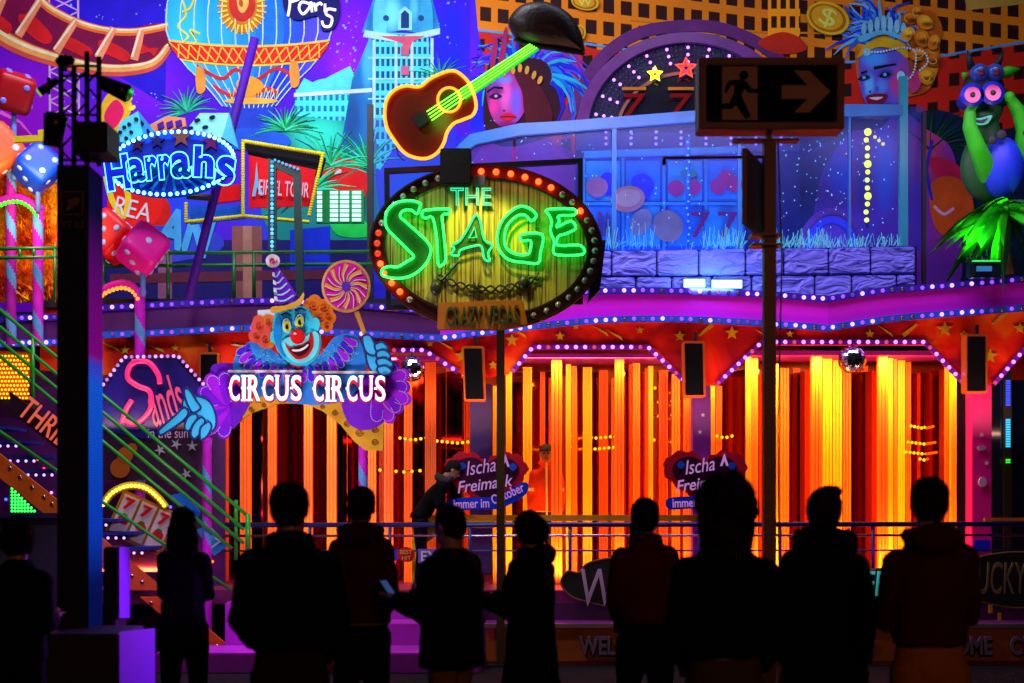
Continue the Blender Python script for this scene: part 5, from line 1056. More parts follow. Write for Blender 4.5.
# ================================================================ giant dice
def die(cx, cy, s, Y, col, eul, lab, pipc=(190, 190, 250), stem=None, faces=((3, 0), (1, 1), (2, 5), (0, 4), (4, 2), (5, 3))):
    t = T('giant_die', lab, 'die', P(cx, cy, Y)); h = s/F*Y/2; rot = Euler([R(a_) for a_ in eul]).to_matrix(); c = P(cx, cy, Y)
    mb = MB(); nu, nv = 40, 24; vs = []; sg = lambda q, e_: math.copysign(abs(q)**e_, q)
    for jj in range(nv+1):
        th = -math.pi/2+math.pi*jj/nv
        for ii in range(nu):
            ph_ = 2*math.pi*ii/nu; vs.append(c+rot @ Vector((sg(math.cos(th), .34)*sg(math.cos(ph_), .34), sg(math.cos(th), .34)*sg(math.sin(ph_), .34), sg(math.sin(th), .34)))*h)
    mb.add(vs, [(jj*nu+ii, jj*nu+(ii+1) % nu, (jj+1)*nu+(ii+1) % nu, (jj+1)*nu+ii) for jj in range(nv) for ii in range(nu)])
    mb.build('cube', mat('die_%d_%d_%d' % col, C(*col), .4, var=.08, spec=.3), t, smooth=True)
    pos = {1: [(0, 0)], 2: [(-1, -1), (1, 1)], 3: [(-1, -1), (0, 0), (1, 1)], 4: [(-1, -1), (1, 1), (-1, 1), (1, -1)], 5: [(-1, -1), (1, 1), (-1, 1), (1, -1), (0, 0)], 6: [(-1, -1), (-1, 0), (-1, 1), (1, -1), (1, 0), (1, 1)]}
    axes = [(Vector((0, -1, 0)), Vector((1, 0, 0)), Vector((0, 0, 1))), (Vector((1, 0, 0)), Vector((0, 1, 0)), Vector((0, 0, 1))), (Vector((-1, 0, 0)), Vector((0, 1, 0)), Vector((0, 0, 1))), (Vector((0, 0, 1)), Vector((1, 0, 0)), Vector((0, 1, 0))), (Vector((0, 0, -1)), Vector((1, 0, 0)), Vector((0, 1, 0)))]
    pm = mat('pip_%d' % pipc[0], C(*pipc), .3)
    for (nn, u, v), num in zip(axes, [f for _, f in faces]):
        for (a_, b_) in pos.get(num, []):
            q = rot @ (nn*h*1.0+u*h*.48*a_+v*h*.48*b_); M = Matrix((rot @ u, rot @ v, rot @ nn)).transposed()
            MB().sph(c+q, h*.17, h*.17, h*.05, 12, 6, rot=M).build('pip', pm, t, smooth=True)
    if stem: MB().tpx([(cx, cy), (cx, stem)], Y, .03, 8).build('stem', paint(90, 120, 200), t, smooth=True)
    return t
die(143, 249, 40, 17.0, (235, 15, 150), (-22, 36, 18), 'hot pink giant die on top of the striped pole', stem=296, faces=((0, 1), (0, 6), (0, 2), (0, 5), (0, 3)))
die(111, 237, 41, 17.2, (235, 20, 20), (-16, 40, -18), 'red giant die tucked beside the dark LED column', faces=((0, 5), (0, 3), (0, 2), (0, 6), (0, 3)))
die(38, 168, 38, 17.0, (10, 65, 215), (-24, 42, 12), 'blue giant die on the striped pole at the far left', (150, 190, 255), stem=212, faces=((0, 4), (0, 2), (0, 6), (0, 6), (0, 3)))
die(14, 92, 38, 17.0, (150, 8, 18), (22, 12, 26), 'dark red giant die high at the upper left corner', (120, 110, 230), stem=180, faces=((0, 2), (0, 5), (0, 6), (0, 6), (0, 3)))
die(-4, 152, 44, 17.0, (215, 85, 30), (-12, 50, 20), 'orange giant die cut by the left edge', (230, 200, 210), faces=((0, 2), (0, 3), (0, 2), (0, 2), (0, 3)))
# ================================================================ Harrahs sign
YH = 16.4
hs = T('oval_casino_sign', 'blue oval sign ringed with cyan bulbs and topped by two pale dice', 'sign', P(170, 200, YH))
MB().slab(ell(171, 163, 65, 33, 48, rot=-5), YH, .12).build('board', paint(10, 60, 200), hs, bevel=.012)
MB().slab(ell(172, 166, 58, 27, 48, rot=-5), YH-.02, .03).build('inner_board', paint(12, 40, 160), hs)
for i in range(14):
    a = R(14+i*12); MB().slab(strokepoly([(171, 166), (171+58*math.cos(a), 166+27*math.sin(a)-2)], .5, 3), YH-.03, .012).build('ray_pattern', paint(20, 130, 220), hs)
for i in range(58):
    a = i*360/58; x, y = 63*math.cos(R(a)), 31*math.sin(R(a)); x, y = 171+x*math.cos(R(-5))-y*math.sin(R(-5)), 163+x*math.sin(R(-5))+y*math.cos(R(-5))
    bulb(x, y, YH-.05, .022, glow(110, 240, 255, 5), hs)
for x, y, r_, c in ((137, 144, 8, (60, 10, 60)), (157, 141, 8, (20, 20, 90)), (181, 137, 11, (110, 60, 60)), (211, 142, 10, (90, 10, 90))): part('star', star(x, y, r_), YH-.05, paint(*c), hs, .03)
blu = paint(10, 30, 185); cy_n = glow(70, 190, 255, 4.5)
for ch, x0, x1, y0, y1, ro in (('H', 105, 130, 154, 191, 8), ('a', 126, 146, 157, 183, 8), ('r', 145, 158, 155, 181, 6), ('r', 158, 171, 154, 180, 5), ('a', 170, 192, 151, 179, 3), ('h', 193, 215, 145, 178, -2), ('s', 215, 236, 155, 186, -8)):
    text(ch, x0, y0, x1, y1, YH-.11, blu, hs, 'letter', .03, rot=ro, bold=.06)
    text(ch, x0, y0, x1, y1, YH-.16, cy_n, hs, 'neon_letter', outline=1, rot=ro, bold=.05)
def flatdie(pts_list, pips, lab):
    t = T('painted_die', lab, 'die', P(*pts_list[0][0][0], YH+.05))
    for pts, c in pts_list: part('face', pts, YH+.05, paint(*c), t, .08)
    for x, y, rx, ry, ro in pips: part('pip', ell(x, y, rx, ry, 12, rot=ro), YH+.035, paint(5, 15, 50), t, .02)
flatdie([([(114, 140), (121, 121), (138, 111), (143, 134), (132, 145)], (70, 190, 230)), ([(138, 111), (155, 132), (143, 142), (143, 134)], (40, 130, 200))], [(124, 127, 2, 1.8, 0), (129, 124, 2, 1.8, 0), (120, 132, 2, 1.8, 0), (131, 132, 2, 1.8, 0), (126, 138, 2, 1.8, 0), (136, 119, 2.2, 1.8, 0), (142, 123, 1.5, 2.4, -20), (148, 131, 1.5, 2.4, -20), (146, 137, 1.5, 2.4, -20)], 'pale blue painted die on the left shoulder of the blue oval sign')
flatdie([([(183, 134), (200, 113), (229, 113), (222, 137), (205, 144)], (130, 220, 240)), ([(229, 113), (238, 148), (222, 137)], (70, 170, 220))], [(197, 120, 3.2, 1.8, -20), (212, 117, 3.2, 1.8, -20), (190, 128, 3.2, 1.8, -20), (205, 127, 3.2, 1.8, -20), (207, 124, 2, 1.2, -20)][:4], 'larger pale painted die on the right shoulder of the blue oval sign')
tram = T('painted_tram', 'small orange painted cable car peeping between the two pale dice', 'painted cut-out', P(170, 132, YH+.3))
part('body', [(150, 125), (168, 116), (185, 118), (186, 126), (170, 130), (156, 134)], YH+.25, paint(240, 130, 80), tram, .04)
for x in (157, 166, 175): part('window', [(x, 124-(x-157)*.15), (x+6, 121-(x-157)*.1), (x+7, 127-(x-157)*.12), (x+1, 130-(x-157)*.15)], YH+.23, paint(60, 20, 140), tram, .02)
# diagonal violet prop
pr = T('diagonal_strut', 'long violet diagonal steel strut crossing the wall right of the blue oval sign', 'strut', P(187, 300, 16.9))
MB().tpx([(255, 38), (188, 300)], 16.9, .05, 10).build('tube', paint(60, 10, 130), pr, smooth=True); MB().tpx([(187, 196), (212, 198)], 16.85, .04, 6).build('clamp', STEEL, pr)
# ================================================================ rope-framed tower sign
YE = 17.6
et = T('rope_framed_sign', 'tilted red tower sign framed with yellow rope light', 'sign', P(280, 222, YE))
part('black_hood', [(241, 139), (323, 154), (318, 172), (252, 162)], YE, paint(10, 8, 20), et, .3)
part('red_board', [(249, 155), (316, 170), (310, 206), (249, 208)], YE-.03, paint(225, 10, 25), et, .03)
part('lower_board', [(190, 205), (243, 205), (245, 218), (190, 224)], YE, paint(20, 80, 190), et, .05)
part('side_board', [(216, 186), (240, 184), (240, 200), (216, 203)], YE, paint(210, 10, 20), et, .05)
text('EIFFEL TOUR', 259, 181, 309, 196, YE-.06, glow(240, 190, 225, .8), et, 'lettering', .006, rot=-4)
MB().slab([(252, 196), (255, 180), (256.5, 162), (258, 180), (263, 195), (260, 195), (257, 186), (255, 196)], YE-.06, .02).build('tower_emblem', glow(90, 170, 230, 1), et)
rope = paint(225, 205, 30)
def ropel(pts, nm='rope_light'):
    mb = MB(); q = along(pts, 2.6)
    for i, (x, y) in enumerate(q): mb.sph(P(x, y, YE-.1), .024, nu=7, nv=5)
    mb.build(nm+'_pattern', rope, et, smooth=True)
for pts in ([(243, 141), (243, 216)], [(243, 141), (323, 154)], [(323, 154), (309, 216)], [(243, 216), (309, 222)], [(186, 204), (186, 222), (243, 216)]): ropel(pts)
bf = T('blue_bulb_frame', 'open door-shaped frame with blue bulbs in front of the red tower sign', 'frame', P(272, 300, 17.0))
MB().slab([(268, 158), (300, 170), (304, 296), (296, 296), (293, 176), (276, 168), (276, 250), (268, 250)], 17.0, .08).build('frame', mat('frame_dark_green', C(8, 50, 50), .4), bf)
for i in range(22): bulb(272, 162+i*4.2, 16.97, .020, glow(90, 190, 255, 1.8 if i % 3 else .6), bf)
for i in range(7): bulb(275+i*3.8, 160+i*1.5, 16.97, .016, glow(60, 180, 240, 1.2), bf)
lw_ = T('led_window', 'bright grid of white-cyan LED tiles left of the teal glass wall', 'LED panel', P(342, 222, 17.7))
MB().slab([(316, 190), (364, 190), (364, 223), (316, 223)], 17.72, .05).build('back', paint(20, 130, 60), lw_)
mb = MB()
for j in range(7):
    for (x0, x1) in ((317, 322), (330, 338), (340, 349), (352, 361)): mb.rect(x0, 191+j*4.5, x1, 194.2+j*4.5, 17.70, .01)
mb.build('tile_pattern', glow(190, 255, 245, 1.5), lw_)
# gallery railing, green
gr = T('gallery_railing', 'dark green steel railing along the upper gallery behind the clown sign', 'railing', P(270, 300, 17.3))
gm = mat('rail_green', C(10, 105, 35), .35)
for y in (251.5, 264): MB().tpx([(103, y+2), (372, y)], 17.3, .022, 6).build('rail', gm, gr, smooth=True)
for x in (104, 168, 234, 254, 300): MB().tpx([(x, 252), (x, 300)], 17.3, .022, 6).build('post', gm, gr, smooth=True)
g2 = T('gallery_railing', 'short green railing in front of the glittering foil wall at the left', 'railing', P(28, 300, 16.9))
for y in (249, 258): MB().tpx([(-10, y), (57, y-1)], 16.9, .022, 6).build('rail', gm, g2, smooth=True)
for x in (20, 34, 55): MB().tpx([(x, 248), (x, 300 if x > 50 else 258)], 16.9, .02, 6).build('post', gm, g2, smooth=True)
# foil wall
def foil():
    m = bpy.data.materials.new('foil'); m.use_nodes = True; nt = m.node_tree; b = nt.nodes['Principled BSDF']
    tc = nt.nodes.new('ShaderNodeTexCoord'); nz = nt.nodes.new('ShaderNodeTexNoise'); nz.inputs['Scale'].default_value = 2.2; nz.inputs['Detail'].default_value = 8; nz.inputs['Roughness'].default_value = .75
    nt.links.new(tc.outputs['Object'], nz.inputs['Vector']); rp = nt.nodes.new('ShaderNodeValToRGB'); nt.links.new(nz.outputs['Fac'], rp.inputs[0])
    e = rp.color_ramp.elements; e[0].position = .36; e[0].color = (*C(90, 10, 0), 1); e[1].position = .62; e[1].color = (*C(255, 220, 20), 1)
    for p_, c in ((.44, (215, 50, 5)), (.51, (250, 130, 10))): x = e.new(p_); x.color = (*C(*c), 1)
    nt.links.new(rp.outputs[0], b.inputs['Base Color']); b.inputs['Roughness'].default_value = .35; b.inputs['Metallic'].default_value = .3
    return m
fm = foil(); fw = T('foil_wall', 'glittering orange and yellow foil fringe wall at the left', 'foil wall', P(30, 300, 17.4))
mb = MB()
for i in range(1500):
    x = random.uniform(-30, 60); y = random.uniform(176, 300); a = random.uniform(-.7, .7)+1.2; L = random.uniform(3, 8); z_ = 17.4-random.uniform(0, .14)
    p0 = P(x, y, z_); p1 = P(x+L*math.cos(a), y+L*math.sin(a), z_-.05); d_ = Vector((random.uniform(-.6, .6), random.uniform(-.4, .4), random.uniform(.3, .9))).normalized()*.02
    mb.add([p0-d_, p0+d_, p1], [(0, 1, 2)])
mb.build('foil_fringe_pattern', fm, fw); MB().rect(-60, 172, 62, 302, 17.45, .05).build('backing', fm, fw)
lamp('foil_light', P(28, 180, 16.4), P(28, 250, 17.4), .6, 16, (1, .7, .35))
fw2 = T('bulb_lattice', 'yellow lattice of small bulbs glowing behind the left stair', 'bulb lattice', P(14, 400, 17.3))
part('backing', [(-20, 350), (30, 352), (28, 400), (-20, 396)], 17.3, paint(200, 90, 10), fw2, .04)
mb = MB()
for i in range(12):
    for j in range(11): mb.sph(P(-12+i*3.5+(j % 2)*1.7, 356+j*4.2, 17.27), .013, nu=6, nv=4)
mb.build('bulb_dot_pattern', glow(255, 190, 20, 3), fw2)
yb = T('yellow_beam', 'short bright yellow arm beside the truss tower', 'beam', P(30, 139, 15.6)); part('arm', [(14, 136), (38, 135), (38, 130), (43, 129), (44, 141), (14, 142)], 15.6, paint(245, 200, 20), yb, .06)
# ================================================================ octagonal script sign
YD = 17.0
sd = T('script_sign', 'dark octagonal sign with pink neon script and violet bulb rim behind the stair', 'sign', P(150, 480, YD))
oc = [(100, 388), (124, 357), (178, 356), (203, 384), (208, 430), (196, 480), (100, 480)]
part('board', oc, YD, mat('script_board', C(45, 6, 45), .4, var=.5), sd, .08)
part('upper_field', [(103, 392), (125, 361), (176, 360), (199, 385), (202, 400), (150, 440), (103, 430)], YD-.02, mat('script_field', C(18, 6, 110), .4, var=.5), sd, .03)
for i, (x, y) in enumerate(along([(96, 394), (124, 357), (178, 356), (205, 386), (208, 400)], 6)): bulb(x, y, YD-.04, .020, glow(180, 130, 255, 2.4 if i % 3 else 1), sd)
pk = glow(225, 60, 110, 1.0)
for st in ([(140, 360), (130, 366), (128, 378), (138, 386), (150, 392), (150, 410), (136, 424), (124, 420)], [(132, 362), (148, 362), (158, 374), (160, 384)], [(122, 424), (126, 410), (132, 400)]):
    MB().tpx(cr(st, 5, False), YD-.07, .03, 7).build('neon_script', glow(225, 20, 95, 1.7), sd, smooth=True)
text('ands', 146, 378, 183, 422, YD-.06, pk, sd, 'script_lettering', .012, rot=22, shear=.35)
text('in the sun', 148, 428, 188, 438, YD-.05, paint(190, 140, 170), sd, 'small_lettering', .005)
for x, y in ((176, 444), (192, 446), (160, 450), (186, 474)): part('bird_cut_out', star(x, y, 6, 2, 5, random.uniform(0, 60)), YD-.03, paint(150, 140, 150), sd, .015)
for x, y, r_ in ((125, 455, 8), (120, 468, 10), (132, 448, 5)): part('gold_ring', ell(x, y, r_, r_, 16), YD-.025, paint(150, 70, 20), sd, .015)
# ================================================================ slot reel cut-out and yellow bulb arch
sl = T('slot_reels', 'tilted slot reels cut-out with sevens and cherries beside the stair', 'slot reels', P(145, 550, 16.9))
rot_ = lambda pts, cx, cy, a: [(cx+(x-cx)*math.cos(R(a))-(y-cy)*math.sin(R(a)), cy+(x-cx)*math.sin(R(a))+(y-cy)*math.cos(R(a))) for x, y in pts]
part('gold_frame', rot_([(112, 500), (172, 500), (172, 546), (112, 546)], 142, 522, 24), 16.9, paint(170, 110, 20, .5), sl, .06)
for k in range(3):
    x0 = 115+k*19; part('reel', rot_([(x0, 503), (x0+16, 503), (x0+16, 543), (x0, 543)], 142, 522, 24), 16.87, paint(210, 180, 180), sl, .03)
    a = rot_([(x0+8, 511)], 142, 522, 24)[0]; text('7', a[0]-5, a[1]-6, a[0]+5, a[1]+6, 16.85, paint(200, 15, 20), sl, 'seven', .01, rot=-24, bold=.03)
    a = rot_([(x0+8, 527)], 142, 522, 24)[0]; part('cherry', cr([(a[0]-5, a[1]), (a[0], a[1]-5), (a[0]+6, a[1]+1), (a[0]+2, a[1]+6)], 4), 16.855, paint(190, 20, 30), sl, .02); part('leaf', ell(a[0]+2, a[1]-4, 3, 1.3, 8, rot=30), 16.85, paint(20, 120, 40), sl, .02)
ya = T('yellow_bulb_arch', 'curved yellow strip of warm bulbs over the slot reels', 'bulb arch', P(135, 500, 16.9))
q = cr([(103, 505), (112, 493), (128, 486), (145, 488), (158, 498), (166, 508)], 6, False); MB().tpx(q, 16.9, .045, 8).build('strip', paint(250, 180, 20), ya, smooth=True)
for x, y in along(q, 4): bulb(x, y, 16.84, .022, glow(255, 200, 60, 3), ya)
bs = T('blue_card_sign', 'tilted pale blue card sign with the top of a second card near the stair foot', 'sign', P(215, 550, 16.9))
part('card', [(196, 530), (208, 525), (228, 545), (214, 556)], 16.9, paint(50, 150, 230), bs, .04); part('card', [(168, 496), (185, 492), (200, 512), (196, 522)], 16.9, paint(30, 100, 220), bs, .04)
text('27', 204, 536, 220, 548, 16.89, paint(190, 230, 255), bs, 'numerals', .01, rot=-30)
# ================================================================ stair at the left
st = T('stair', 'steep left stair with green handrails and orange bolted stringer', 'stair', P(120, 600, 16.2)); YR = 16.2
ga = mat('hand_rail_green', C(24, 150, 36), .3, var=.1)
def hr_(x0, y0, x1, y1, Y=YR, r=.019): MB().tpx([(x0, y0), (x1, y1)], Y, r, 8).build('handrail', ga, st, smooth=True)
sl_ = .83
for y0, xe in ((310, 248), (327, 244), (341, 244), (356, 232)): hr_(-20, y0-20*sl_, xe, y0+xe*sl_)
hr_(-20, 418, 232, 418+252*.685); 
MB().tpx([(248, 514), (248, 556)], YR, .03, 8).build('newel', ga, st, smooth=True); MB().tpx([(236, 500), (236, 560)], YR+.1, .022, 8).build('newel', ga, st, smooth=True)
MB().tpx([(33, 338), (33, 410)], YR, .022, 8).build('newel', ga, st, smooth=True)
orr = mat('stringer_orange', C(225, 95, 20), .4, var=.2, bump=.15)
MB().slab([(-20, 438), (0, 454), (57, 500), (104, 540), (160, 586), (160, 590), (128, 590), (100, 566), (57, 524), (-20, 462)], YR+.06, .05).build('stringer', orr, st)
for x, y in ((10, 468), (20, 477), (32, 487), (44, 497), (52, 504), (112, 558), (132, 576), (142, 582)): MB().sph(P(x, y, YR+.05), .022, .012, .022).build('bolt', CHROME, st, smooth=True)
for k, (x, y) in enumerate(((-8, 452), (10, 466), (28, 481), (46, 495), (100, 545), (118, 558), (136, 573))):
    MB().slab([(x-26, y-26), (x+14, y-26), (x+14, y-23), (x-26, y-23)], YR+.12, .7).build('tread', paint(40, 50, 150), st)
    if k % 1 == 0:
        for j in range(4): bulb(x-18+j*8, y-20, YR+.13, .016, glow(170, 150, 255, 2.5), st)
for pts in ([(140, 597), (160, 597), (160, 614)], [(207, 628), (207, 651), (234, 651)]): MB().slab(pts, YR-.3, .05).build('foot_gusset', orr, st)
for y in (603, 646): MB().sph(P(151 if y < 620 else 217, y, YR-.32), .02, .012, .02).build('bolt', CHROME, st, smooth=True)
thr = T('thrill_sign', 'slanted dark board with glowing orange THRILL lettering on the stair', 'sign', P(34, 440, 16.0))
part('board', [(9, 391), (60, 428), (100, 462), (100, 486), (56, 448), (12, 413)], 16.0, mat('thrill_board', C(40, 10, 30), .4), thr, .04)
text('THRILL', 16, 414, 82, 436, 15.98, glow(230, 95, 70, .9), thr, 'lettering', .012, rot=-38)
gb = T('green_bulb_panel', 'green glowing wedge of small bulbs under the orange stringer', 'bulb panel', P(24, 514, 16.5))
part('wedge', [(9, 486), (38, 514), (10, 514)], 16.5, paint(10, 120, 30), gb, .04); mb = MB()
for i in range(8):
    for j in range(8-i): mb.sph(P(12+j*3.2, 511-i*3.2, 16.47), .015, nu=6, nv=4)
mb.build('bulb_dot_pattern', glow(60, 255, 90, 2.5), gb)
sk_ = T('stair_dark_panel', 'black panel added under the left stair to darken the background', 'panel', P(10, 640, 15.9))  # dark sheet added so the corner behind the left figure reads black
MB().slab([(-90, 517), (57, 517), (57, 650), (-90, 650)], 15.9, .05).build('board', mat('darkening_panel', (.008, .006, .01), .7, bump=.2), sk_); MB().rect(-90, 513, 58, 518, 15.86, .08).build('cap_rail', mat('cap_violet', C(40, 10, 70), .5), sk_)
# coloured side lights under the stair
us = T('side_cladding', 'dark violet side cladding behind the stair, speckled with small lights', 'wall', P(100, 620, 17.4))
MB().rect(-80, 340, 225, 640, 17.5, .05).build('panel', mat('clad_violet', C(75, 12, 90), .4, var=.6), us)
for i in range(26):
    x = random.uniform(-10, 215); bulb(x, 440+random.uniform(0, 130), 17.46, .018, random.choice((glow(190, 130, 255, 2.5), glow(70, 90, 255, 2.5), glow(255, 120, 30, 2), glow(255, 40, 120, 1.6))), us)
# ================================================================ stage railings and lower front
YA = 16.5
rl = T('stage_railing', 'long blue and chrome railing running along the front of the deck', 'railing', P(640, 596, YA))
rm = mat('rail_blue', C(38, 55, 110), .3, metal=.4)
for y, r_, m in ((525, .028, rm), (536, .014, CHROME), (551, .010, rm)): MB().tpx([(222, y), (1100, y-1)], YA, r_, 8).build('rail', m, rl, smooth=True)
for x in (310, 390, 470, 570, 640, 700, 780, 873, 960, 1060): MB().tpx([(x, 524), (x, 596)], YA, .02, 8).build('post', rm, rl, smooth=True)
MB().rect(418, 515, 700, 521, YA+.5, .06).build('shelf_edge', paint(220, 150, 40), rl); MB().rect(985, 518, 1100, 521, YA+.3, .06).build('shelf_edge', paint(220, 110, 30), rl)
yp = T('ticket_desk', 'yellow ticket desk panel below the bending attendant', 'desk', P(430, 585, YA+.3))
MB().slab([(412, 521), (436, 521), (436, 536), (419, 548), (419, 585), (412, 585)], YA+.3, .08).build('side_panel', paint(235, 185, 30), yp, bevel=.01); MB().slab([(436, 521), (494, 521), (494, 528), (436, 528)], YA+.3, .3).build('desk_top', paint(200, 140, 40), yp)
ex = T('exit_plate', 'small EXIT plate with a red label hanging on the railing', 'sign', P(425, 560, YA-.1))
part('plate', [(418, 549), (452, 549), (452, 563), (418, 563)], YA-.1, paint(120, 90, 190), ex, .03); text('EXIT', 421, 551, 449, 561, YA-.12, paint(230, 225, 255), ex, 'lettering', .01, bold=.02)
part('red_label', cr([(398, 551), (405, 547), (414, 551), (413, 560), (405, 562), (398, 558)], 4), YA-.12, paint(200, 20, 25), ex, .03); text('BEST', 400, 550, 412, 554, YA-.14, paint(240, 190, 90), ex, 'lettering', .005); text('HIT', 402, 556, 411, 560, YA-.14, paint(240, 190, 90), ex, 'lettering', .005)
part('blue_ring', ell(395, 555, 5, 6, 14), YA-.1, paint(70, 60, 180), ex, .03)
# lower riser behind boards
MB().box(P(230, 0, 16.6).x, 9.0, 16.58, 16.64, 0, .56).build('deck_skirt', mat('skirt_violet', C(70, 15, 75), .45, var=.4), label='dark violet skirt below the deck of the mirror maze', cat='panel', at=(2, 16.6, 0))
st1 = MB().box(P(484, 0, 15.5).x, 9.0, 15.52, 16.57, 0, .375).build('lower_step', mat('step_violet', C(120, 25, 130), .35, var=.3, bump=.1), label='wide violet front step between the welcome banner and the deck', cat='step', at=(3, 15.6, 0))
for k, (x0, x1, y0, y1, z1) in enumerate(((155, 480, 14.7, 15.5, .2), (225, 480, 15.5, 16.1, .42), (225, 480, 16.1, 16.57, .6))):
    MB().box(P(x0, 0, y0).x, P(x1, 0, y0).x, y0, y1, 0, z1).build('entrance_step', mat('step_magenta', C(190, 50, 200), .35, var=.15), label=('lowest bright magenta-lit', 'middle magenta', 'topmost magenta')[k]+' entrance step at the left of the ride', cat='step', at=(P((x0+x1)/2, 0, y0).x, y0, 0), bevel=.01)
wb = T('welcome_banner', 'long orange banner board with WELCOME lettering along the front step', 'banner', P(760, 664, 15.45))
MB().rect(486, 627, 1100, 664, 15.45, .05).build('board', mat('banner_orange', C(190, 95, 25), .5, var=.2), wb)
MB().rect(484, 624, 1100, 628, 15.40, .14).build('top_edge', mat('alu_edge', (.35, .33, .36), .35, metal=.8), wb); MB().rect(484, 661, 1100, 666, 15.42, .05).build('lower_edge', mat('edge_red', C(110, 25, 25), .5), wb)
for s_, x0, x1 in (('WELCOME', 579, 664), ('CRAZY', 680, 740), ('WELCOME', 905, 992), ('CRAZY', 1010, 1070)):
    text(s_, x0+.8, 638, x1+.8, 657, 15.43, paint(60, 15, 40), wb, 'lettering_shadow', .01, bold=.05); text(s_, x0, 636, x1, 655, 15.40, paint(150, 120, 150), wb, 'lettering', .02, bold=.03)
for x in (548, 869): part('flower_emblem', star(x, 646, 8, 3.5, 6), 15.42, paint(120, 150, 130), wb, .02)
def coffin(x0, x1, yc, h_, Y, s_, tx0, tx1, ty0, ty1, col, lab):
    t = T('script_board', lab, 'sign', P((x0+x1)/2, yc+h_, Y)); w_ = (x1-x0)/2; cx = (x0+x1)/2
    o = cr([(cx-w_, yc), (cx-w_*.9, yc-h_*.45), (cx-w_*.72, yc-h_*.4), (cx-w_*.55, yc-h_*.8), (cx, yc-h_), (cx+w_*.55, yc-h_*.8), (cx+w_*.72, yc-h_*.4), (cx+w_*.9, yc-h_*.45), (cx+w_, yc), (cx+w_*.85, yc+h_*.5), (cx+w_*.55, yc+h_*.75), (cx, yc+h_), (cx-w_*.55, yc+h_*.75), (cx-w_*.85, yc+h_*.5)], 5)
    MB().slab(o, Y, .04).build('board', mat('board_green_black', C(8, 34, 18), .4, var=.3), t); MB().tpx(o, Y-.01, .012, 6, True).build('edge', paint(110, 90, 40), t)
    text(s_, tx0, ty0, tx1, ty1, Y-.03, col, t, 'lettering', .012, shear=.15)
    for x in (x0+20, x1-20): MB().tpx([(x, yc-h_*.6), (x, 551)], Y+.04, .01, 5).build('hanger', STEEL, t)
coffin(561, 690, 583, 26, YA-.12, 'WILD', 581, 668, 569, 606, paint(185, 180, 165), 'dark green shaped board lettered WILD hanging on the railing')
coffin(840, 935, 590, 22, YA-.12, 'FEAR', 864, 916, 571, 596, mat('fear_letters', C(90, 230, 200), .5, emit=C(60, 200, 170), es=.35), 'dark green shaped board lettered FEAR between the two rightmost people')
coffin(945, 1090, 580, 28, YA-.12, 'LUCKY N', 968, 1045, 562, 594, paint(120, 105, 60), 'blackish shaped board lettered LUCKY at the right edge')
for x, y, w_ in ((991, 609, 3.5), (1000, 617, 3), (887, 616, 2.5)): MB().rect(x-w_/2, y-4, x+w_/2, y+4, 16.0, .03).build('marker_plate', paint(250, 150, 30), label={991: 'taller orange marker plate on the step at the right', 1000: 'shorter orange marker plate on the step at the right', 887: 'tiny orange marker plate by the FEAR board'}[x], cat='marker', at=P(x, y, 16.0))
# ================================================================ exit sign on its post
YX = 10.0
zx = lambda pts: Z(pts, 640, 40, 3.105)
es = T('exit_sign', 'unlit framed emergency exit sign with running figure and arrow on a tall post', 'exit sign', (P(771, 0, YX).x, YX, 0))
brn = mat('sign_brown', C(130, 75, 42), .5, var=.2); blk = mat('sign_black', (.003, .003, .003), .8, spec=.1, var=0); sym = mat('sign_symbol', C(175, 115, 70), .5, var=.15)
MB().frame(zx([(183, 53), (637, 53), (635, 276), (183, 276)]), zx([(206, 76), (614, 76), (612, 254), (206, 254)]), YX-.06, .22).build('frame', brn, es, bevel=.008)
MB().slab(zx([(204, 74), (616, 74), (614, 256), (204, 256)]), YX-.02, .1).build('face', blk, es)
MB().slab(zx([(255, 82), (365, 82), (365, 248), (255, 248)]), YX-.03, .02).build('door_field', sym, es)
MB().slab(zx([(440, 140), (520, 140), (478, 95), (525, 95), (592, 160), (525, 225), (478, 225), (520, 183), (440, 183)]), YX-.03, .02).build('arrow', sym, es)
MB().slab(ell(*zx([(323, 108)])[0], 4.4, 4.4, 18), YX-.045, .02).build('pictogram_head', blk, es)
MB().slab(zx([(288, 124), (318, 122), (335, 132), (345, 150), (372, 152), (372, 162), (338, 162), (325, 148), (315, 172), (322, 188), (345, 236), (330, 244), (300, 200), (285, 212), (244, 212), (242, 198), (278, 196), (292, 165), (296, 138), (282, 140), (272, 162), (262, 158), (274, 128)]), YX-.045, .02).build('pictogram_body', blk, es)
MB().rect(733.5, 138, 800, 140.5, YX+.02, .1).build('cross_plate', brn, es); MB().rect(767, 129, 772, 140, YX+.04, .06).build('neck', STEEL, es)
MB().box(P(765, 0, YX).x, P(777, 0, YX).x, YX+.02, YX+.12, 0, P(0, 140, YX).z).build('post', brn, es, bevel=.006)
MB().tpx([(778, 140), (782, 260), (778, 420), (780, 640)], YX+.02, .006, 5).build('cable', STEEL, es)
for y in (233, 243): MB().rect(752, y, 782, y+2.2, YX-.02, .16).build('clamp', mat('clamp_red', C(90, 15, 15), .4), es)
sp_ = T('side_sign', 'second exit sign box seen nearly edge-on from behind, fixed to the post', 'exit sign', P(752, 235, YX))
MB().add([P(742, 148, YX-.15), P(747, 148, YX-.15), P(764, 166, YX+.35), P(760, 170, YX+.35), P(742, 224, YX-.15), P(747, 227, YX-.15), P(764, 236, YX+.35), P(760, 238, YX+.35)], [(0, 1, 2, 3), (4, 7, 6, 5), (0, 4, 5, 1), (1, 5, 6, 2), (2, 6, 7, 3), (3, 7, 4, 0)]).build('case', brn, sp_)
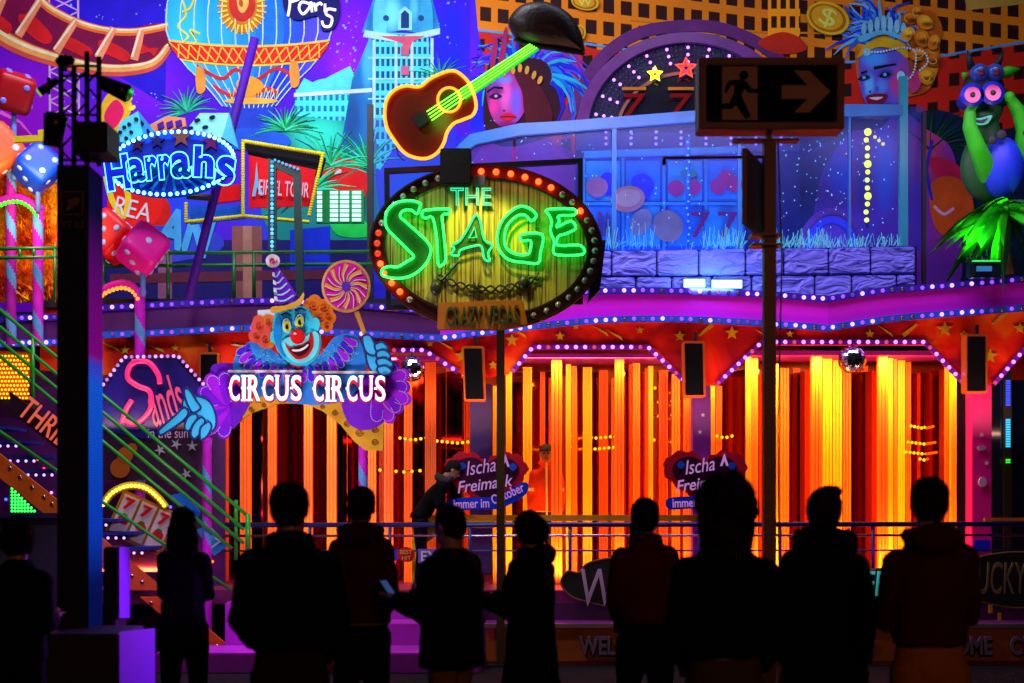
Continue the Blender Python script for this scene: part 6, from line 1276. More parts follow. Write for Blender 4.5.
ar = T('lamp_arm', 'thin horizontal arm with a small hook reaching left from the exit post', 'arm', P(760, 158, YX+.05)); MB().tpx([(765, 157), (664, 158)], YX+.05, .011, 6).build('arm', brn, ar); MB().tpx([(664, 158), (664, 165)], YX+.05, .014, 6).build('hook', BLACK, ar)
# ================================================================ LED column with truss tower
YL = 9.0
lc = T('information_column', 'tall black information column with camera pictogram and VT 02 marking', 'column', (P(72, 0, YL).x, YL, 0))
xa, xb = P(57, 0, YL).x, P(88, 0, YL).x; xc = P(102, 0, YL+.35).x; zt = P(0, 165, YL).z; zb = 0
mbc = MB(); vs = [(xa, YL, zb), (xb, YL, zb), (xc, YL+.35, zb), (xa+.02, YL+.35, zb)]; vs += [(x, y, zt) for x, y, z in vs]
MB().add(vs, [(0, 1, 5, 4), (2, 3, 7, 6), (3, 0, 4, 7), (0, 3, 2, 1), (4, 5, 6, 7)]).build('black_housing', mat('column_black', (.006, .005, .008), .45, bump=.1), lc)
def led_side():
    m = bpy.data.materials.new('led_skin'); m.use_nodes = True; nt = m.node_tree; b = nt.nodes['Principled BSDF']
    tc = nt.nodes.new('ShaderNodeTexCoord'); sp = nt.nodes.new('ShaderNodeSeparateXYZ'); nt.links.new(tc.outputs['Object'], sp.inputs[0])
    mr = nt.nodes.new('ShaderNodeMapRange'); mr.inputs['From Min'].default_value = 0; mr.inputs['From Max'].default_value = 4.0; nt.links.new(sp.outputs['Z'], mr.inputs[0])
    rp = nt.nodes.new('ShaderNodeValToRGB'); nt.links.new(mr.outputs[0], rp.inputs[0]); e = rp.color_ramp.elements
    e[0].position = .1; e[0].color = (.001, .002, .01, 1); e[1].position = 1; e[1].color = (*C(6, 8, 30), 1)
    for p_, c in ((.30, (5, 20, 90)), (.38, (10, 60, 190)), (.60, (20, 90, 220)), (.632, (60, 60, 200)), (.645, (130, 10, 130)), (.78, (90, 10, 110)), (.86, (20, 14, 60))): x = e.new(p_); x.color = (*C(*c), 1)
    br = nt.nodes.new('ShaderNodeTexBrick'); br.offset = 0; br.inputs['Scale'].default_value = 30; br.inputs['Mortar Size'].default_value = .04; br.inputs['Color1'].default_value = (1, 1, 1, 1); br.inputs['Color2'].default_value = (1, 1, 1, 1); br.inputs['Mortar'].default_value = (.25, .25, .3, 1); br.inputs['Row Height'].default_value = .5
    cb = nt.nodes.new('ShaderNodeCombineXYZ'); nt.links.new(sp.outputs['Y'], cb.inputs[0]); nt.links.new(sp.outputs['Z'], cb.inputs[1]); nt.links.new(cb.outputs[0], br.inputs['Vector'])
    mx = nt.nodes.new('ShaderNodeMix'); mx.data_type = 'RGBA'; mx.blend_type = 'MULTIPLY'; mx.inputs['Factor'].default_value = 1; nt.links.new(rp.outputs[0], mx.inputs['A']); nt.links.new(br.outputs['Color'], mx.inputs['B'])
    nt.links.new(mx.outputs['Result'], b.inputs['Emission Color']); b.inputs['Emission Strength'].default_value = 1.0; b.inputs['Base Color'].default_value = (.002, .002, .004, 1); b.inputs['Specular IOR Level'].default_value = 0; return m
MB().add([(xb+.004, YL, .75), (xc+.004, YL+.35, .75), (xc+.004, YL+.35, zt), (xb+.004, YL, zt)], [(0, 1, 2, 3)]).build('led_side_screen', led_side(), lc)
pg = mat('pictogram_grey', C(130, 90, 65), .5)
MB().frame([(61, 191), (83, 191), (83, 215), (61, 215)], [(62, 192), (82, 192), (82, 214), (62, 214)], YL-.01, .012).build('pictogram_frame', pg, lc)
MB().slab([(68, 199), (79, 197), (80, 201), (76, 206), (68, 205)], YL-.01, .012).slab([(66, 207), (72, 204), (73, 208), (67, 211)], YL-.01, .012).build('camera_pictogram', pg, lc)
text('VT 02', 61, 221, 84, 228, YL-.01, pg, lc, 'lettering', .004)
tr = T('truss_tower', 'black lattice truss tower standing on top of the information column', 'truss', (P(80, 0, YL).x, YL, zt))
q = [(61, 55), (74, 66), (87, 52), (99, 57)]
for i, (x, yt) in enumerate(q): MB().tpx([(x, 166), (x, yt)], YL+(.05, .25, .05, .25)[i], .016, 8).build('chord', BLACK, tr, smooth=True)
for x0, x1 in ((61, 74), (74, 87), (87, 99)):
    for k in range(6): y = 70+k*16; MB().tpx([(x0, y), (x1, y+14)] if k % 2 else [(x1, y), (x0, y+14)], YL+.15, .007, 6).build('lacing', BLACK, tr)
for y in (66, 76, 115, 160): MB().tpx([(61, y), (99, y)], YL+.15, .008, 6).build('rung', BLACK, tr)
MB().rect(71, 121, 107, 152, YL-.02, .3).build('control_box', BLACK, tr, bevel=.01)
def spot(x0, y0, x1, y1, r0, lab, lens=None, Y=YL-.05):
    t = T('spotlight', lab, 'spotlight', P((x0+x1)/2, max(y0, y1), Y))
    MB().tube([P(x0, y0, Y), P(x0+(x1-x0)*.7, y0+(y1-y0)*.7, Y), P(x1, y1, Y)], [r0*.8, r0, r0*1.1], 16).build('can', mat('spot_black', (.02, .015, .02), .3, metal=.4), t, smooth=True)
    d_ = Vector(P(x1, y1, Y)-P(x0, y0, Y)).normalized(); e0 = P(x1, y1, Y); MB().tube([e0-d_*.005, e0+d_*.012], [r0*.9, r0*.9], 16).build('lens', lens or mat('lens_dark', (.05, .08, .2), .05, spec=1), t)
    MB().tpx([((x0+x1)/2, (y0+y1)/2-8), ((x0+x1)/2, (y0+y1)/2+8)], Y+.08, .012, 6).build('yoke', BLACK, t)
spot(58, 80, 40, 92, .025, 'small black spotlight pointing down-left from the truss', glow(150, 190, 60, 1)); spot(101, 82, 128, 94, .05, 'black spotlight pointing right from the truss')
spot(66, 66, 65, 60, .055, 'round black spotlight on top of the left truss chord'); spot(52, 146, 56, 116, .065, 'larger black moving-head lamp left of the truss')
# cabinet at column foot and violet lit box
cb_ = T('cable_cabinet', 'low black cabinet at the foot of the information column with violet-lit side', 'cabinet', (P(80, 0, YL-.3).x, YL-.3, 0))
MB().box(P(14, 0, YL-.4).x, P(119, 0, YL-.4).x, YL-.4, YL+.2, 0, P(0, 634, YL-.4).z).build('body', mat('cabinet_brown', (.02, .014, .01), .6, bump=.2), cb_, bevel=.01)
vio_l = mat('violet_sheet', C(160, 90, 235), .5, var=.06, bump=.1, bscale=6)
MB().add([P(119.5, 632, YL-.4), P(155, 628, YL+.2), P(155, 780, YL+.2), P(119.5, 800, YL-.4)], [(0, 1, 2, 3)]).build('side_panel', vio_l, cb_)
vb_ = T('violet_box', 'small upright box with violet-lit side panel behind the black cabinet', 'box', (P(115, 0, YL+.6).x, YL+.6, 0))
MB().box(P(103, 0, YL+.6).x, P(115, 0, YL+.6).x, YL+.6, YL+.9, 0, P(0, 547, YL+.6).z).build('body', BLACK, vb_, bevel=.01); 
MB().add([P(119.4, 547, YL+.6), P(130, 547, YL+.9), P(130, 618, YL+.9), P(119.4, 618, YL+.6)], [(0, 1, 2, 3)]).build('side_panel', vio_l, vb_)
lamp('violet_panel_fill', (-.81, 10.6, 1.5), (P(128, 0, YL+.3).x, YL+.3, .95), .12, 260, (.38, .05, 1), 'SPOT', spot=42)  # spot added to brighten the violet side panels
# ================================================================ spotted creature with binoculars, palm, floodlight
YK = 17.2
kr = T('lookout_figure', 'green spotted cow-like figure with horns peering through blue binoculars', 'figure', P(985, 195, YK))
kg = mat('creature_green', C(50, 200, 25), .5, var=.15); kd = mat('creature_dark', C(22, 34, 40), .6); kb = mat('binocular_blue', C(30, 50, 200), .35)
k_ = lambda x, y, dy=0: P(x, y, YK)+Vector((0, dy, 0))
mb = MB(); mb.sph(k_(992, 165, .10), .34, .2, .42).sph(k_(984, 108, 0), .22, .22, .22).sph(k_(979, 120, -.14), .15, .14, .08).tube([k_(990, 140, .05), k_(986, 120, .02)], [.16, .14], 12)
arm_ = MB(); arm_.tube([k_(962, 116, -.3), k_(963, 132, -.25), k_(972, 152, -.2), k_(990, 178, -.02)], [.06, .085, .10, .14], 12).sph(k_(964, 112, -.32), .07, .06, .06)
arm2 = MB(); arm2.tube([k_(1003, 105, -.25), k_(1013, 116, -.2), k_(1020, 134, -.15), k_(1022, 160, -.02)], [.06, .085, .095, .12], 12).sph(k_(1001, 103, -.28), .065, .06, .06)
def remesh(mb_, name, m, parent, vox=.02, smooth_it=3, disp=0, dscale=.2):
    o = mb_.build(name, m, parent, smooth=True); md = o.modifiers.new('r', 'REMESH'); md.mode = 'VOXEL'; md.voxel_size = vox; md.use_smooth_shade = True
    if smooth_it: s_ = o.modifiers.new('s', 'SMOOTH'); s_.iterations = smooth_it; s_.factor = .5
    if disp:
        tx = bpy.data.textures.get('folds_%.2f' % dscale) or bpy.data.textures.new('folds_%.2f' % dscale, 'CLOUDS'); tx.noise_scale = dscale
        dd = o.modifiers.new('d', 'DISPLACE'); dd.texture = tx; dd.strength = disp; dd.mid_level = .5
    dg = bpy.context.evaluated_depsgraph_get(); dg.update(); me = bpy.data.meshes.new_from_object(o.evaluated_get(dg)); me.materials.clear(); me.materials.append(m)
    for p in me.polygons: p.use_smooth = True
    old = o.data; o.modifiers.clear(); o.data = me; bpy.data.meshes.remove(old); return o
remesh(mb, 'body', mat('creature_torso', C(25, 90, 35), .6), kr, .025)
remesh(arm_, 'arm', kg, kr, .02); remesh(arm2, 'arm', kg, kr, .02)
MB().sph(k_(1001, 170, -.08), .24, .16, .36).build('blue_bib', mat('bib_blue', C(20, 60, 230), .5), kr, smooth=True)
MB().sph(k_(986, 100, -.10), .26, .18, .14).build('dark_forelock', kd, kr, smooth=True)
MB().sph(k_(984, 86, .03), .24, .18, .17).build('dark_forelock', kd, kr, smooth=True)
for x, y, r_ in ((976, 76, .105), (991, 76, .105)):
    MB().sph(k_(x, y, -.12), r_).build('eyeball', mat('creature_eye', C(60, 90, 190), .2), kr, smooth=True); MB().sph(k_(x, y+1, -.205), r_*.45, .02, r_*.5).build('pupil', mat('creature_pupil', C(120, 40, 60), .3), kr, smooth=True)
for x, y in ((961, 105), (981, 103)):
    MB().tube([k_(x, y, -.12), k_(x, y, -.36), k_(x, y, -.42)], [.09, .11, .135], 18).build('binocular_tube', kb, kr, smooth=True)
    MB().tube([k_(x, y, -.425), k_(x, y, -.435)], [.09, .09], 18).build('binocular_lens', mat('bino_lens', C(200, 30, 110), .2), kr); MB().sph(k_(x, y, -.44), .03, .012, .03).build('binocular_pupil', BLACK, kr, smooth=True)
MB().tube([k_(1000, 74, -.02), k_(1008, 72, 0), k_(1020, 69, 0)], [.05, .07, .01], 10).build('ear', kg, kr, smooth=True); MB().tube([k_(966, 76, 0), k_(962, 73, 0)], [.05, .01], 10).build('ear', kg, kr, smooth=True)
for x, dx in ((972, -4), (996, 8)): MB().tube([k_(x, 68, .02), k_(x+dx*.6, 58, .02), k_(x+dx, 50, .02)], [.05, .035, .006], 10).build('horn', kd, kr, smooth=True)
for x, y, r_ in ((968, 134, .03), (972, 148, .035), (1016, 126, .03), (1018, 138, .03), (995, 140, .06), (985, 146, .05)): MB().sph(k_(x, y, -.27 if x < 990 else -.24), r_, .012, r_).build('spot', kd, kr, smooth=True)
MB().slab(cr([(970, 117), (980, 118), (992, 115), (988, 123), (980, 125), (973, 122)], 4), YK-.30, .03).build('mouth', mat('creature_lip', C(60, 220, 160), .4), kr); MB().slab(cr([(974, 119), (980, 120), (988, 118), (984, 122), (978, 122)], 4), YK-.315, .02).build('mouth_gap', kd, kr)
MB().sph(k_(980, 127, -.24), .03, .02, .03).build('bell', paint(250, 150, 30), kr, smooth=True)
lamp('creature_light', P(995, 190, YK-1.6), P(988, 130, YK), .2, 13, (.25, 1, .25), 'SPOT', spot=50)
pl = T('green_palm', 'bright green artificial palm tuft below the spotted figure', 'palm', P(1005, 275, YK))
MB().tube([P(1006, 275, YK), P(1004, 250, YK), P(1008, 214, YK)], [.09, .07, .06], 10).build('trunk', mat('palm_trunk', C(60, 50, 25), .8, bump=.6), pl, smooth=True)
pm_ = [mat('palm_green', C(50, 190, 25), .4, var=.2), mat('palm_deep', C(15, 90, 20), .5, var=.2)]; mb = MB()
for i in range(64):
    a = R(random.uniform(95, 265)) if i < 48 else R(random.uniform(-60, 90)); L = random.uniform(34, 78) if i < 48 else random.uniform(20, 40); d_ = random.uniform(-.45, .3)
    c0 = P(1008, 212, YK); pts = [c0+Vector((math.cos(a)*L*t*.0115, d_*t, math.sin(a)*L*t*.0075-.42*t*t*L/60)) for t in (0, .25, .5, .75, 1)]
    mb.cm = i % 2; wv = [.03, .085, .10, .06, .005]
    up = Vector((0, 0, 1)); vs = []
    for p_, ww in zip(pts, wv): s_ = Vector((-math.sin(a)*.7, .5, math.cos(a)*.7)).normalized()*ww; vs += [p_-s_, p_+Vector((0, -.02, .01)), p_+s_]
    mb.add(vs, [(3*k+j, 3*k+j+1, 3*k+j+4, 3*k+j+3) for k in range(4) for j in range(2)])
mb.build('fronds', pm_, pl)
mb = MB()
for i in range(260):
    x = random.uniform(965, 1040); y = random.uniform(215, 268); mb.tpx([(x, y), (x+random.uniform(-2, 2), y+random.uniform(4, 12))], YK+.25+random.uniform(-.1, .1), .006, 3)
mb.build('grass_skirt_pattern', mat('skirt_green', C(12, 70, 18), .5), pl)['kind'] = 'stuff'
fl = T('green_floodlight', 'small floodlight box with a green-lit rim on the right end of the fascia', 'floodlight', P(988, 277, 16.9))
MB().rect(971, 260, 1003, 277, 16.95, .2).build('housing', mat('flood_case', C(15, 40, 50), .3), fl, bevel=.02); MB().rect(977, 266, 992, 271, 16.93, .03).build('lens', glow(50, 130, 200, .7), fl); MB().tpx([(972, 261), (1002, 261)], 16.93, .01, 6).build('lit_edge', glow(50, 220, 80, 1.2), fl)
ext = T('dark_mast', 'thin black mast marking the right edge of the balcony glass', 'mast', P(925, 285, 17.7)); MB().rect(923, 112, 926.5, 300, 17.7, .08).build('shaft', BLACK, ext)
# ================================================================ people
SK = mat('skin', C(165, 110, 85), .5, var=.05)
def cloth(name, c, b=.35): return mat(name, C(*c), .9, var=.15, bump=b, bscale=45, spec=.1)
HAIR = mat('hair_dark', (.008, .006, .005), .7, bump=.5, bscale=90, var=.3, spec=.1)
SHOE = mat('shoe_black', (.012, .012, .013), .5)
JEANS = cloth('dark_trousers', (16, 15, 20))
class PMB(MB): pass
def person(label, px, Y, H, face=0, jacket=(20, 18, 22), trousers=(18, 16, 20), hem=.95, puff=1.0, sw=1.0, arms='down', hair='short', hood=None, coatflare=1.0, lean=0, headturn=0, head_tilt=0, cap=None, skin=SK, z0=0, collar=None, phone=None, stance=.0, group='people watching the ride', trim=None, headw=1.0):
    k = H/1.75; root = T('person', label, 'person', (P(px, 0, Y).x, Y, z0), group)
    rz = Matrix.Rotation(R(face), 3, 'Z'); org = root.location.copy()
    def fin(mb):
        mb.v = [tuple(rz @ (Vector(v)*k)+org) for v in mb.v]; return mb
    lt = lambda p: (p[0], p[1]+math.tan(R(lean))*max(0, p[2]-.95), p[2]-(1-math.cos(R(lean)))*max(0, p[2]-.95))
    sh = .150*sw
    A = {}
    for s in (-1, 1):
        S = (s*sh, 0, 1.375)
        if arms == 'down': E_, W_ = (s*(sh+.055), -.02, 1.12), (s*(sh+.045), .08, .885)
        elif arms == 'pockets': E_, W_ = (s*(sh+.052), -.05, 1.13), (s*(sh+.0), .13, .98)
        elif arms == 'front': E_, W_ = (s*(sh+.035), .03, 1.12), (s*.07, .27, 1.17)
        elif arms == 'phone': E_, W_ = (s*(sh+.02), .06, 1.12), (s*.05, .36, 1.20)
        elif arms == 'crossed': E_, W_ = (s*(sh+.08), .03, 1.12), (-s*.05, .20, 1.12)
        elif arms == 'desk': E_, W_ = (s*(sh+.04), .12, 1.14), (s*.12, .34, 1.02)
        dz = s*random.uniform(-.012, .02); dy = random.uniform(-.02, .03)
        S = (S[0], S[1], S[2]+dz); E_ = (E_[0], E_[1]+dy, E_[2]+dz); W_ = (W_[0], W_[1]+dy, W_[2]+dz*2+random.uniform(-.02, .02)) if arms not in ('phone',) else W_
        A[s] = [lt(S), lt(E_), lt(W_)]
    hc = Vector(lt((0, .015, 1.635))); 
    headturn = headturn+random.uniform(-16, 16); Rh = Matrix.Rotation(R(random.uniform(-5, 5)), 3, 'Y') @ Matrix.Rotation(R(headturn), 3, 'Z') @ Matrix.Rotation(R(-head_tilt), 3, 'X')
    hp = lambda x, y, z: tuple(hc+Rh @ Vector((x, y, z)))
    # ---- continuous body
    b = PMB(); b.sph(hp(0, -.005, .015), .076*headw, .094, .100, rot=Rh); b.sph(hp(0, .028, -.045), .058, .062, .072, rot=Rh)
    b.tube([hp(0, .085, .005), hp(0, .108, -.025), hp(0, .095, -.035)], [.010, .017, .012], 8)
    for s in (-1, 1): b.sph(hp(s*.078, -.005, -.005), .010, .022, .032, rot=Rh)
    nk = lt((0, -.01, 1.46)); b.tube([nk, hp(0, -.015, -.06)], [.062, .056], 12)
    b.loft([(*lt((0, 0, z)), rx, ry) for z, rx, ry in ((.90, .15, .10), (1.1, .13, .09), (1.3, .15, .09), (1.42, .13, .07), (1.48, .06, .055))])
    for s in (-1, 1):
        S, E_, W_ = A[s]; b.tube([S, E_, W_], [.055, .042, .028], 10)
        W = Vector(W_); d = (W-Vector(E_)).normalized(); side = Vector((s, 0, 0)); side = (side-d*side.dot(d)).normalized(); up = d.cross(side)
        pc = W+d*.05
        M = Matrix((side, up, d)).transposed(); b.sph(pc, .040, .018, .052, 10, 8, rot=M)
        cu = Vector((0, .6, -.2)) if arms in ('front', 'phone', 'desk') else Vector((-s*.4, .5, 0))
        for q, (o_, L) in enumerate(((-.030, .066), (-.010, .078), (.010, .074), (.030, .058))):
            f0 = pc+side*o_+d*.035; f1 = f0+d*L*.5+side*o_*.12; f2 = f1+(d*.75+cu*.5).normalized()*L*.5; b.tube([f0, f1, f2], [.0098, .009, .0075], 7)
        t0 = pc-side*.03-d*.02; t1 = t0-side*.028+d*.03; t2 = t1+d*.03-side*.004; b.tube([t0, t1, t2], [.013, .011, .009], 7)
        hx = s*.085; b.tube([(hx, 0, .93), (hx*1.1+s*stance*.4, .01, .5), (hx*1.15+s*stance, -.03, .09)], [.075, .052, .036], 10); b.sph((hx*1.15+s*stance, .04, .05), .038, .10, .035)
    remesh(fin(b), 'body', skin, root, .0095*k, 2)
    # ---- eyes and mouth
    for s in (-1, 1):
        e = PMB().sph(hp(s*.030, .083, .008), .011, .008, .008, 8, 6); fin(e).build('eye', mat('eye_dark', (.03, .02, .02), .2), root, smooth=True)
    m_ = PMB().tube([hp(-.022, .086, -.062), hp(0, .092, -.064), hp(.022, .086, -.062)], [.004, .006, .004], 6); fin(m_).build('mouth', mat('lips', C(120, 50, 45), .5), root, smooth=True)
    # ---- trousers
    t = PMB(); t.loft([(0, 0, .82, .155, .105), (0, 0, .92, .165, .112), (*lt((0, 0, 1.02)), .15, .10)])
    for s in (-1, 1):
        hx = s*.085; t.tube([(hx, 0, .90), (hx*1.05+s*stance*.2, .005, .70), (hx*1.1+s*stance*.4, .015, .48), (hx*1.15+s*stance*.8, -.01, .25), (hx*1.15+s*stance, -.02, .07)], [.098, .088, .070, .062, .062], 14)
    remesh(fin(t), 'trousers', cloth('trousers_%d_%d_%d' % trousers, trousers), root, .016*k, 3, .012*k, .12)
    for s in (-1, 1):
        hx = s*.085*1.15+s*stance; sh_ = PMB().loft([(hx, .03, .0, .046, .135), (hx, .03, .03, .05, .14), (hx, .0, .07, .046, .10), (hx, -.03, .11, .042, .06)], 16); fin(sh_).build('shoe', SHOE, root, smooth=True)
    # ---- jacket
    j = PMB(); P_ = puff
    rr = [(hem, .165*coatflare, .125*coatflare), (hem+.05, .168*coatflare, .13*coatflare), (1.08, .162, .12), (1.20, .172*(.5+.5*sw), .125), (1.32, .178*sw, .122), (1.39, .165*sw, .105), (1.44, .125*sw, .088), (1.475, .09*sw, .078), (1.51, .068, .07)]
    if hem < .85: rr = [(hem, .175*coatflare, .125*coatflare), ((hem+1.0)/2, .172*(1+coatflare)/2, .125)]+rr[2:]
    j.loft([(*lt((0, 0, z)), rx*P_, ry*P_) for z, rx, ry in rr], 24)
    for s in (-1, 1):
        S, E_, W_ = [Vector(v) for v in A[s]]; j.sph(S, .075*P_, .075*P_, .075*P_); M1 = S.lerp(E_, .5); M2 = E_.lerp(W_, .5); j.tube([S, M1, E_, M2, E_.lerp(W_, .93)], [.074*P_, .066*P_, .060*P_, .053*P_, .046*P_], 14)
    if collar: j.tube([lt((.085*math.cos(a), .01+.075*math.sin(a), 1.50+.02*math.sin(a)*-1)) for a in [i*2*math.pi/16 for i in range(16)]], .032*collar, 8, True)
    if hood == 'down': j.sph(lt((0, -.095, 1.485)), .125, .075, .075); j.tube([lt((.11*math.cos(a), -.02+.08*math.sin(a), 1.50)) for a in [i*2*math.pi/14 for i in range(14)]], .035, 8, True)
    remesh(fin(j), 'jacket', cloth('jacket_%d_%d_%d' % jacket, jacket), root, .014*k, 4, .022*k, .11)
    if trim:
        for z in ((hem+.01),):
            h_ = PMB().tube([lt((.178*P_*math.cos(a), .127*P_*math.sin(a), z)) for a in [i*2*math.pi/28 for i in range(28)]], .006, 6, True); fin(h_).build('hem_trim', trim, root, smooth=True)
    if hood == 'fur' or hood == 'greyfur':
        f_ = PMB(); n_ = 22
        for i in range(n_):
            a = i*2*math.pi/n_; f_.sph(lt((.125*math.cos(a), -.03+.10*math.sin(a), 1.515-.035*math.cos(a)**2+.012*math.sin(i*2.3)+(.03 if math.sin(a) < 0 else -.01))), random.uniform(.034, .045))
        remesh(fin(f_), 'fur_collar', cloth('fur_'+hood, (60, 56, 56) if hood == 'greyfur' else (16, 14, 15), .9), root, .013*k, 1, .035*k, .03)
    # ---- hair or headwear
    g = PMB()
    g.sph(hp(0, -.018, .038), .088*headw, .100, .094, rot=Rh)
    if hair == 'short': g.sph(hp(0, -.045, .0), .080, .072, .085, rot=Rh)
    elif hair == 'quiff': g.sph(hp(0, -.045, .0), .080, .072, .085, rot=Rh); g.sph(hp(.0, .055, .105), .055, .055, .035, rot=Rh); g.sph(hp(.03, .02, .115), .05, .05, .03, rot=Rh)
    elif hair == 'long': g.sph(hp(0, -.04, -.01), .096, .085, .10, rot=Rh); g.loft([(*lt((0, -.06, z)), rx, ry) for z, rx, ry in ((1.34, .07, .04), (1.42, .11, .06), (1.52, .115, .075), (1.62, .10, .085))])
    elif hair == 'afro':
        g.sph(hp(0, -.02, .045), .135, .13, .125, rot=Rh)
        for i in range(60):
            a = random.uniform(0, 6.28); b_ = random.uniform(-.9, 1.4); g.sph(hp(.118*math.cos(a)*math.cos(b_), -.02+.118*math.sin(a)*math.cos(b_)-.012, .04+.112*math.sin(b_)), random.uniform(.022, .034), nu=8, nv=6)
        g.loft([(*lt((0, -.04, z)), rx, ry) for z, rx, ry in ((1.44, .10, .07), (1.52, .118, .09), (1.60, .125, .10))])
    elif hair == 'bun': g.sph(hp(0, -.045, .0), .084, .075, .09, rot=Rh); g.sph(hp(-.035, -.085, .055), .05, .05, .05, rot=Rh); g.sph(hp(-.05, -.03, -.07), .05, .06, .06, rot=Rh)
    elif hair == 'bob': g.sph(hp(0, -.035, -.015), .105, .098, .105, rot=Rh)
    if hair != 'none': remesh(fin(g), 'hair', HAIR, root, .009*k, 1, (.03 if hair in ('afro', 'long', 'quiff') else .016)*k, .035)
    if hair != 'none' and Y < 12:
        ho = [c for c in root.children if c.name.startswith('hair')][0]; me = ho.data; bm = bmesh.new(); bm.from_mesh(me); fs_ = list(bm.faces); nrm = [(f.calc_center_median().copy(), f.normal.copy()) for f in random.sample(fs_, min(len(fs_), 1300 if hair == 'afro' else 800))]
        for c_, n_ in nrm:
            if n_.length < .1: continue
            dn = Vector((random.uniform(-.5, .5), random.uniform(-.5, .5), random.uniform(-1.0, .3 if hair != 'afro' else .8))); L_ = random.uniform(.012, .03)*(1.0 if hair in ('afro', 'long') else .6)
            tip = c_+(n_*.8+dn*.6).normalized()*L_; sd_ = n_.orthogonal().normalized()*.0016; bm.faces.new([bm.verts.new(c_-sd_), bm.verts.new(c_+sd_), bm.verts.new(tip)])
        bm.to_mesh(me); bm.free()
    if cap:
        c_ = PMB().sph(hp(0, -.012, .062), .088, .102, .070, rot=Rh); c_.loft([(hc.x, hc.y, hc.z+.045, .086, .100), (hc.x, hc.y, hc.z+.065, .089, .103)]); fin(c_).build('cap', mat('cap_dark', C(40, 30, 30), .8), root, smooth=True)
        c_ = PMB().loft([(hc.x, hc.y+.10, hc.z+.050, .06, .06), (hc.x, hc.y+.10, hc.z+.060, .06, .055)]); fin(c_).build('cap_peak', mat('cap_dark', C(40, 30, 30), .8), root, smooth=True)
    if phone:
        # held phone: a thing of its own
        W = (Vector(A[-1][2])+Vector(A[1][2]))/2; c0 = rz @ ((W+Vector((0, .085, .045)))*k)+org
        ph = T('phone', phone, 'phone', c0); X = rz @ Vector((.038, 0, 0)); Yv = rz @ Vector((0, .003, -.003)); Zv = rz @ Vector((0, .045, .055))
        MB().obox(c0, X, Yv, Zv).build('case', BLACK, ph, bevel=.002); n_ = (rz @ Vector((0, -.006, .004))); MB().obox(c0+n_, X*.9, Yv*.1, Zv*.92).build('screen', glow(60, 90, 160, .5), ph)
    return root
person('woman with long dark hair and slim dark trousers standing beside the violet box', 184, 10.2, 1.64, 0, (26, 20, 30), (14, 13, 20), .92, .92, .84, 'front', 'long', stance=.02)
person('broad man in a bulky black jacket, second from the left among the close figures', 290, 6.9, 1.77, 3, (14, 13, 17), (40, 22, 20), 1.0, 1.08, 1.10, 'pockets', 'short', collar=1.0, headw=1.08)
person('young man in a dark maroon hooded jacket standing right of the broad man', 361, 9.0, 1.77, -4, (60, 20, 22), (15, 12, 14), .94, .92, .88, 'pockets', 'short', hood='down', trim=mat('trim_tan', C(140, 80, 50), .7))
person('man in a black coat turned left and holding a phone by the oval sign pole', 451, 8.5, 1.655, 62, (15, 14, 17), (120, 80, 50), .80, 1.38, 1.15, 'phone', 'short', phone='phone held by the man in black turned to the left', headturn=0, head_tilt=6)
person('person in a long dark hooded coat bending over a phone right of the sign pole', 531, 9.0, 1.62, 58, (15, 14, 20), (14, 12, 16), .62, 1.15, .95, 'phone', 'bob', hood='down', coatflare=1.25, phone='phone held by the hooded person right of the sign pole', head_tilt=28)
person('woman with a hair bun in a dark red jacket standing right of centre', 645, 9.0, 1.70, 6, (80, 18, 22), (17, 14, 20), .99, 1.0, .95, 'pockets', 'bun', stance=.03, collar=.9)
person('person with big curly hair, black jacket and brown trousers, the closest figure', 725, 6.5, 1.76, 0, (10, 9, 12), (66, 44, 26), 1.02, 1.08, 1.08, 'pockets', 'afro', collar=1.0)
person('person in a long black coat with fur hood, second from the right', 824, 7.5, 1.745, -10, (11, 10, 13), (14, 12, 16), .50, 1.05, 1.0, 'down', 'quiff', hood='fur', coatflare=1.1)
person('tall man in a dark maroon hooded jacket and tan trousers, rightmost figure', 930, 6.95, 1.795, 0, (60, 22, 24), (150, 85, 40), 1.0, 1.02, 1.0, 'front', 'short', hood='down')
person('barely visible person in black at the left edge beside the column', 18, 8.2, 1.60, -20, (14, 13, 16), (14, 12, 16), .9, 1.1, 1.0, 'front', 'bob')
person('attendant in a black jacket with grey fur collar bending over the desk', 420, 16.78, 1.52, -84, (4, 6, 9), (14, 12, 16), .92, 1.1, 1.05, 'desk', 'short', hood='greyfur', lean=31, head_tilt=34, z0=.70, group='ride staff on the deck')
person('attendant in an orange-red jacket and dark cap behind the wide post', 546, 18.0, 1.66, 176, (215, 60, 8), (40, 20, 20), .90, .97, .92, 'down', 'none', cap=True, z0=.70, group='ride staff on the deck', trim=paint(250, 190, 80))

wk = scene.objects.get([o.name for o in scene.objects if o.parent is None and o.get('label', '').startswith('attendant in an orange')][0])
MB().slab([(545.6, 463), (547.4, 463), (548, 517), (546, 517)], 17.83, .04).build('zip', paint(250, 200, 110), wk)
MB().tpx([(539, 461), (543, 464), (547, 465), (551, 464), (554, 460)], 17.86, .03, 8).build('collar', cloth('jacket_215_60_8', (215, 60, 8)), wk, smooth=True)
for x in (531, 561): MB().rect(x-3, 488, x+3, 491, 17.88, .03).build('sleeve_band', paint(240, 190, 90), wk)
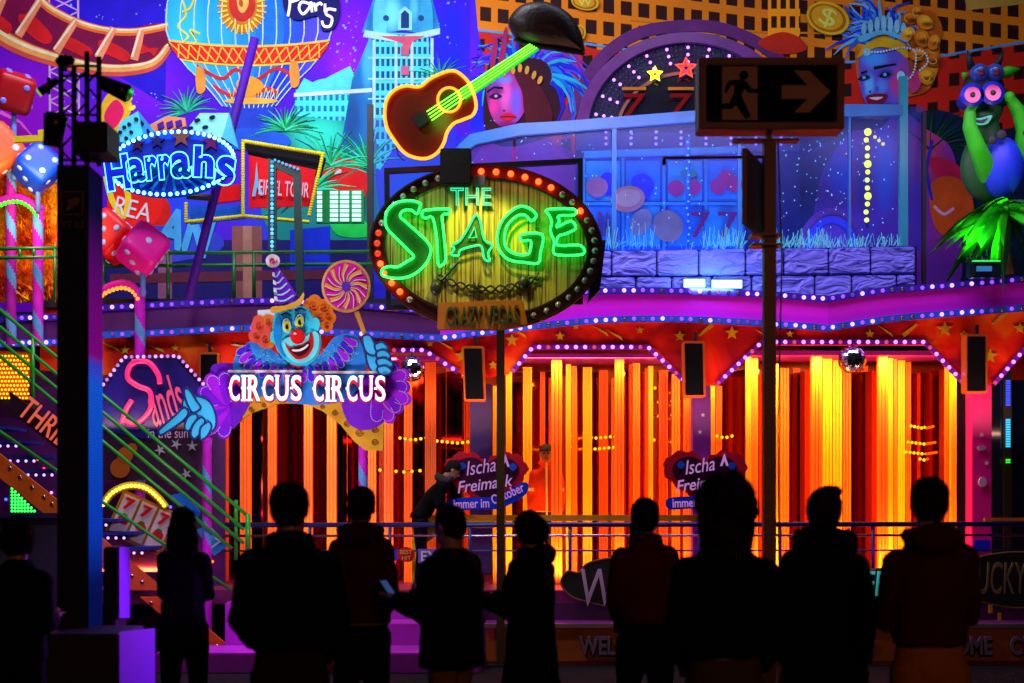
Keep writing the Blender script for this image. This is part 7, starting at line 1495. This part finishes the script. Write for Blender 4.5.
# ================================================================ pieces of parts go one level deeper
def centre(o):
    vs = o.data.vertices; s = Vector((0, 0, 0))
    for v in vs: s += v.co
    return s/max(1, len(vs))+o.location
RULES = {
 'person': {('eye', 'mouth'): 'body'},
 'clown_sign': {('pupil', 'eye_yellow', 'eye_rim'): 'eye_white', ('nose_shine',): 'nose', ('mouth_gap', 'teeth'): 'mouth', ('hat_stripe', 'hat_highlight_pattern'): 'hat_cone', ('pompom_swirl',): 'pompom',
                ('lolly_disc', 'lolly_swirl', 'lolly_line_pattern', 'lolly_hub'): 'lolly_rim', ('dotted_trim_pattern',): 'ruffle_fold', ('letter_serif_pattern',): 'letter', ('scroll_pattern',): 'gold_scroll_board', ('curl_pattern',): 'hair_curl',
                ('palm_outline',): 'palm', ('thumb_outline',): 'thumb', ('finger_outline',): 'finger', ('pointing_finger_outline',): 'pointing_finger'},
 'lookout_figure': {('pupil',): 'eyeball', ('binocular_lens', 'binocular_pupil'): 'binocular_tube', ('mouth_gap',): 'mouth'},
 'painted_backdrop': {('balloon_far_side', 'balloon_gore', 'balloon_band', 'band_pattern', 'balloon_rope', 'balloon_swag', 'swag_bow', 'sun_ray_pattern', 'sun_disc', 'sun_face', 'sun_face_shade', 'gold_scroll', 'basket', 'basket_rope', 'basket_rim', 'gold_ornament'): 'balloon',
                      ('brow', 'eye', 'iris', 'nose', 'lips', 'lip_line', 'smile', 'earring', 'ear'): 'showgirl_face', ('hair_curl', 'curl_highlight', 'fringe', 'hair_lock', 'brooch'): 'showgirl_hair', ('coin_rim', 'coin_face', 'coin_symbol'): 'coin', ('dormer_window',): 'dormer', ('tiara_jewel',): 'tiara', ('red_shine',): 'red_lip'},
 'slot_machine': {('reel_symbol',): 'reel_tile', ('slice_centre',): 'orange_slice', ('dark_bulb_pattern',): 'bulb_arch'},
 'slot_reels': {('seven', 'cherry', 'leaf'): 'reel'}, 'oval_sign': {('barb', 'wire_end', 'knot'): 'wire'}, 'neon_guitar': {('neon_string',): 'neck', ('neon_ring',): 'sound_hole'},
 'giant_die': {('pip',): 'cube'}, 'painted_die': {('pip',): 'face'}, 'stair': {('bolt',): 'stringer'}, 'exit_sign': {('door_field', 'arrow', 'pictogram_head', 'pictogram_body'): 'face'},
 'information_column': {('camera_pictogram',): 'pictogram_frame'}, 'disco_ball': {('mirror_tile_pattern',): 'core'}}
base = lambda n: n.split('.')[0]
for root in [o for o in scene.objects if o.parent is None]:
    rl_ = RULES.get(base(root.name))
    if not rl_: continue
    kids = [c for c in root.children if c.type == 'MESH']
    for names, host in rl_.items():
        hosts = [(c, centre(c)) for c in kids if base(c.name) == host]
        if not hosts: continue
        for c in kids:
            if base(c.name) in names:
                cc = centre(c); h_ = min(hosts, key=lambda q: (q[1]-cc).length)[0]
                loc = c.location.copy()-h_.location; c.parent = h_; c.location = loc
